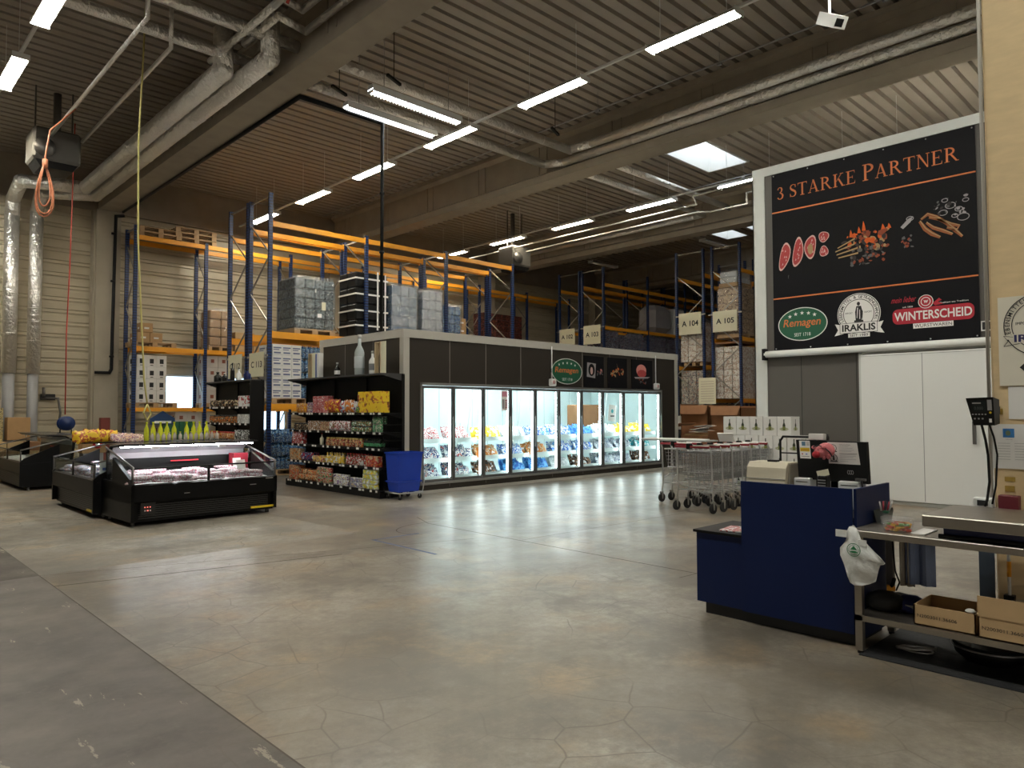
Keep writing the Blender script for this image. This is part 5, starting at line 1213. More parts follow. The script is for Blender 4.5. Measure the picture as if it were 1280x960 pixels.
def plush_pig():
    t = thing('plush_pig', 'pink plush pig with a dark red snout hanging on the till screen', 'plush toy', (5.5, 2.335, 1.29))
    M_P = mat('pink_plush', (.72,.22,.24), .9, var=.15, scale=60, bump=.4); M_PD = mat('red_plush', (.42,.02,.03), .8, var=.1, scale=50, bump=.3)
    def ellips(c, r, rx=0):
        n, k = 18, 10; vs = []; fs = []
        for i in range(k+1):
            ph = math.pi*i/k-math.pi/2
            for q in range(n): th = 2*math.pi*q/n; vs.append((c[0]+r[0]*math.cos(ph)*math.cos(th), c[1]+r[1]*math.cos(ph)*math.sin(th), c[2]+r[2]*math.sin(ph)))
        for i in range(k):
            for q in range(n): p = (q+1) % n; fs.append((i*n+q, i*n+p, (i+1)*n+p, (i+1)*n+q))
        return vs, fs
    def blob(*L):
        m = MB(); m.smooth = True
        for c, r in L: m.add(*ellips((c[0], 2.25+(c[1]-2.25)*.88+.045, 1.29+(c[2]-1.29)*.88), tuple(q*.88 for q in r)))
        m.smooth = False; return m
    part('body', blob(((5.52,2.235,1.30),(.05,.075,.066)), ((5.49,2.27,1.285),(.05,.055,.05))), M_P, t, True)
    part('snout', blob(((5.445,2.285,1.265),(.025,.034,.03))), M_PD, t, True)
    part('ear', blob(((5.47,2.315,1.325),(.014,.02,.016))), M_P, t, True); part('ear', blob(((5.46,2.225,1.33),(.014,.024,.016))), M_P, t, True)
    part('eye', blob(((5.442,2.30,1.308),(.004,.004,.004))), M_INK, t, True); part('eye', blob(((5.442,2.265,1.308),(.004,.004,.004))), M_INK, t, True)
    for y, z in ((2.20,1.245),(2.24,1.24)): part('leg', blob(((5.49,y,z),(.018,.016,.02))), M_P, t, True)
    part('strap', MB().tube([(5.445,2.35,1.325),(5.455,2.31,1.338),(5.455,2.268,1.322),(5.463,2.233,1.29),(5.48,2.22,1.255)], .0045, 6), M_INK, t, True)
plush_pig()
t = thing('card_reader', 'ribbed black card reader standing before the till screen with a paper slip on top', 'card reader', (5.42, 2.3, .87))
part('case', MB().bbox(5.38,5.46,2.225,2.295,.87,1.115,.008), M_BLACK, t, True)
g = MB()
for k in range(10): g.box(5.374,5.38,2.232,2.288,.9+k*.02,.908+k*.02)
part('rib', g, M_GREYP, t, True); part('slip', MB().obox((5.41,2.262,1.135),(.012,.085,.045),rx=-.25), M_CREAM, t, True)
for i, (y0, y1, z0, z1, lab) in enumerate(((2.53,2.40,.98,1.08,'small white label case under the till screen, beside the beige printer'), (2.19,2.03,.98,1.075,'white slip printer with a dark pen under the till screen'))):
    t = thing('slip_printer', lab, 'printer', (5.47, (y0+y1)/2, .87)); part('case', MB().bbox(5.5,5.62,y1,y0,.871,z1,.008), M_WHITE, t, True); part('paper_slot', MB().box(5.497,5.5,y1+.02,y0-.02,z1-.03,z1-.025), M_INK, t, True)
single('small_carton', 'small white carton with a bottle print standing on top of the till screen', 'carton', MB().bbox(5.60,5.648,2.33,2.45,1.372,1.42,.004), M_WBOX)
single('cable_cover', 'tiny dark bottle standing on top of the till screen', 'bottle', MB().lathe([(.01,0),(.012,.02),(.005,.035),(.005,.046)], (5.625,2.31,1.372), 10), M_INK)
single('desk_lamp', 'small metal clamp lamp beside the till screen', 'lamp', MB().bbox(5.50,5.56,2.0,2.05,.871,1.02,.01).obox((5.5,2.025,1.095),(.03,.07,.015)).bar((5.53,2.025,1.02),(5.51,2.025,1.09),.012), M_ALUD)

# ================================================================== STEEL TABLE beside the counter
tb = thing('packing_table', 'stainless steel packing table with a lower shelf', 'table', (5.2, 1.0, 0))
TY0, TY1, TX0, TX1 = -.35, 1.90, 4.985, 5.62
part('tabletop', MB().bbox(TX0-.035, TX1, TY0, TY1+.0, .768, .812, .004), M_STEEL, tb, True)
part('lower_shelf', MB().box(TX0, TX1-.02, TY0+.03, TY1-.01, .215, .252), M_STEEL, tb, True)
for x in (TX0, TX1-.05):
    for y in (TY0+.05, TY1-.055):
        l = part('leg', MB().box(x, x+.045, y, y+.045, .02, .768), M_STEEL, tb, True); part('foot', MB().tube([(x+.022,y+.022,0),(x+.022,y+.022,.022)], .02, 10), M_BLACK, l, True)
single('floor_mat', 'black rubber mat lying on the floor under and behind the steel table', 'mat', MB().bbox(4.95, 6.1, -.4, 1.86, .0, .008, .002), mat('mat_black', (.012,.013,.015), .75, var=.3, scale=30, bump=.3))
# raised steel weighing platform
sc_ = thing('platform_scale', 'wide steel platform scale raised on the packing table on a blue base', 'scale', (5.2, .9, .81))
part('platform', MB().bbox(4.93, 5.62, -.2, 1.46, .885, .955, .006), M_STEEL, sc_, True)
part('base', MB().box(5.0, 5.55, -.15, 1.36, .835, .885), mat('navy_metal', (.01,.015,.07), .4), sc_, True)
for (x, y) in ((5.05,1.3),(5.5,1.3),(5.05,-.1),(5.5,-.1)): part('foot', MB().tube([(x,y,.812),(x,y,.836)], .025, 10), M_BLACK, sc_, True)
part('hose', MB().tube([(4.975,1.38,.83),(4.985,1.2,.832),(4.985,.6,.83),(4.985,0,.83)], .014, 8), M_BLACK, sc_, True)
# scale display on the pillar
t = thing('scale_display', 'black weighing display with buttons fixed before the plaster pillar', 'display', (5.6, 1.27, 1.55))
b = MB(); F_ = [(5.50,1.345,1.68),(5.50,1.19,1.685),(5.53,1.19,1.50),(5.53,1.31,1.50)]; B_ = [(5.66,1.345,1.66),(5.66,1.19,1.67),(5.66,1.19,1.51),(5.66,1.31,1.51)]
b.add(F_+B_, [(0,1,2,3),(7,6,5,4),(0,4,5,1),(1,5,6,2),(2,6,7,3),(3,7,4,0)])
part('case', b, M_BLACK, t, True)
a = Art(F_[3], (0,-1,0), (Vector(F_[1])-Vector(F_[2])).normalized())
a.rect(.0,.09,.075,.165, mat('display_window', (.02,.025,.025), .15), 1); a.rect(.0,.145,.05,.153, M_GREYP, 2); a.text('0.000', .01,.105,.02, mat('lcd_ink', (.05,.06,.055), .3), .05, 2)
for k in range(3): a.ell(.01+.022*k, .045, .006, .006, M_GREYP, 1, 12)
a.rect(.085,.1,.11,.17, M_GREYP, 1); a.rect(.09,.02,.105,.045, M_PAPER, 1); a.ell(.1,.085,.007,.007, M_YEL, 1, 12)
for k in range(5): a.rect(-.005+.018*k,.07,.005+.018*k,.078, M_GREYP, 1)
a.build('print', t); part('bracket', MB().bar((5.66,1.24,1.6),(5.80,1.24,1.6),.05), M_BLACK, t, True)
mb = MB(); mb.tube([(5.6,1.28,1.5),(5.62,1.265,1.40),(5.66,1.262,1.3),(5.67,1.26,1.12),(5.64,1.27,1.0),(5.62,1.28,.96)], .008, 6)
single('display_cable', 'black cable hanging from the weighing display down to the platform scale', 'cable', mb, M_BLACK)
mb = MB(); mb.tube([(5.62,1.24,1.5),(5.70,1.235,1.42),(5.72,1.222,1.3),(5.70,1.23,1.1),(5.68,1.25,.97)], .006, 6)
single('display_cable', 'second thinner cable looping from the weighing display past the white poster', 'cable', mb, M_BLACK)
t = thing('power_strip', 'white multiple socket lying behind the platform scale', 'socket', (5.75, 1.45, 1.0))
part('case', MB().bbox(5.70,5.785,1.255,1.37,.94,1.005,.008), M_WHITE, t, True); part('socket', MB().box(5.69,5.70,1.28,1.34,.955,.99), M_INK, t, True); part('bracket', MB().box(5.66,5.79,1.20,1.28,.80,.94), M_GREYP, t, True)
single('wall_box', 'dark red box standing at the foot of the plaster pillar behind the scale', 'box', MB().bbox(5.72,5.79,1.11,1.225,.80,1.03,.004), mat('maroon_box', (.16,.02,.03), .5))
# posters on the pillar (pillar face X = 5.80)
t = thing('sign_board', 'cream board on the pillar with a round statue seal and a black arrow', 'sign', (5.79, .95, 2.05))
part('board', MB().box(5.785, 5.797, .55, 1.21, 1.765, 2.365), mat('cream_sign', (.78,.74,.62), .6, var=.03), t, True)
a = Art((5.785, 1.21, 1.765), *NX, .0012); M_NVY = mat('navy_ink', (.03,.03,.12), .5)
a.ring(.24,.40,.21,.21,.006, M_INK, 2); a.ring(.24,.40,.165,.165,.005, M_INK, 2)
a.arctext('LEBENSMITTEL & GETRAENKEHANDEL', .24,.40,.175,.026, M_INK, 205, -25, 2, .01); a.text('IMPORT', .10,.405,.02, M_INK, .09, 2); a.text('EXPORT', .30,.405,.02, M_INK, .09, 2)
a.poly([(.21,.5),(.27,.5),(.28,.3),(.20,.3)], M_INK, 2); a.ell(.24,.52,.018,.022, M_INK, 2, 12)
a.ell(.24,.30,.2,.0001, M_INK, 1)
a.polys([[(.03,.31),(.10,.31),(.10,.34),(.03,.34)]], MATS['cream_sign'], 3)
for p0, p1 in (((.03,.335),(.09,.325)),((.03,.335),(.055,.30)),((.055,.30),(.03,.265)),((.03,.265),(.12,.28))): a.polys(stroke([p0,p1],[.004,.004]), M_INK, 3)
a.rect(.085,.285,.42,.345, MATS['cream_sign'], 4); a.text('IRAKLIS', .09,.29,.05, M_NVY, .31, 5, 0, .03); a.text('SEIT 1989', .145,.262,.016, M_INK, .15, 5)
a.poly([(.115,.12),(.20,.205),(.20,.16),(.42,.16),(.42,.08),(.20,.08),(.20,.035)], M_INK, 2)
a.build('print', t)
t = thing('poster', 'white notice with a blue photo on top, taped to the plaster pillar', 'poster', (5.79, 1.1, 1.35))
part('sheet', MB().box(5.792, 5.797, .98, 1.262, 1.205, 1.505), M_PAPER, t, True)
a = Art((5.792, 1.262, 1.205), *NX, .0012); a.rect(.06,.21,.125,.27, mat('photo_blue', (.05,.22,.55), .4, var=.3, scale=30), 1); a.ell(.09,.24,.015,.018, mat('photo_olive', (.15,.2,.12), .5), 2, 10)
a.text('Willkommen', .075,.195,.007, M_GREYP, .04, 1)
for k in range(7): a.rect(.03,.17-k*.018,.10,.172-k*.018, M_GREYP, 1); a.rect(.125,.17-k*.018,.19,.172-k*.018, M_GREYP, 1)
a.build('print', t)
single('paper_notice', 'white sheet corner at the picture edge on the plaster pillar, above the notice', 'notice', MB().box(5.792,5.797,.9,1.165,1.54,1.76), M_PAPER)
for i, (y0, y1, z0, z1) in enumerate(((1.235,1.20,1.57,1.61),(1.20,1.14,1.12,1.15),(1.20,1.145,1.05,1.09))):
    single('tape_strip', 'brown tape strip on the pillar ' + ('beside the weighing display','just under the white notice','above the dark red box')[i], 'tape', MB().box(5.796,5.799,y1,y0,z0,z1), mat('brown_tape', (.42,.28,.06), .3, var=.25, scale=30))
mb = MB(); mb.tube([(5.79,1.275,7.4),(5.79,1.275,.96)], .012, 8); single('cable_pipe', 'slim pale conduit running up the edge of the plaster pillar', 'pipe', mb, M_TRIM)

# things on the table top
t = thing('sweets_tub', 'round clear tub of yellow and red sweets on the packing table', 'tub', (5.1, 1.67, .812))
part('tub', MB().lathe([(.08,0),(.085,.005),(.098,.075),(.095,.075),(.082,.008)], (5.12,1.66,.812), 24), M_FILMC, t, True)
part('lid', MB().lathe([(.102,.075),(.103,.085),(.09,.088)], (5.12,1.66,.812), 24), M_FILMC, t, True)
for k in range(70):
    r = .07*math.sqrt(random.random()); th = random.uniform(0, 6.28); z = .822+.018*(k//26)
    col = ((.85,.45,.02), (.7,.08,.03), (.15,.4,.1), (.75,.15,.05))[(k*7+3) % 4 if k % 3 else (1 if k % 2 else 0)]
    single('sweet', 'wrapped sweet in the clear tub on the packing table', 'sweet', MB().obox((0,0,0), (.028,.02,.014)), mat('sweet_%d' % int(col[0]*100), col, .3), (5.12+r*math.cos(th), 1.66+r*math.sin(th), z), random.uniform(0,3), 'sweets in the clear tub')
t = thing('pen_cup', 'square glass cup full of pens and cutters at the blue panel', 'cup', (5.42, 1.84, .812))
part('glass', MB().add([(5.38,1.81,.812),(5.46,1.81,.812),(5.46,1.88,.812),(5.38,1.88,.812),(5.365,1.80,.90),(5.475,1.80,.90),(5.475,1.895,.90),(5.365,1.895,.90)], [(0,3,2,1),(0,1,5,4),(1,2,6,5),(2,3,7,6),(3,0,4,7)]), mat('smoky_cup', (.12,.13,.12), .2), t, True)
for i, (dx, dy, l, m) in enumerate(((.0,-.06,.12,M_CHROME),(.02,-.03,.1,M_REDP),(-.02,.02,.1,M_ALU),(.01,.03,.09,M_ORANGE),(-.01,-.015,.11,M_RUB),(.02,.01,.1,M_REDP))):
    single('pen', ('bright metal stick', 'dark red pen', 'silver pen', 'orange cutter', 'black marker', 'maroon cutter')[i]+' standing in the square glass cup', 'pen', MB().tube([(5.42+dx*.4,1.845+dy*.2,.83),(5.42+dx,1.845+dy,.90+l*.6)], .006, 8), m)
t = thing('bottle_small', 'small clear bottle with green rim beside the pen cup', 'bottle', (5.3, 1.81, .812)); part('bottle', MB().lathe([(.025,0),(.028,.01),(.028,.06),(.02,.075),(.02,.085)], (5.3,1.79,.812), 14), M_FILMC, t, True); part('cap', MB().lathe([(.021,.085),(.021,.1)], (5.3,1.79,.812), 14), M_GREEN, t, True)
t['category'] = 'bottle'
single('paper_pad', 'white paper pad lying between the sweets tub and the scale', 'paper', MB().bbox(5.05,5.3,1.475,1.56,.812,.82,.002), M_PAPER)
# carrier bags hung at the table corner
def carrier():
    t = thing('carrier_bag', 'white carrier bags with a round green emblem hanging from the table corner', 'carrier bag', (4.93, 1.85, .5))
    # outline in the plane facing the viewer side (-X): u to the viewer's right (-Y), v up; thickness along X
    out = [(-.025,.375),(.005,.385),(.03,.36),(.05,.30),(.075,.285),(.11,.25),(.165,.20),(.195,.165),(.185,.155),(.165,.150),(.15,.10),(.135,.04),(.10,.02),(.05,.0),(.0,-.005),(-.025,.01),(-.04,.05),(-.06,.12),(-.085,.18),(-.085,.23),(-.05,.275),(-.04,.30),(-.045,.33)]
    n = len(out); cu = sum(p[0] for p in out)/n; cv = sum(p[1] for p in out)/n; vs = []; fs = []
    K = 5
    for side in (1, -1):
        for k in range(K+1):
            f = k/K
            for i, (u, v) in enumerate(out):
                x = cu+(u-cu)*(1-f*.92); y = cv+(v-cv)*(1-f*.92)
                bul = .035*math.sin(min(1, f*1.3)*math.pi/2) + .008*math.sin(9*x*10+4*y*20)*f + .006*math.sin(60*y+12*x)
                vs.append((4.925 - side*bul*(1 if side > 0 else .6), 1.87-x, .46+y))
    def rings(o, flip):
        for k in range(K):
            for i in range(n):
                j = (i+1) % n; q = (o+k*n+i, o+k*n+j, o+(k+1)*n+j, o+(k+1)*n+i); fs.append(q if flip else q[::-1])
        fs.append(tuple(o+K*n+i for i in range(n)) if flip else tuple(o+K*n+i for i in range(n-1,-1,-1)))
    rings(0, True); rings((K+1)*n, False)
    for i in range(n):
        j = (i+1) % n; fs.append((i, j, (K+1)*n+j, (K+1)*n+i))
    m = MB(); m.smooth = True; m.add(vs, fs); m.smooth = False
    M_BAG = mat('white_bag_film', (.78,.80,.78), .35, var=.05, scale=14, bump=.5)
    part('bag', m, M_BAG, t, True)
    part('handle_loop', MB().box(4.905,4.915,1.905,1.975,.765,.81).box(4.90,4.91,1.78,1.83,.72,.76), M_BAG, t, True)
    a = Art((4.872, 1.87, .46), (0,-1,0), (0,0,1), .001)
    a.ring(.022,.235,.043,.043,.004, mat('emblem_green', (.02,.22,.08), .5), 1); a.ring(.022,.235,.031,.031,.002, MATS['emblem_green'], 1)
    a.poly([(.0,.235),(.022,.262),(.045,.235)], MATS['emblem_green'], 1); a.ell(.022,.222,.024,.007, MATS['emblem_green'], 1, 16)
    a.arctext('BAG TO THE FUTURE', .022,.235,.033,.007, MATS['emblem_green'], 200, -20, 1)
    a.build('print', t)
carrier()
# lower shelf: two open cartons, helmet-like blue cap, black bags
def open_box(lab, y0, y1, x0, x1, h, txt, flap=False):
    t = thing('cardboard_box', lab, 'box', (x0, y0, .252)); z = .253; q = .008
    part('carton', MB().box(x0,x0+q,y0,y1,z,z+h).box(x1-q,x1,y0,y1,z,z+h).box(x0,x1,y0,y0+q,z,z+h).box(x0,x1,y1-q,y1,z,z+h).box(x0,x1,y0,y1,z,z+q), M_CARD2, t, True)
    if flap: part('flap', MB().box(x0-.004,x0+.002,y0,y1,z+h,z+h+.12), M_CARD2, t, True)
    a = Art((x0, y1, z), *NX, .001); a.text(txt, .02, h*.4, .02, M_INK, min(.22, (y1-y0)*.82), 1); a.build('print', t)
open_box('open brown carton printed N2003011.36606 on the table shelf', 1.205, 1.545, 5.02, 5.36, .125, 'N2003011.36606')
open_box('larger brown carton with raised flap on the table shelf by the picture edge', .62, 1.19, 5.0, 5.4, .125, 'N2003011.36606', True)
single('tissue', 'crumpled white tissue on the rim of the open brown carton', 'tissue', MB().lathe([(.015,0),(.03,.01),(.02,.022),(.005,.026)], (5.05,1.24,.375), 9), M_PAPER)
single('crumpled_bag', 'crumpled white bag filling the larger carton on the table shelf', 'bag', MB().lathe([(.1,0),(.2,.05),(.19,.12),(.12,.18),(.02,.2)], (5.22,.95,.27), 12), M_FILM)
t = thing('baseball_hat', 'dark blue cap with a pale emblem lying on the table shelf', 'cap', (5.3, 1.62, .252))
part('crown', MB().lathe([(.10,0),(.105,.03),(.09,.07),(.05,.095),(.005,.10)], (5.34,1.66,.253), 20), mat('navy_cloth', (.01,.015,.1), .85), t, True)
part('peak', MB().prism([(5.26,1.70),(5.23,1.62),(5.27,1.56),(5.36,1.55),(5.38,1.62)], 'z', .27, .278), MATS['navy_cloth'], t, True)
part('emblem', MB().obox((5.245,1.64,.30),(.004,.05,.02),ry=-.3), M_GREYP, t, True)
mb = MB(); mb.lathe([(.10,0),(.13,.03),(.12,.08),(.06,.11),(.01,.115)], (5.28,1.80,.253), 12).lathe([(.09,0),(.1,.03),(.08,.07),(.01,.09)], (5.42,1.76,.253), 12)
single('black_bag', 'crumpled black bag on the table shelf at the blue panel', 'bag', mb, M_RUB)
t = thing('hand_scanner', 'small black and orange hand tool on the black bag', 'tool', (5.3,1.77,.37)); part('grip', MB().tube([(5.33,1.79,.36),(5.31,1.76,.42),(5.28,1.74,.46)], .012, 8), M_BLACK, t, True); part('head', MB().obox((5.33,1.78,.385),(.05,.05,.03),rz=.4), M_ORANGE, t, True)
mb = MB(); mb.tube([(5.42,1.80,.77),(5.40,1.78,.6),(5.36,1.76,.5),(5.38,1.74,.42),(5.34,1.75,.37)], .005, 6)
single('tool_cable', 'thin black cable hanging from under the table top to the black bag', 'cable', mb, M_BLACK)
for i, (y, w, m, lab) in enumerate(((1.78,.05,mat('cream_cloth',(.5,.45,.36),.9,bump=.3),'cream cloth'),(1.70,.10,mat('pale_blue_cloth',(.32,.40,.62),.9,bump=.3,scale=10),'pale blue cloth'))):
    P = MB(); N_ = 9; pts = [(5.66+.02*math.sin(k*1.6+i), y-w+2*w*k/(N_-1)) for k in range(N_)]
    vs = [(x, yy, z) for (x, yy) in pts for z in (.34+.02*i, .77)]; vs += [(x+.008, yy, z) for (x, yy) in pts for z in (.34+.02*i, .77)]
    fs = [(2*k, 2*k+2, 2*k+3, 2*k+1) for k in range(N_-1)] + [(2*N_+2*k+1, 2*N_+2*k+3, 2*N_+2*k+2, 2*N_+2*k) for k in range(N_-1)]
    P.add(vs, fs); single('hanging_cloth', lab+' hanging behind the packing table', 'cloth', P, m)
mb = MB(); mb.box(5.78,5.80,1.27,1.36,.0,.78); single('blue_board', 'tall grey-blue board standing behind the table beside the pillar', 'board', mb, mat('grey_blue_board', (.1,.14,.2), .6))
t = thing('broom', 'upright broom with black head and pale stick behind the table', 'broom', (5.7,1.17,0)); part('stick', MB().tube([(5.70,1.17,.35),(5.70,1.17,.80)], .010, 8), M_PAPER, t, True); part('brush', MB().obox((5.70,1.17,.30),(.05,.06,.16)), M_BLACK, t, True); part('grip', MB().tube([(5.70,1.17,.50),(5.70,1.17,.6)], .013, 8), M_ORANGE, t, True)
mb = MB()
for k in range(3): mb.tube([(5.3+.07*math.cos(q*.5+k), 1.62+.10*math.sin(q*.5), .012+.006*k) for q in range(14)], .006, 6)
single('floor_cable', 'pale coiled cable lying on the black mat under the table', 'cable', mb, M_ALU)
t = thing('waste_basket', 'round black basket with a steel rim lying under the packing table', 'basket', (5.45,1.25,.01)); part('bowl', MB().lathe([(.15,0),(.2,.04),(.215,.11),(.2,.11)], (5.42,1.22,.01), 24), M_BLACK, t, True); part('rim', MB().tube([(5.42+.218*math.cos(q*.26), 1.22+.218*math.sin(q*.26), .1) for q in range(25)], .006, 6), M_ALU, t, True)

# ================================================================== PALLET RACKS
M_BRACE = mat('galvanised_brace', (.38,.36,.32), .4, .7)
M_BLUES = mat('blue_steel', (.015,.045,.19), .4)
def rack(label, xs, yf, yb, tops, beams, brace_from=.2):
    """xs: post positions along X; yf, yb: front and back post rows; beams: (z, first bay, last bay, rows, height)"""
    t = thing('pallet_rack', label, 'pallet rack', (xs[0], yf, 0)); w = .10
    for i, x in enumerate(xs):
        zt = tops[i] if isinstance(tops, (list, tuple)) else tops
        for y in (yf, yb):
            b = MB(); b.box(x-w/2, x+w/2, y-.035, y+.035, .012, zt).box(x-w/2-.03, x+w/2+.03, y-.06, y+.06, 0, .012)
            part('post', b, M_POST, t, True)
        b = MB(); z = brace_from; k = 0; b.bar((x,yf,zt-.08),(x,yb,zt-.08), .035)
        while z+.9 < zt:
            (b.bar((x,yf,z),(x,yb,z+.9), .03) if k % 2 == 0 else b.bar((x,yb,z),(x,yf,z+.9), .03)); z += .9; k += 1
        part('bracing', b, M_BRACE, t, True)
    for (z, a, c, rows, h) in beams:
        for y in rows:
            for i in range(a, c):
                b = MB(); b.box(xs[i]+w/2, xs[i+1]-w/2, y-.03, y+.03, z-h/2, z+h/2); b.box(xs[i]+w/2, xs[i]+w/2+.012, y-.04, y+.04, z-h/2-.03, z+h/2+.03).box(xs[i+1]-w/2-.012, xs[i+1]-w/2, y-.04, y+.04, z-h/2-.03, z+h/2+.03)
                part('beam', b, M_ORANGE, t, True)
    return t
def plate(lab, x, y0, y1, z0, z1, txt):
    t = thing('aisle_sign', lab, 'sign', (x, y0, z0)); part('bracket', MB().box(x, x+.02, y1-.17, y0+.17, z1-.12, z1-.07), M_BRACE, t, True); part('board', MB().box(x-.012, x, y1, y0, z0, z1), M_CREAM, t, True)
    a = Art((x-.012, y0, z0), *NX, .002); W_ = y0-y1; a.text(txt, W_*.14, (z1-z0)*.38, (z1-z0)*.26, M_INK, W_*.74, 1, 0, .02); a.build('print', t)
CXS = [8.16, 10.98, 13.83, 16.66]
r1 = rack('front pallet rack behind the freezer room, with orange beams and blue posts', CXS, 17.2, 18.33, [7.15,6.52,6.52,6.52], [(6.37,0,3,(17.2,18.33),.13),(3.55,0,3,(17.2,18.33),.17),(1.74,0,1,(17.2,18.33),.13),(1.74,1,3,(17.2,),.13)])
r2 = rack('second pallet rack standing back to back with the front one', CXS, 18.5, 19.63, [7.15,6.52,6.52,6.52], [(6.37,0,3,(18.5,19.63),.13),(3.55,0,3,(18.5,19.63),.17),(1.74,0,3,(18.5,19.63),.13)])
plate('cream aisle sign reading C 113 on the end of the front rack', 8.09, 18.18, 17.33, 2.5, 3.12, 'C 113')
plate('cream aisle sign reading C 112 on the end of the second rack', 8.09, 19.5, 18.63, 2.5, 3.14, 'C 112')
WXS = [6.52, 8.52, 11.3, 14.1, 16.9, 19.7, 22.5, 25.3]
r3 = rack('long pallet rack along the ribbed rear wall', WXS, 22.3, 23.1, [7.0,6.8,6.85,6.85,6.85,6.85,6.85,6.85], [(6.66,0,7,(22.3,23.1),.13),(3.44,0,7,(22.3,23.1),.13),(1.68,0,7,(22.3,23.1),.11)])
AXS = [22.5, 25.5, 28.4, 31.2, 34.0, 36.8]
for (yf, yb, nm, bl), ds in zip(((18.0,19.1,'A 103',[(6.66,0,5),(4.93,0,5)]), (19.25,20.35,'A 102',[(6.66,0,5),(4.93,0,5)]), (12.1,13.15,'A 105',[(6.4,0,5),(4.05,0,5),(1.95,0,5)]), (13.5,14.6,'A 104',[(6.4,0,5),(3.15,0,5)])), ('tall dim rack holding dark beverage trays, seen over the freezer room', 'mostly empty dim rack behind the beverage tray rack', 'tall rack nearest the grey cold store, with brown wrapped loads', 'tall rack with white goods standing against the freezer room end')):
    rack(ds, AXS, yf, yb, 7.35, [(z,a,c,(yf,yb),.13) for z,a,c in bl])
plate('smallest cream sign, reading A 102, rising from behind the freezer room roof', 22.43, 20.3, 19.45, 4.35, 5.02, 'A 102')
plate('cream sign reading A 103 beside the smallest sign', 22.43, 18.98, 18.1, 4.3, 5.06, 'A 103')
plate('large cream sign reading A 104 on the white goods rack', 22.43, 14.47, 13.56, 4.33, 5.11, 'A 104')
plate('large cream sign reading A 105 nearest the grey cold store', 22.43, 13.1, 12.18, 4.33, 5.05, 'A 105')
t = thing('notice_sheet', 'tall white list sheet hanging above the open cardboard bins', 'notice', (22.4, 13.35, 1.84)); part('sheet', MB().box(22.44,22.45,13.03,13.7,1.84,2.76), M_CREAM, t, True)
a = Art((22.44, 13.7, 1.84), *NX, .002)
for k in range(9): a.rect(.08, .1+k*.085, .6, .115+k*.085, mat('print_grey_red', (.45,.35,.3), .6), 1)
a.build('print', t)

# ------------------------------------------------------------------ cartons and pallets on the racks
def carton_mesh(nm, w, d, h, m, tape=None, prints=None, mp=None):
    b = MB(); b.bbox(-w/2,w/2,-d/2,d/2,0,h,.004)
    if tape: b.mt(1).box(-w/2-.001,w/2+.001,-.025,.025,h-.04,h+.001)
    if prints:
        b.mt(2)
        for (u0,v0,u1,v1) in prints:
            b.box(-w/2+u0*w, -w/2+u1*w, -d/2-.002, -d/2-.0005, v0*h, v1*h); b.box(-w/2-.002, -w/2-.0005, d/2-u1*d, d/2-u0*d, v0*h, v1*h)
    return mesh_of(nm, b, [m, tape or m, mp or M_INK])
def stack(me, nm, x0, y0, z0, nx, ny, nz, dx, dy, dz, lab, grp, jit=.004, skip=None, cat='carton'):
    for k in range(nz):
        for i in range(nx):
            for q in range(ny):
                if skip and skip(i, q, k): continue
                if 0 < i < nx-1 and 0 < q < ny-1: continue
                o = link(nm, me); o.location = (x0+(i+.5)*dx+random.uniform(-jit,jit), y0+(q+.5)*dy+random.uniform(-jit,jit), z0+k*dz); tag(o, lab, cat, grp)
PBL = mat('print_blue_grey', (.12,.14,.25), .6)
wb = carton_mesh('bottle_carton', .262, .38, .27, M_WBOX, M_PAPER, [(.1,.62,.9,.74),(.1,.46,.7,.54),(.15,.14,.85,.28)], PBL)
euro_pallet('pallet under the tall stack of white cartons beside the C 113 sign', (8.84, 17.6, 1.806))
stack(wb, 'bottle_carton', 8.24, 17.2, 1.952, 3, 2, 5, .266, .385, .274, 'white carton with blue print, stacked beside the C 113 sign', 'white cartons beside the C 113 sign')
PB = pack('water_pack_blue', [(.02,.07,.2),(.04,.16,.38),(.25,.4,.5),(.01,.03,.09)], 11, .2)
PS = pack('water_pack_silver', [(.1,.16,.26),(.35,.42,.5),(.6,.66,.72),(.05,.09,.2)], 12, .2)
PG = pack('dark_green_load', [(.03,.04,.04),(.08,.10,.10),(.2,.24,.24),(.02,.03,.03)], 5, .3)
def bottle_pack(nm, m, w=.36, d=.25, h=.33):
    b = MB()
    for i in range(3):
        for q in range(2):
            c = (-w/2+w/6+i*w/3, -d/2+d/4+q*d/2, 0); r = w/6*.98
            b.lathe([(r*.9,0),(r,.02),(r*.95,h*.3),(r,h*.36),(r,h*.62),(r*.45,h*.86),(r*.3,h*.92),(r*.3,h)], c, 8)
    b.mt(1).box(-w/2,w/2,-d/2,d/2,.02,h*.66)
    return mesh_of(nm, b, [m, M_FILM])
bpB = bottle_pack('water_pack', PB); bpS = bottle_pack('water_pack', PS)
stack(bpB, 'water_pack', 9.06, 17.22, 1.95, 3, 2, 4, .37, .30, .35, 'blue water bottle pack on the shelf beside the white cartons', 'blue water packs beside the white cartons', cat='bottle pack')
euro_pallet('pallet under the blue water packs beside the white cartons', (9.75, 17.62, 1.806))
euro_pallet('pallet on the floor under blue water packs behind the two gondolas', (8.9, 17.65, 0))
stack(bpB, 'water_pack', 8.3, 17.25, .15, 3, 2, 3, .37, .30, .34, 'blue water bottle pack on the floor pallet behind the gondolas', 'blue water packs on the floor pallet', cat='bottle pack')
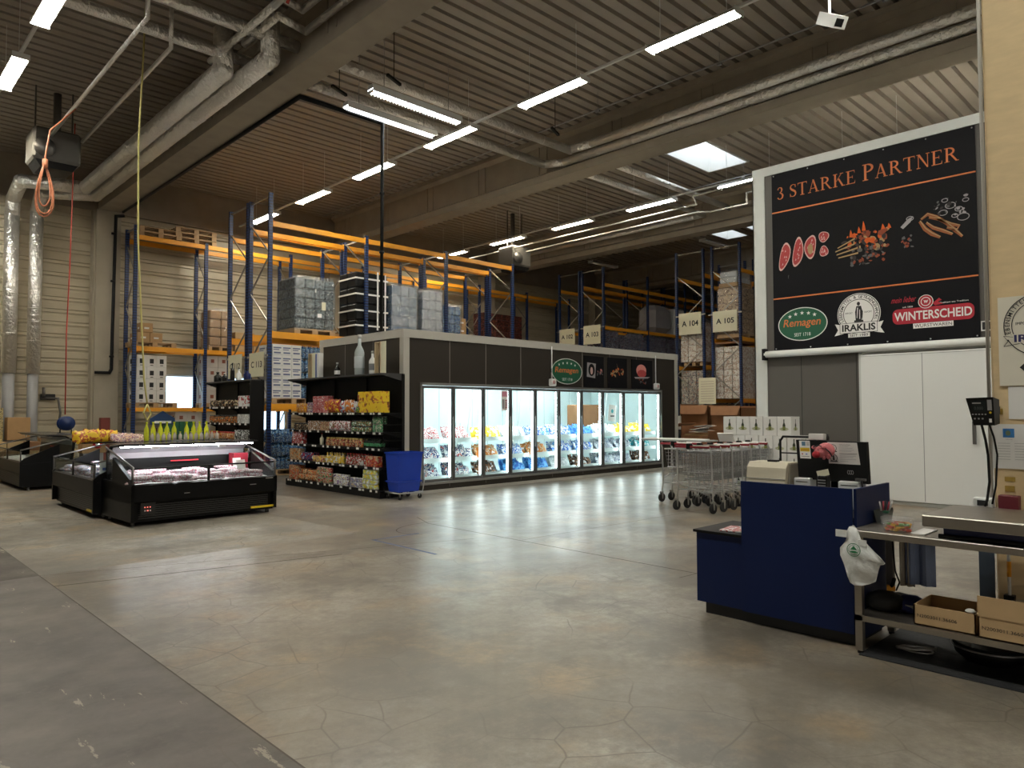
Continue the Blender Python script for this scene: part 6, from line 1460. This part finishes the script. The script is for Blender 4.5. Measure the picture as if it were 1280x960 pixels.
def wrapped(label, x0, x1, y0, y1, z0, h, core, filmm=M_FILM, cap=True, lumps=True):
    t = thing('wrapped_pallet_load', label, 'pallet load', ((x0+x1)/2, (y0+y1)/2, z0))
    b = MB(); n = max(2, round(h/.3)); dz = (h-.15)/n; rn = random.Random(int(x0*100+z0*10))
    for k in range(n):
        m = max(2, round((x1-x0)/.3)); w = (x1-x0-.04)/m
        for i in range(m):
            o = rn.uniform(-.012,.012); b.bbox(x0+.02+i*w+.004, x0+.02+(i+1)*w-.004, y0+.02+o, y1-.02+o, z0+.15+k*dz+.006, z0+.15+(k+1)*dz-.006, .03)
    part('load', b, core, t, True)
    f = MB(); N_ = 14; Z_ = max(6, int(h/.12)); f.smooth = True; vs = []; per = []
    for (ax, ay, bx, by) in ((x0,y0,x1,y0),(x1,y0,x1,y1),(x1,y1,x0,y1),(x0,y1,x0,y0)):
        for i in range(N_): per.append((ax+(bx-ax)*i/N_, ay+(by-ay)*i/N_))
    cx, cy = (x0+x1)/2, (y0+y1)/2
    for k in range(Z_+1):
        for (x, y) in per:
            s = 1.0+rn.uniform(-.012,.012)-(.10*(k/Z_)**12 if cap else 0); vs.append((cx+(x-cx)*s, cy+(y-cy)*s, z0+.10+(h-.06)*k/Z_+(rn.uniform(-.02,.03) if k == Z_ else 0)))
    P_ = len(per); fs = [(k*P_+i, k*P_+(i+1)%P_, (k+1)*P_+(i+1)%P_, (k+1)*P_+i) for k in range(Z_) for i in range(P_)]
    fs.append(tuple(Z_*P_+i for i in range(P_))); f.add(vs, fs)
    part('stretch_wrap', f, filmm, t, True)
    p = MB()
    for q in (0,.43,.86): p.box(x0+q*(x1-x0), x0+(q+.14)*(x1-x0), y0, y1, z0+.0, z0+.1)
    p.box(x0,x1,y0,y1,z0+.1,z0+.144); part('pallet', p, M_WOOD, t, True)
    return t
M_FILMS = film('shiny_film', (1,1,1), .55)
g = wrapped('dark green shrink-wrapped pallet load with a yellow label on the front rack', 8.86, 10.05, 17.25, 18.25, 3.64, 1.48, PG)
part('label', MB().box(9.62,9.74,17.215,17.22,4.30,4.52), M_CREAM, g, True); part('label', MB().box(9.5,9.62,17.215,17.22,4.1,4.2).box(9.42,9.46,17.215,17.22,4.75,4.85), M_PAPER, g, True)
wrapped('silver-blue shrink-wrapped pallet of water bottles on the front rack', 11.85, 12.78, 17.2, 18.2, 3.64, 1.62, PB, M_FILMS, False)
wrapped('paler shrink-wrapped pallet of water bottles at the far end of the front rack', 12.95, 13.72, 17.2, 18.2, 3.64, 1.6, PS, M_FILMS, False)
wrapped('blue shrink-wrapped pallet glimpsed behind the silver water pallets', 14.0, 14.8, 17.6, 18.3, 3.64, 1.3, PB, M_FILM, False)
# black crates tied with white straps
t = thing('strapped_crate_load', 'tall black crate stack tied with white straps on the front rack', 'pallet load', (11.25, 17.7, 3.64))
b = MB()
for k in range(4):
    for i in range(3):
        for q in range(2): b.bbox(10.68+i*.35, 11.02+i*.35, 17.25+q*.45, 17.69+q*.45, 3.72+k*.45, 4.15+k*.45, .03)
part('crate', b, M_BLACK, t, True)
s = MB()
for z in (3.98, 4.4, 4.86, 5.3): s.box(10.66,11.74,17.235,17.245,z,z+.045).box(10.66,10.672,17.24,18.15,z,z+.045)
s.box(11.36,11.41,17.23,17.24,3.9,5.55).box(11.62,11.66,17.23,17.24,3.9,5.5)
part('strap', s, M_PAPER, t, True); part('pallet', MB().box(10.66,11.74,17.25,18.15,3.64,3.72), M_WOLD, t, True)
# rear wall rack
cb = carton_mesh('brown_carton', .34, .34, .27, M_CARD, M_CARD2, [(.3,.35,.7,.55)], M_PAPER)
euro_pallet('pallet under brown cartons on the rear wall rack, nearest the column', (7.1, 22.75, 3.506)); 
stack(cb, 'brown_carton', 6.62, 22.38, 3.652, 2, 2, 1, .35, .36, .28, 'brown carton in the lower layer on the rear wall rack nearest the column', 'brown cartons nearest the column')
stack(cb, 'brown_carton', 6.70, 22.38, 3.93, 1, 1, 1, .35, .36, .28, 'single brown carton on top of the others on the rear wall rack nearest the column', 'top brown carton')
wc2 = carton_mesh('print_carton', .27, .33, .34, M_WBOX, M_PAPER, [(.3,.3,.7,.7),(.35,.12,.65,.18)], M_INK)
euro_pallet('pallet under white cartons with dark square prints on the rear wall rack', (7.15, 22.75, 1.736))
stack(wc2, 'print_carton', 6.6, 22.33, 1.882, 3, 2, 4, .275, .34, .345, 'white carton with dark square print on the rear wall rack beside the bright window', 'white cartons beside the bright window')
wc3 = carton_mesh('round_print_carton', .34, .34, .36, mat('off_white_carton', (.56,.53,.5), .6), None, [(.35,.4,.65,.7)], mat('print_brown_red', (.25,.08,.05), .6))
euro_pallet('pallet under pale cartons with red-brown prints behind the C 112 sign', (9.15, 22.75, 1.736))
stack(wc3, 'round_print_carton', 8.6, 22.35, 1.882, 2, 2, 4, .345, .35, .365, 'pale carton with red-brown print on the shelf of the rear wall rack', 'pale cartons on the rear wall rack shelf')
stack(wc3, 'round_print_carton', 7.35, 22.35, .15, 4, 2, 4, .345, .35, .365, 'pale carton with red-brown print in the floor stack below the bright window', 'pale cartons on the floor below the window', skip=lambda i,q,k: k == 3 and i < 1)
euro_pallet('pallet under the pale floor cartons below the bright window', (8.0, 22.75, 0))
wrapped('brown wrapped pallet load with a white stripe on the rear wall rack', 8.65, 9.4, 22.35, 23.1, 3.51, 1.25, M_CARD, M_FILMC, True)
cs = carton_mesh('small_carton', .3, .3, .2, M_CARD2)
stack(cs, 'small_carton', 9.5, 22.4, 3.51, 4, 2, 3, .31, .35, .21, 'small light-brown carton beside the striped wrapped load on the rear wall rack', 'small cartons on the rear wall rack', jit=.03, skip=lambda i,q,k: (i+q+k) % 4 == 0 and k > 0)
for i, x in enumerate((7.2, 8.25)):
    for k in range(3 if i else 2): euro_pallet(('old dark pallet lying on the top beams of the rear wall rack by the column', 'light wooden pallet lying on the top beams of the rear wall rack')[i], (x, 22.75, 6.73+k*.146), random.uniform(-.05,.05), ('old pallets on the top beams', 'light pallets on the top beams')[i])
for x in (6.9, 7.3, 7.7, 8.1): single('pallet_board', 'wooden cross board across the top beams of the rear wall rack', 'board', MB().box(x-.06,x+.06,22.2,23.2,6.726,6.73), M_WOOD, group='cross boards on the rear wall rack')
stack(cb, 'brown_carton', 12.0, 22.4, 3.51, 5, 2, 4, .35, .36, .28, 'brown carton stacked on the rear wall rack seen through the front rack', 'brown cartons seen through the racks', jit=.02, skip=lambda i,q,k: k > 2 and i % 2)
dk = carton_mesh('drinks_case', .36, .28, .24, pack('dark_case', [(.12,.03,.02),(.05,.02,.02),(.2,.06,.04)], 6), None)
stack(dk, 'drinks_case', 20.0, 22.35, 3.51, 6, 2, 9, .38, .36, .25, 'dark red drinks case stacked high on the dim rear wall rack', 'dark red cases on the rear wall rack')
stack(cb, 'brown_carton', 17.2, 22.4, 3.51, 5, 2, 5, .35, .36, .28, 'brown carton on the dim part of the rear wall rack', 'brown cartons on the dim rack part', jit=.02)
stack(cb, 'brown_carton', 14.1, 18.6, 3.64, 5, 2, 4, .35, .36, .28, 'brown carton with white print on the second rack behind the water pallets', 'brown cartons on the second rack', jit=.01)
stack(cb, 'brown_carton', 14.1, 18.6, 1.81, 5, 2, 4, .35, .36, .28, 'brown carton on the lower level of the second rack', 'brown cartons on the second rack, lower level', jit=.01)
# A 103: beverage trays; A 102
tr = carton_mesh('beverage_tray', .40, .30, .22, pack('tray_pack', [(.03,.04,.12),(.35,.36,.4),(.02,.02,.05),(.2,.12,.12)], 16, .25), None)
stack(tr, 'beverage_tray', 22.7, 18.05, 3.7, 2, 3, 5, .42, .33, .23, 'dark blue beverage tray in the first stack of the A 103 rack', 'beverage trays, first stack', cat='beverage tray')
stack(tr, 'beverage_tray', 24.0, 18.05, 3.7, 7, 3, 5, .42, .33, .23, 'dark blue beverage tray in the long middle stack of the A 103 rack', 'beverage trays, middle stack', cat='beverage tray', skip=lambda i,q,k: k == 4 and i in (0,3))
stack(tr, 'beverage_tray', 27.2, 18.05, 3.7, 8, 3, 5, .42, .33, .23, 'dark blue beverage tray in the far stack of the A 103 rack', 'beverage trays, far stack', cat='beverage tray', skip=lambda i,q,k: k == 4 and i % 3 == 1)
rk = MB(); rk.box(22.55,31.2,18.0,19.1,3.62,3.7); single('rack_deck', 'shelf deck under the beverage trays of the A 103 rack', 'shelf', rk, M_WOLD)
single('plastic_sheet', 'small pale blue sheet stuck on the far beverage trays', 'sheet', MB().box(27.6,27.9,17.99,18.0,4.4,4.9), mat('pale_blue_sheet', (.45,.55,.65), .5))
t = thing('wrapped_pallet_load', 'big grey wrapped sack load on the upper beams of the A 103 rack', 'pallet load', (27.2,18.5,5.0))
b = MB(); b.bbox(26.0,27.6,18.1,19.0,5.0,6.25,.25); part('sack', b, mat('grey_sack', (.35,.33,.33), .7, bump=.3), t, True); b = MB(); b.bbox(27.7,28.5,18.1,19.0,5.0,6.2,.05); part('box', b, M_WBOX, t, True)
# A 104 and A 105: white and mixed cartons
mixw = pack('mixed_white_goods', [(.62,.58,.5),(.7,.68,.64),(.45,.33,.25),(.66,.62,.56)], 5, .5)
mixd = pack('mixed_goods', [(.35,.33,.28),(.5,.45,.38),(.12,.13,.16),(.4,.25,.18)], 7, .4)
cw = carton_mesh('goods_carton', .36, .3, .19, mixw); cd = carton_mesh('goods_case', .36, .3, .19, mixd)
euro_pallet('dark pallet under the white goods on the A 104 rack', (23.3, 14.05, 3.22))
stack(cw, 'goods_carton', 22.62, 13.58, 3.37, 4, 3, 7, .37, .32, .2, 'white goods carton on the upper level of the A 104 rack', 'white goods on the A 104 rack, upper level')
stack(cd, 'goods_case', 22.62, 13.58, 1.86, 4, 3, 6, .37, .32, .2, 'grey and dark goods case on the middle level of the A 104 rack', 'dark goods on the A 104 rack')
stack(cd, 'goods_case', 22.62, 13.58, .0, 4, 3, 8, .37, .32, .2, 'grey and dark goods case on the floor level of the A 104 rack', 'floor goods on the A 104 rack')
single('rack_deck', 'shelf deck in the middle of the A 104 rack', 'shelf', MB().box(22.55,25.4,13.5,14.6,1.76,1.85), M_WOLD)
stack(cw, 'goods_carton', 22.62, 12.18, 2.03, 4, 3, 9, .37, .32, .2, 'pale goods carton on the lower level of the A 105 rack', 'pale goods on the A 105 rack, lower level')
wrapped('brown wrapped pallet load on the upper level of the A 105 rack', 22.6, 23.9, 12.2, 13.05, 4.12, 1.75, pack('brown_goods', [(.4,.27,.15),(.5,.38,.25),(.2,.12,.08)], 8), M_FILMC, False)
single('euro_pallet', 'reddish wooden pallet between the two loads of the A 105 rack', 'pallet', MB().box(22.6,24.0,12.15,13.1,3.92,3.985), M_CARDD)
wrapped('grey shrink-wrapped load on top of the brown one at the A 105 rack', 22.7, 23.7, 12.3, 13.0, 5.9, .55, M_WBOX, M_FILM, False)
stack(cd, 'goods_case', 22.8, 11.2, .0, 3, 2, 6, .37, .32, .2, 'dark goods case stacked beside the A 105 rack toward the cold store', 'dark goods beside the A 105 rack')
stack(cw, 'goods_carton', 24.2, 10.2, .0, 4, 3, 22, .37, .32, .2, 'pale goods carton in the tall stack glimpsed beside the grey cold store', 'tall pale stack beside the cold store')
single('red_crate', 'red crate glimpsed between the rack and the cold store corner', 'crate', MB().bbox(22.85,23.3,11.25,11.75,1.2,1.7,.02), M_RED)

# ================================================================== LEFT BACK: pallets and cartons at the rear wall
bx = carton_mesh('bottle_case', .36, .26, .28, pack('gold_bottle_case', [(.35,.25,.08),(.6,.5,.25),(.15,.1,.05)], 16), None)
stack(bx, 'bottle_case', 2.7, 22.2, .86, 2, 2, 3, .38, .3, .29, 'gold and brown bottle case in the stack at the picture edge before the rear wall', 'bottle cases at the picture edge')
single('brown_carton', 'brown carton with printed emblem on the boxes before the rear wall', 'carton', MB().bbox(3.52,4.02,22.1,22.5,.9,1.48,.01), M_CARD)
for i, (x0, x1) in enumerate(((2.6,3.5),(3.52,4.1))): single('brown_carton', ('wide','narrow')[i]+' brown carton under the bottle cases before the rear wall', 'carton', MB().bbox(x0,x1,22.05,22.6,.16,.855,.01), M_CARD2)
euro_pallet('pallet under the brown cartons at the picture edge', (3.3, 22.35, 0)); 
single('work_bench', 'low pale bench board before the rear wall behind the far chest', 'bench', MB().box(2.2,4.9,21.0,21.6,.60,.66).box(2.3,2.4,21.05,21.15,0,.6).box(4.7,4.8,21.05,21.15,0,.6).box(2.3,2.4,21.45,21.55,0,.6).box(4.7,4.8,21.45,21.55,0,.6), M_CARD2)
for i, (x, w, h, m, lab) in enumerate(((3.75,.4,.22,M_CARDD,'low dark red box'),(4.3,.45,.28,M_WBOX,'white printed box'),(4.05,.2,.35,M_CARD,'narrow brown box'))):
    single('small_box', lab+' on the bench below the blue cable reel', 'box', MB().bbox(x,x+w,21.1,21.4,.665,.665+h,.01), m)
t = thing('small_box', 'brown box with a red and white round emblem on the bench by the column', 'box', (5.2,21.2,.66)); part('box', MB().bbox(4.95,5.5,21.0,21.4,.55,1.05,.01), M_CARD, t, True); part('emblem', MB().tube([(5.3,20.985,.78),(5.3,20.999,.78)], .11, 16), M_RED, t, True); part('dot', MB().tube([(5.3,20.975,.78),(5.3,20.986,.78)], .05, 12), M_PAPER, t, True)
single('box_stand', 'grey stand carrying the box with the round emblem', 'stand', MB().box(4.98,5.45,21.02,21.38,0,.549), M_GREYP)
single('red_post', 'dark red upright box standing before the concrete column', 'box', MB().bbox(5.78,6.02,22.6,22.8,.0,1.45,.01), mat('brick_red', (.2,.04,.03), .6))
t = thing('wall_tap', 'grey tap bracket on the rear wall beside the standpipe', 'tap', (4.6,23.3,1.9)); part('arm', MB().tube([(4.5,23.5,2.0),(4.9,23.4,2.0),(4.95,23.35,1.6),(4.9,23.3,1.2)], .03, 8), M_ALUD, t, True); part('valve', MB().tube([(4.55,23.4,2.05),(4.55,23.4,2.3)], .04, 8), M_ALUD, t, True)
single('wall_plate', 'small black plate on the ribbed rear wall beside the cable reel', 'plate', MB().box(4.5,4.85,23.52,23.58,1.95,2.12), M_INK)

# ================================================================== BLACK REFRIGERATED CHESTS
M_MEAT = pack('vacuum_meat', [(.72,.68,.72),(.42,.14,.18),(.78,.74,.78),(.5,.25,.3)], 16, .25)
M_MEAT2 = pack('vacuum_meat_blue', [(.15,.2,.35),(.5,.55,.65),(.3,.1,.12),(.7,.7,.75)], 16, .25)
M_LED2 = emitter('chest_led', (.95,.98,1.0), 45)
M_GL2 = glass('chest_glass', (.9,.93,.93), .18)
def chest(label, loc, rz, L, D=1.25, canopy=True, lit=True):
    """front along local x (0..L) at y=0 facing -y, back toward +y"""
    t = thing('refrigerated_chest', label, 'chest', loc, rz)
    prof = [(0,.10),(.02,.30),(0,.31),(0,.58),(.05,.60),(.05,.56),(D-.05,.62),(D,.62),(D,.10)]
    part('body', MB().prism([(.0,.33),(-.02,.35),(-.02,.575),(.03,.59),(.03,.54),(D-.1,.60),(D,.6),(D,.33)], 'x', 0, L), M_CASE, t)
    part('plinth', MB().box(.03,L-.03,.05,D-.03,.06,.33), M_CASE, t)
    g = MB(); n = int(L/.9)
    for k in range(7): g.box(.12, L-.12, .044, .05, .10+k*.03, .115+k*.03)
    part('air_grille', g, mat('dark_grille', (.03,.03,.03), .35), t)
    for s, x in (('a', 0), ('b', L-.05)):
        part('end_panel', MB().prism([(-.03,.06),(-.03,.60),(.02,.64),(D-.3,1.0),(D,1.02),(D,.06)] if False else [(-.02,.08),(-.02,.585),(.06,.66),(D*.62,.94),(D*.62,.60),(D,.60),(D,.08)], 'x', x, x+.045), M_CASE, t)
        part('end_glass', MB().prism([(.02,.66),(.02,.82),(D*.92,1.06),(D*.92,.62)], 'x', x+.02, x+.026), M_GL2, t)
        part('end_rail', MB().tube([(x+.022,.0,.585),(x+.022,.0,.83),(x+.022,D*.92,1.08)], .014, 8), M_ALUD, t)
    part('front_glass', MB().box(.03,L-.03,.0,.006,.60,.80), M_GL2, t)
    rl = part('glass_rail', MB().tube([(.0,.003,.81),(L,.003,.81)], .012, 8), M_CASE, t)
    for x in (L/2,): part('glass_post', MB().box(x-.015,x+.015,-.005,.02,.58,.82), M_CASE, t)
    part('deck', MB().add([(.05,.05,.565),(L-.05,.05,.565),(L-.05,D-.2,.62),(.05,D-.2,.62)], [(0,1,2,3)]).add([(.05,.05,.562),(L-.05,.05,.562),(L-.05,D-.2,.617),(.05,D-.2,.617)], [(3,2,1,0)]), M_WHITE, t)
    if canopy:
        b = MB(); b.prism([(D-.22,.60),(D-.16,.60),(D-.12,1.0),(D-.30,1.10),(D-.62,1.12),(D-.62,1.10),(D-.32,1.08),(D-.17,.99)], 'x', 0.02, L-.02)
        part('back_canopy', b, M_CASE, t)
        part('glow_strip', MB().prism([(D-.185,.90),(D-.175,.90),(D-.18,1.0),(D-.33,1.078),(D-.34,1.07),(D-.20,.985)], 'x', .05, L-.05), mat('glow_strip_grey', (.34,.35,.36), .3, .4), t)  # pale strip added so the tube's light shows on the dark back
        part('light_tube', MB().box(.08, L-.08, D-.60, D-.54, 1.082, 1.098), M_LED2, t)
        part('top_plate', MB().box(.02, L-.02, D-.66, D-.05, 1.12, 1.135), mat('satin_black_plate', (.05,.05,.052), .25), t)
        for x in (L*.25, L*.72): part('light_clip', MB().box(x-.06,x+.06,D-.63,D-.615,1.05,1.09), M_WHITE, t)
        part('price_rail', MB().box(L*.42,L*.62,D-.245,D-.235,.83,.845), M_RED, t)
    for x in (.08, L-.08):
        for y in (.15, D-.15): part('foot', MB().tube([(x,y,0),(x,y,.06)], .03, 10), M_ALUD, t)
    return t
# front chest
c1 = chest('black refrigerated chest with a lit canopy, full of vacuum-packed meat, facing the open floor', (3.17, 10.88, 0), math.radians(2.0), 2.17, 1.25)
pn = part('control_panel', MB().box(.13,.33,-.004,.03,.16,.33), mat('panel_black', (.02,.02,.02), .3), c1)
a = Art((.13,-.004,.16), *NY, .001); MR = emitter('red_led', (1,.1,.05), 1.5)
for k in range(3): a.rect(.05+k*.035,.05,.07+k*.035,.07, M_PAPER if k != 1 else MR, 1); a.rect(.05+k*.035,.10,.065+k*.035,.115, MR, 1)
a.build('control_lights', pn, False)
part('yellow_bar', MB().box(1.75,2.12,-.01,.02,.10,.13), M_YEL, c1); part('vent_slot', MB().box(.72,.80,-.023,-.019,.42,.43).box(1.72,1.82,-.023,-.019,.47,.48), M_ALU, c1); part('maker_plate', MB().box(1.98,2.10,-.023,-.019,.55,.565), M_ALU, c1)
# second chest at a right angle, running back
c2 = chest('black refrigerated chest set end to end behind the front chest, facing the grey floor edge', (3.04, 14.75, 0), -math.pi/2, 2.6, 1.15)
part('yellow_bar', MB().box(2.2,2.5,-.01,.02,.09,.12), M_YEL, c2)
c3 = chest('unlit black chest standing alone at the picture edge before the pallets', (3.05, 20.6, 0), -math.pi/2, 3.0, 1.1, True)
for ch in list(c3.children):
    if ch.name.startswith('light_tube'): ch.data = ch.data.copy(); ch.data.materials[0] = M_WHITE
c4 = chest('rear half of the black chest island, back to back with the second chest', (5.0, 12.8, 0), math.pi/2, 2.0, .95, False)
M_CASEW = M_CASE
def slab_mesh(w, d, h, m):
    b = MB(); n = 8; vs = []; fs = []
    for k in range(4):
        f = (1, 1.02, .9, .5)[k]; z = (0, .35, .8, 1)[k]*h
        for i in range(14):
            th = 2*math.pi*i/14; r = 1+.1*math.sin(3*th+k); c, s = math.cos(th), math.sin(th)
            vs.append((w/2*f*r*abs(c)**.6*(1 if c > 0 else -1), d/2*f*r*abs(s)**.6*(1 if s > 0 else -1), z))
    for k in range(3):
        for i in range(14): q = (i+1) % 14; fs.append((k*14+i, k*14+q, (k+1)*14+q, (k+1)*14+i))
    fs.append(tuple(range(42,56))); fs.append(tuple(range(13,-1,-1))); b.smooth = True; b.add(vs, fs); return mesh_of('meat_pack', b, m)
SL = [slab_mesh(.3,.16,.06,M_MEAT), slab_mesh(.22,.2,.05,M_MEAT), slab_mesh(.4,.15,.055,M_MEAT)]; SB = [slab_mesh(.24,.18,.05,M_MEAT2), slab_mesh(.2,.15,.06,M_MEAT2)]
def fill(ch, L, D, rows, meshes, lab, grp, z0=.575):
    M = Matrix.LocRotScale(ch.location, ch.rotation_euler, None)
    for r in range(rows):
        x = .18
        while x < L-.15:
            y = .16+r*(D-.45)/max(1, rows-1) if rows > 1 else .4
            for lv in range(2 if random.random() < .55 else 1):
                p = M @ Vector((x+random.uniform(-.02,.02), y, z0+.05*y+.012+lv*.05)); o = link('meat_pack', random.choice(meshes)); o.location = p
                o.rotation_euler = (random.uniform(-.08,.08), random.uniform(-.08,.08), ch.rotation_euler[2]+random.uniform(-.35,.35)); tag(o, lab, 'meat', grp)
            x += random.uniform(.23,.3)
fill(c1, 2.17, 1.25, 4, SL, 'vacuum-packed meat lying in the lit front chest', 'meat packs in the front chest')
fill(c2, 2.6, 1.15, 4, SB, 'bluish vacuum pack lying in the second chest behind the front one', 'packs in the second chest')
for i, (x, y) in enumerate(((4.83,11.12),(4.97,11.6))):
    t = thing('price_card', ('white price card standing in the front chest near its end','second white price card at the end glass of the front chest')[i], 'price card', (x,y,.65)); part('card', MB().obox((x,y,.77),(.14,.006,.17),rx=-.2,rz=.1), M_PAPER, t, True); part('print', MB().obox((x,y-.005,.74),(.07,.004,.04),rx=-.2,rz=.1), M_INK, t, True)
t = thing('price_card', 'white price card hanging at the end glass of the second chest', 'price card', (3.2,12.2,.8)); part('card', MB().box(3.12,3.30,12.22,12.225,.66,.86), M_PAPER, t, True); part('print', MB().box(3.16,3.26,12.215,12.22,.72,.76), mat('print_sticker_blue', (.1,.15,.4), .5), t, True)
t = thing('price_card', 'orange and white card standing in the second chest', 'price card', (3.15,12.6,.7)); part('card', MB().box(3.13,3.135,12.45,12.75,.66,.82), M_PAPER, t, True); part('stripe', MB().box(3.124,3.128,12.48,12.6,.74,.81), M_ORANGE, t, True)
single('red_basket', 'dark red tray in the far end corner of the front chest', 'tray', MB().box(4.98,5.22,11.75,11.95,.66,.92), mat('dark_red_tray', (.2,.01,.02), .5))
# goods standing on top of the chest island
single('display_shelf', 'clear acrylic shelf board on the black chest island carrying bottles', 'shelf', MB().box(3.25,5.0,12.14,12.75,1.13,1.145), M_GLASS)
single('shelf_stand', 'dark cabinet under the acrylic shelf behind the front chest', 'cabinet', MB().bbox(4.15,5.2,12.14,12.75,.02,1.12,.01), M_CASE)
M_LEMON = mat('lemon_liquid', (.72,.75,.05), .2, emis=None)
def P_slim(r, h, m): return mesh_of('lemon_bottle', MB().lathe([(r*.9,0),(r,.01),(r,h*.6),(r*.4,h*.8),(r*.35,h*.92),(r*.5,h*.93),(r*.5,h)], n=10, mats=[0,0,0,0,1,1]), [m, M_LEMON])
lem = P_slim(.038, .30, M_LEMON); clr = P_slim(.03, .14, mat('pale_spirit', (.5,.45,.4), .15))
for i in range(9):
    o = link('lemon_bottle', lem); o.location = (3.80+i*.105+(.1 if i > 4 else 0), 12.3+.02*(i % 2), 1.146); tag(o, 'bright yellow lemon drink bottle standing on the acrylic shelf of the chest island', 'bottle', 'yellow bottles on the chest island')
for i in range(13):
    o = link('small_bottle', clr); o.location = (3.85+i*.085, 12.18, 1.146); tag(o, 'small clear bottle in the front line on the acrylic shelf of the chest island', 'bottle', 'small clear bottles on the chest island')
for i in range(6):
    o = link('green_box', mesh_of('green_box', MB().bbox(-.04,.04,-.04,.04,0,.30,.004), M_GREEN) if i == 0 else bpy.data.meshes['green_box']); o.location = (4.15+i*.09, 12.55, 1.146); tag(o, 'green topped box behind the yellow bottles on the chest island', 'box', 'green boxes on the chest island')
t = thing('display_card', 'dark blue house-shaped display card above the yellow bottles', 'display', (4.05,12.5,1.15)); part('card', MB().prism([(3.92,1.40),(4.30,1.40),(4.30,1.50),(4.11,1.62),(3.92,1.50)], 'y', 12.5, 12.53), mat('navy_card', (.01,.04,.12), .5), t, True); part('stem', MB().box(4.1,4.12,12.5,12.52,1.146,1.4), M_INK, t, True); part('print', MB().box(3.98,4.24,12.49,12.499,1.42,1.46), M_PAPER, t, True)
yb = bag_mesh(.24,.18,.1,'crisp_bag',pack('crisp_bag', [(.8,.5,.02),(.85,.55,.03),(.5,.1,.03),(.85,.6,.05)], 6))
for i in range(7):
    o = link('crisp_bag', yb); o.location = (3.0+.11*(i % 4), 12.55+.25*(i//4), 1.14+.015*(i % 2)); o.rotation_euler = (random.uniform(-.4,-.1), random.uniform(-.3,.3), random.uniform(-.2,.2)); tag(o, 'yellow snack bag heaped on top of the chest island', 'snack bag', 'yellow bags on the chest island')
mb2 = bag_mesh(.2,.15,.08,'biscuit_bag',pack('biscuit_bag', [(.6,.35,.2),(.75,.6,.5),(.3,.12,.2),(.7,.45,.3)], 12))
for i in range(8):
    o = link('biscuit_bag', mb2); o.location = (3.42+.08*(i % 5), 12.45+.2*(i//5), 1.14); o.rotation_euler = (-.7, random.uniform(-.5,.5), random.uniform(-.6,.6)); tag(o, 'small pinkish packet heaped between the yellow bags and yellow bottles', 'snack bag', 'pinkish packets on the chest island')
single('snack_shelf', 'black board under the snack bags on the chest island', 'shelf', MB().box(2.95,3.85,12.42,13.0,1.122,1.138), M_CASE)
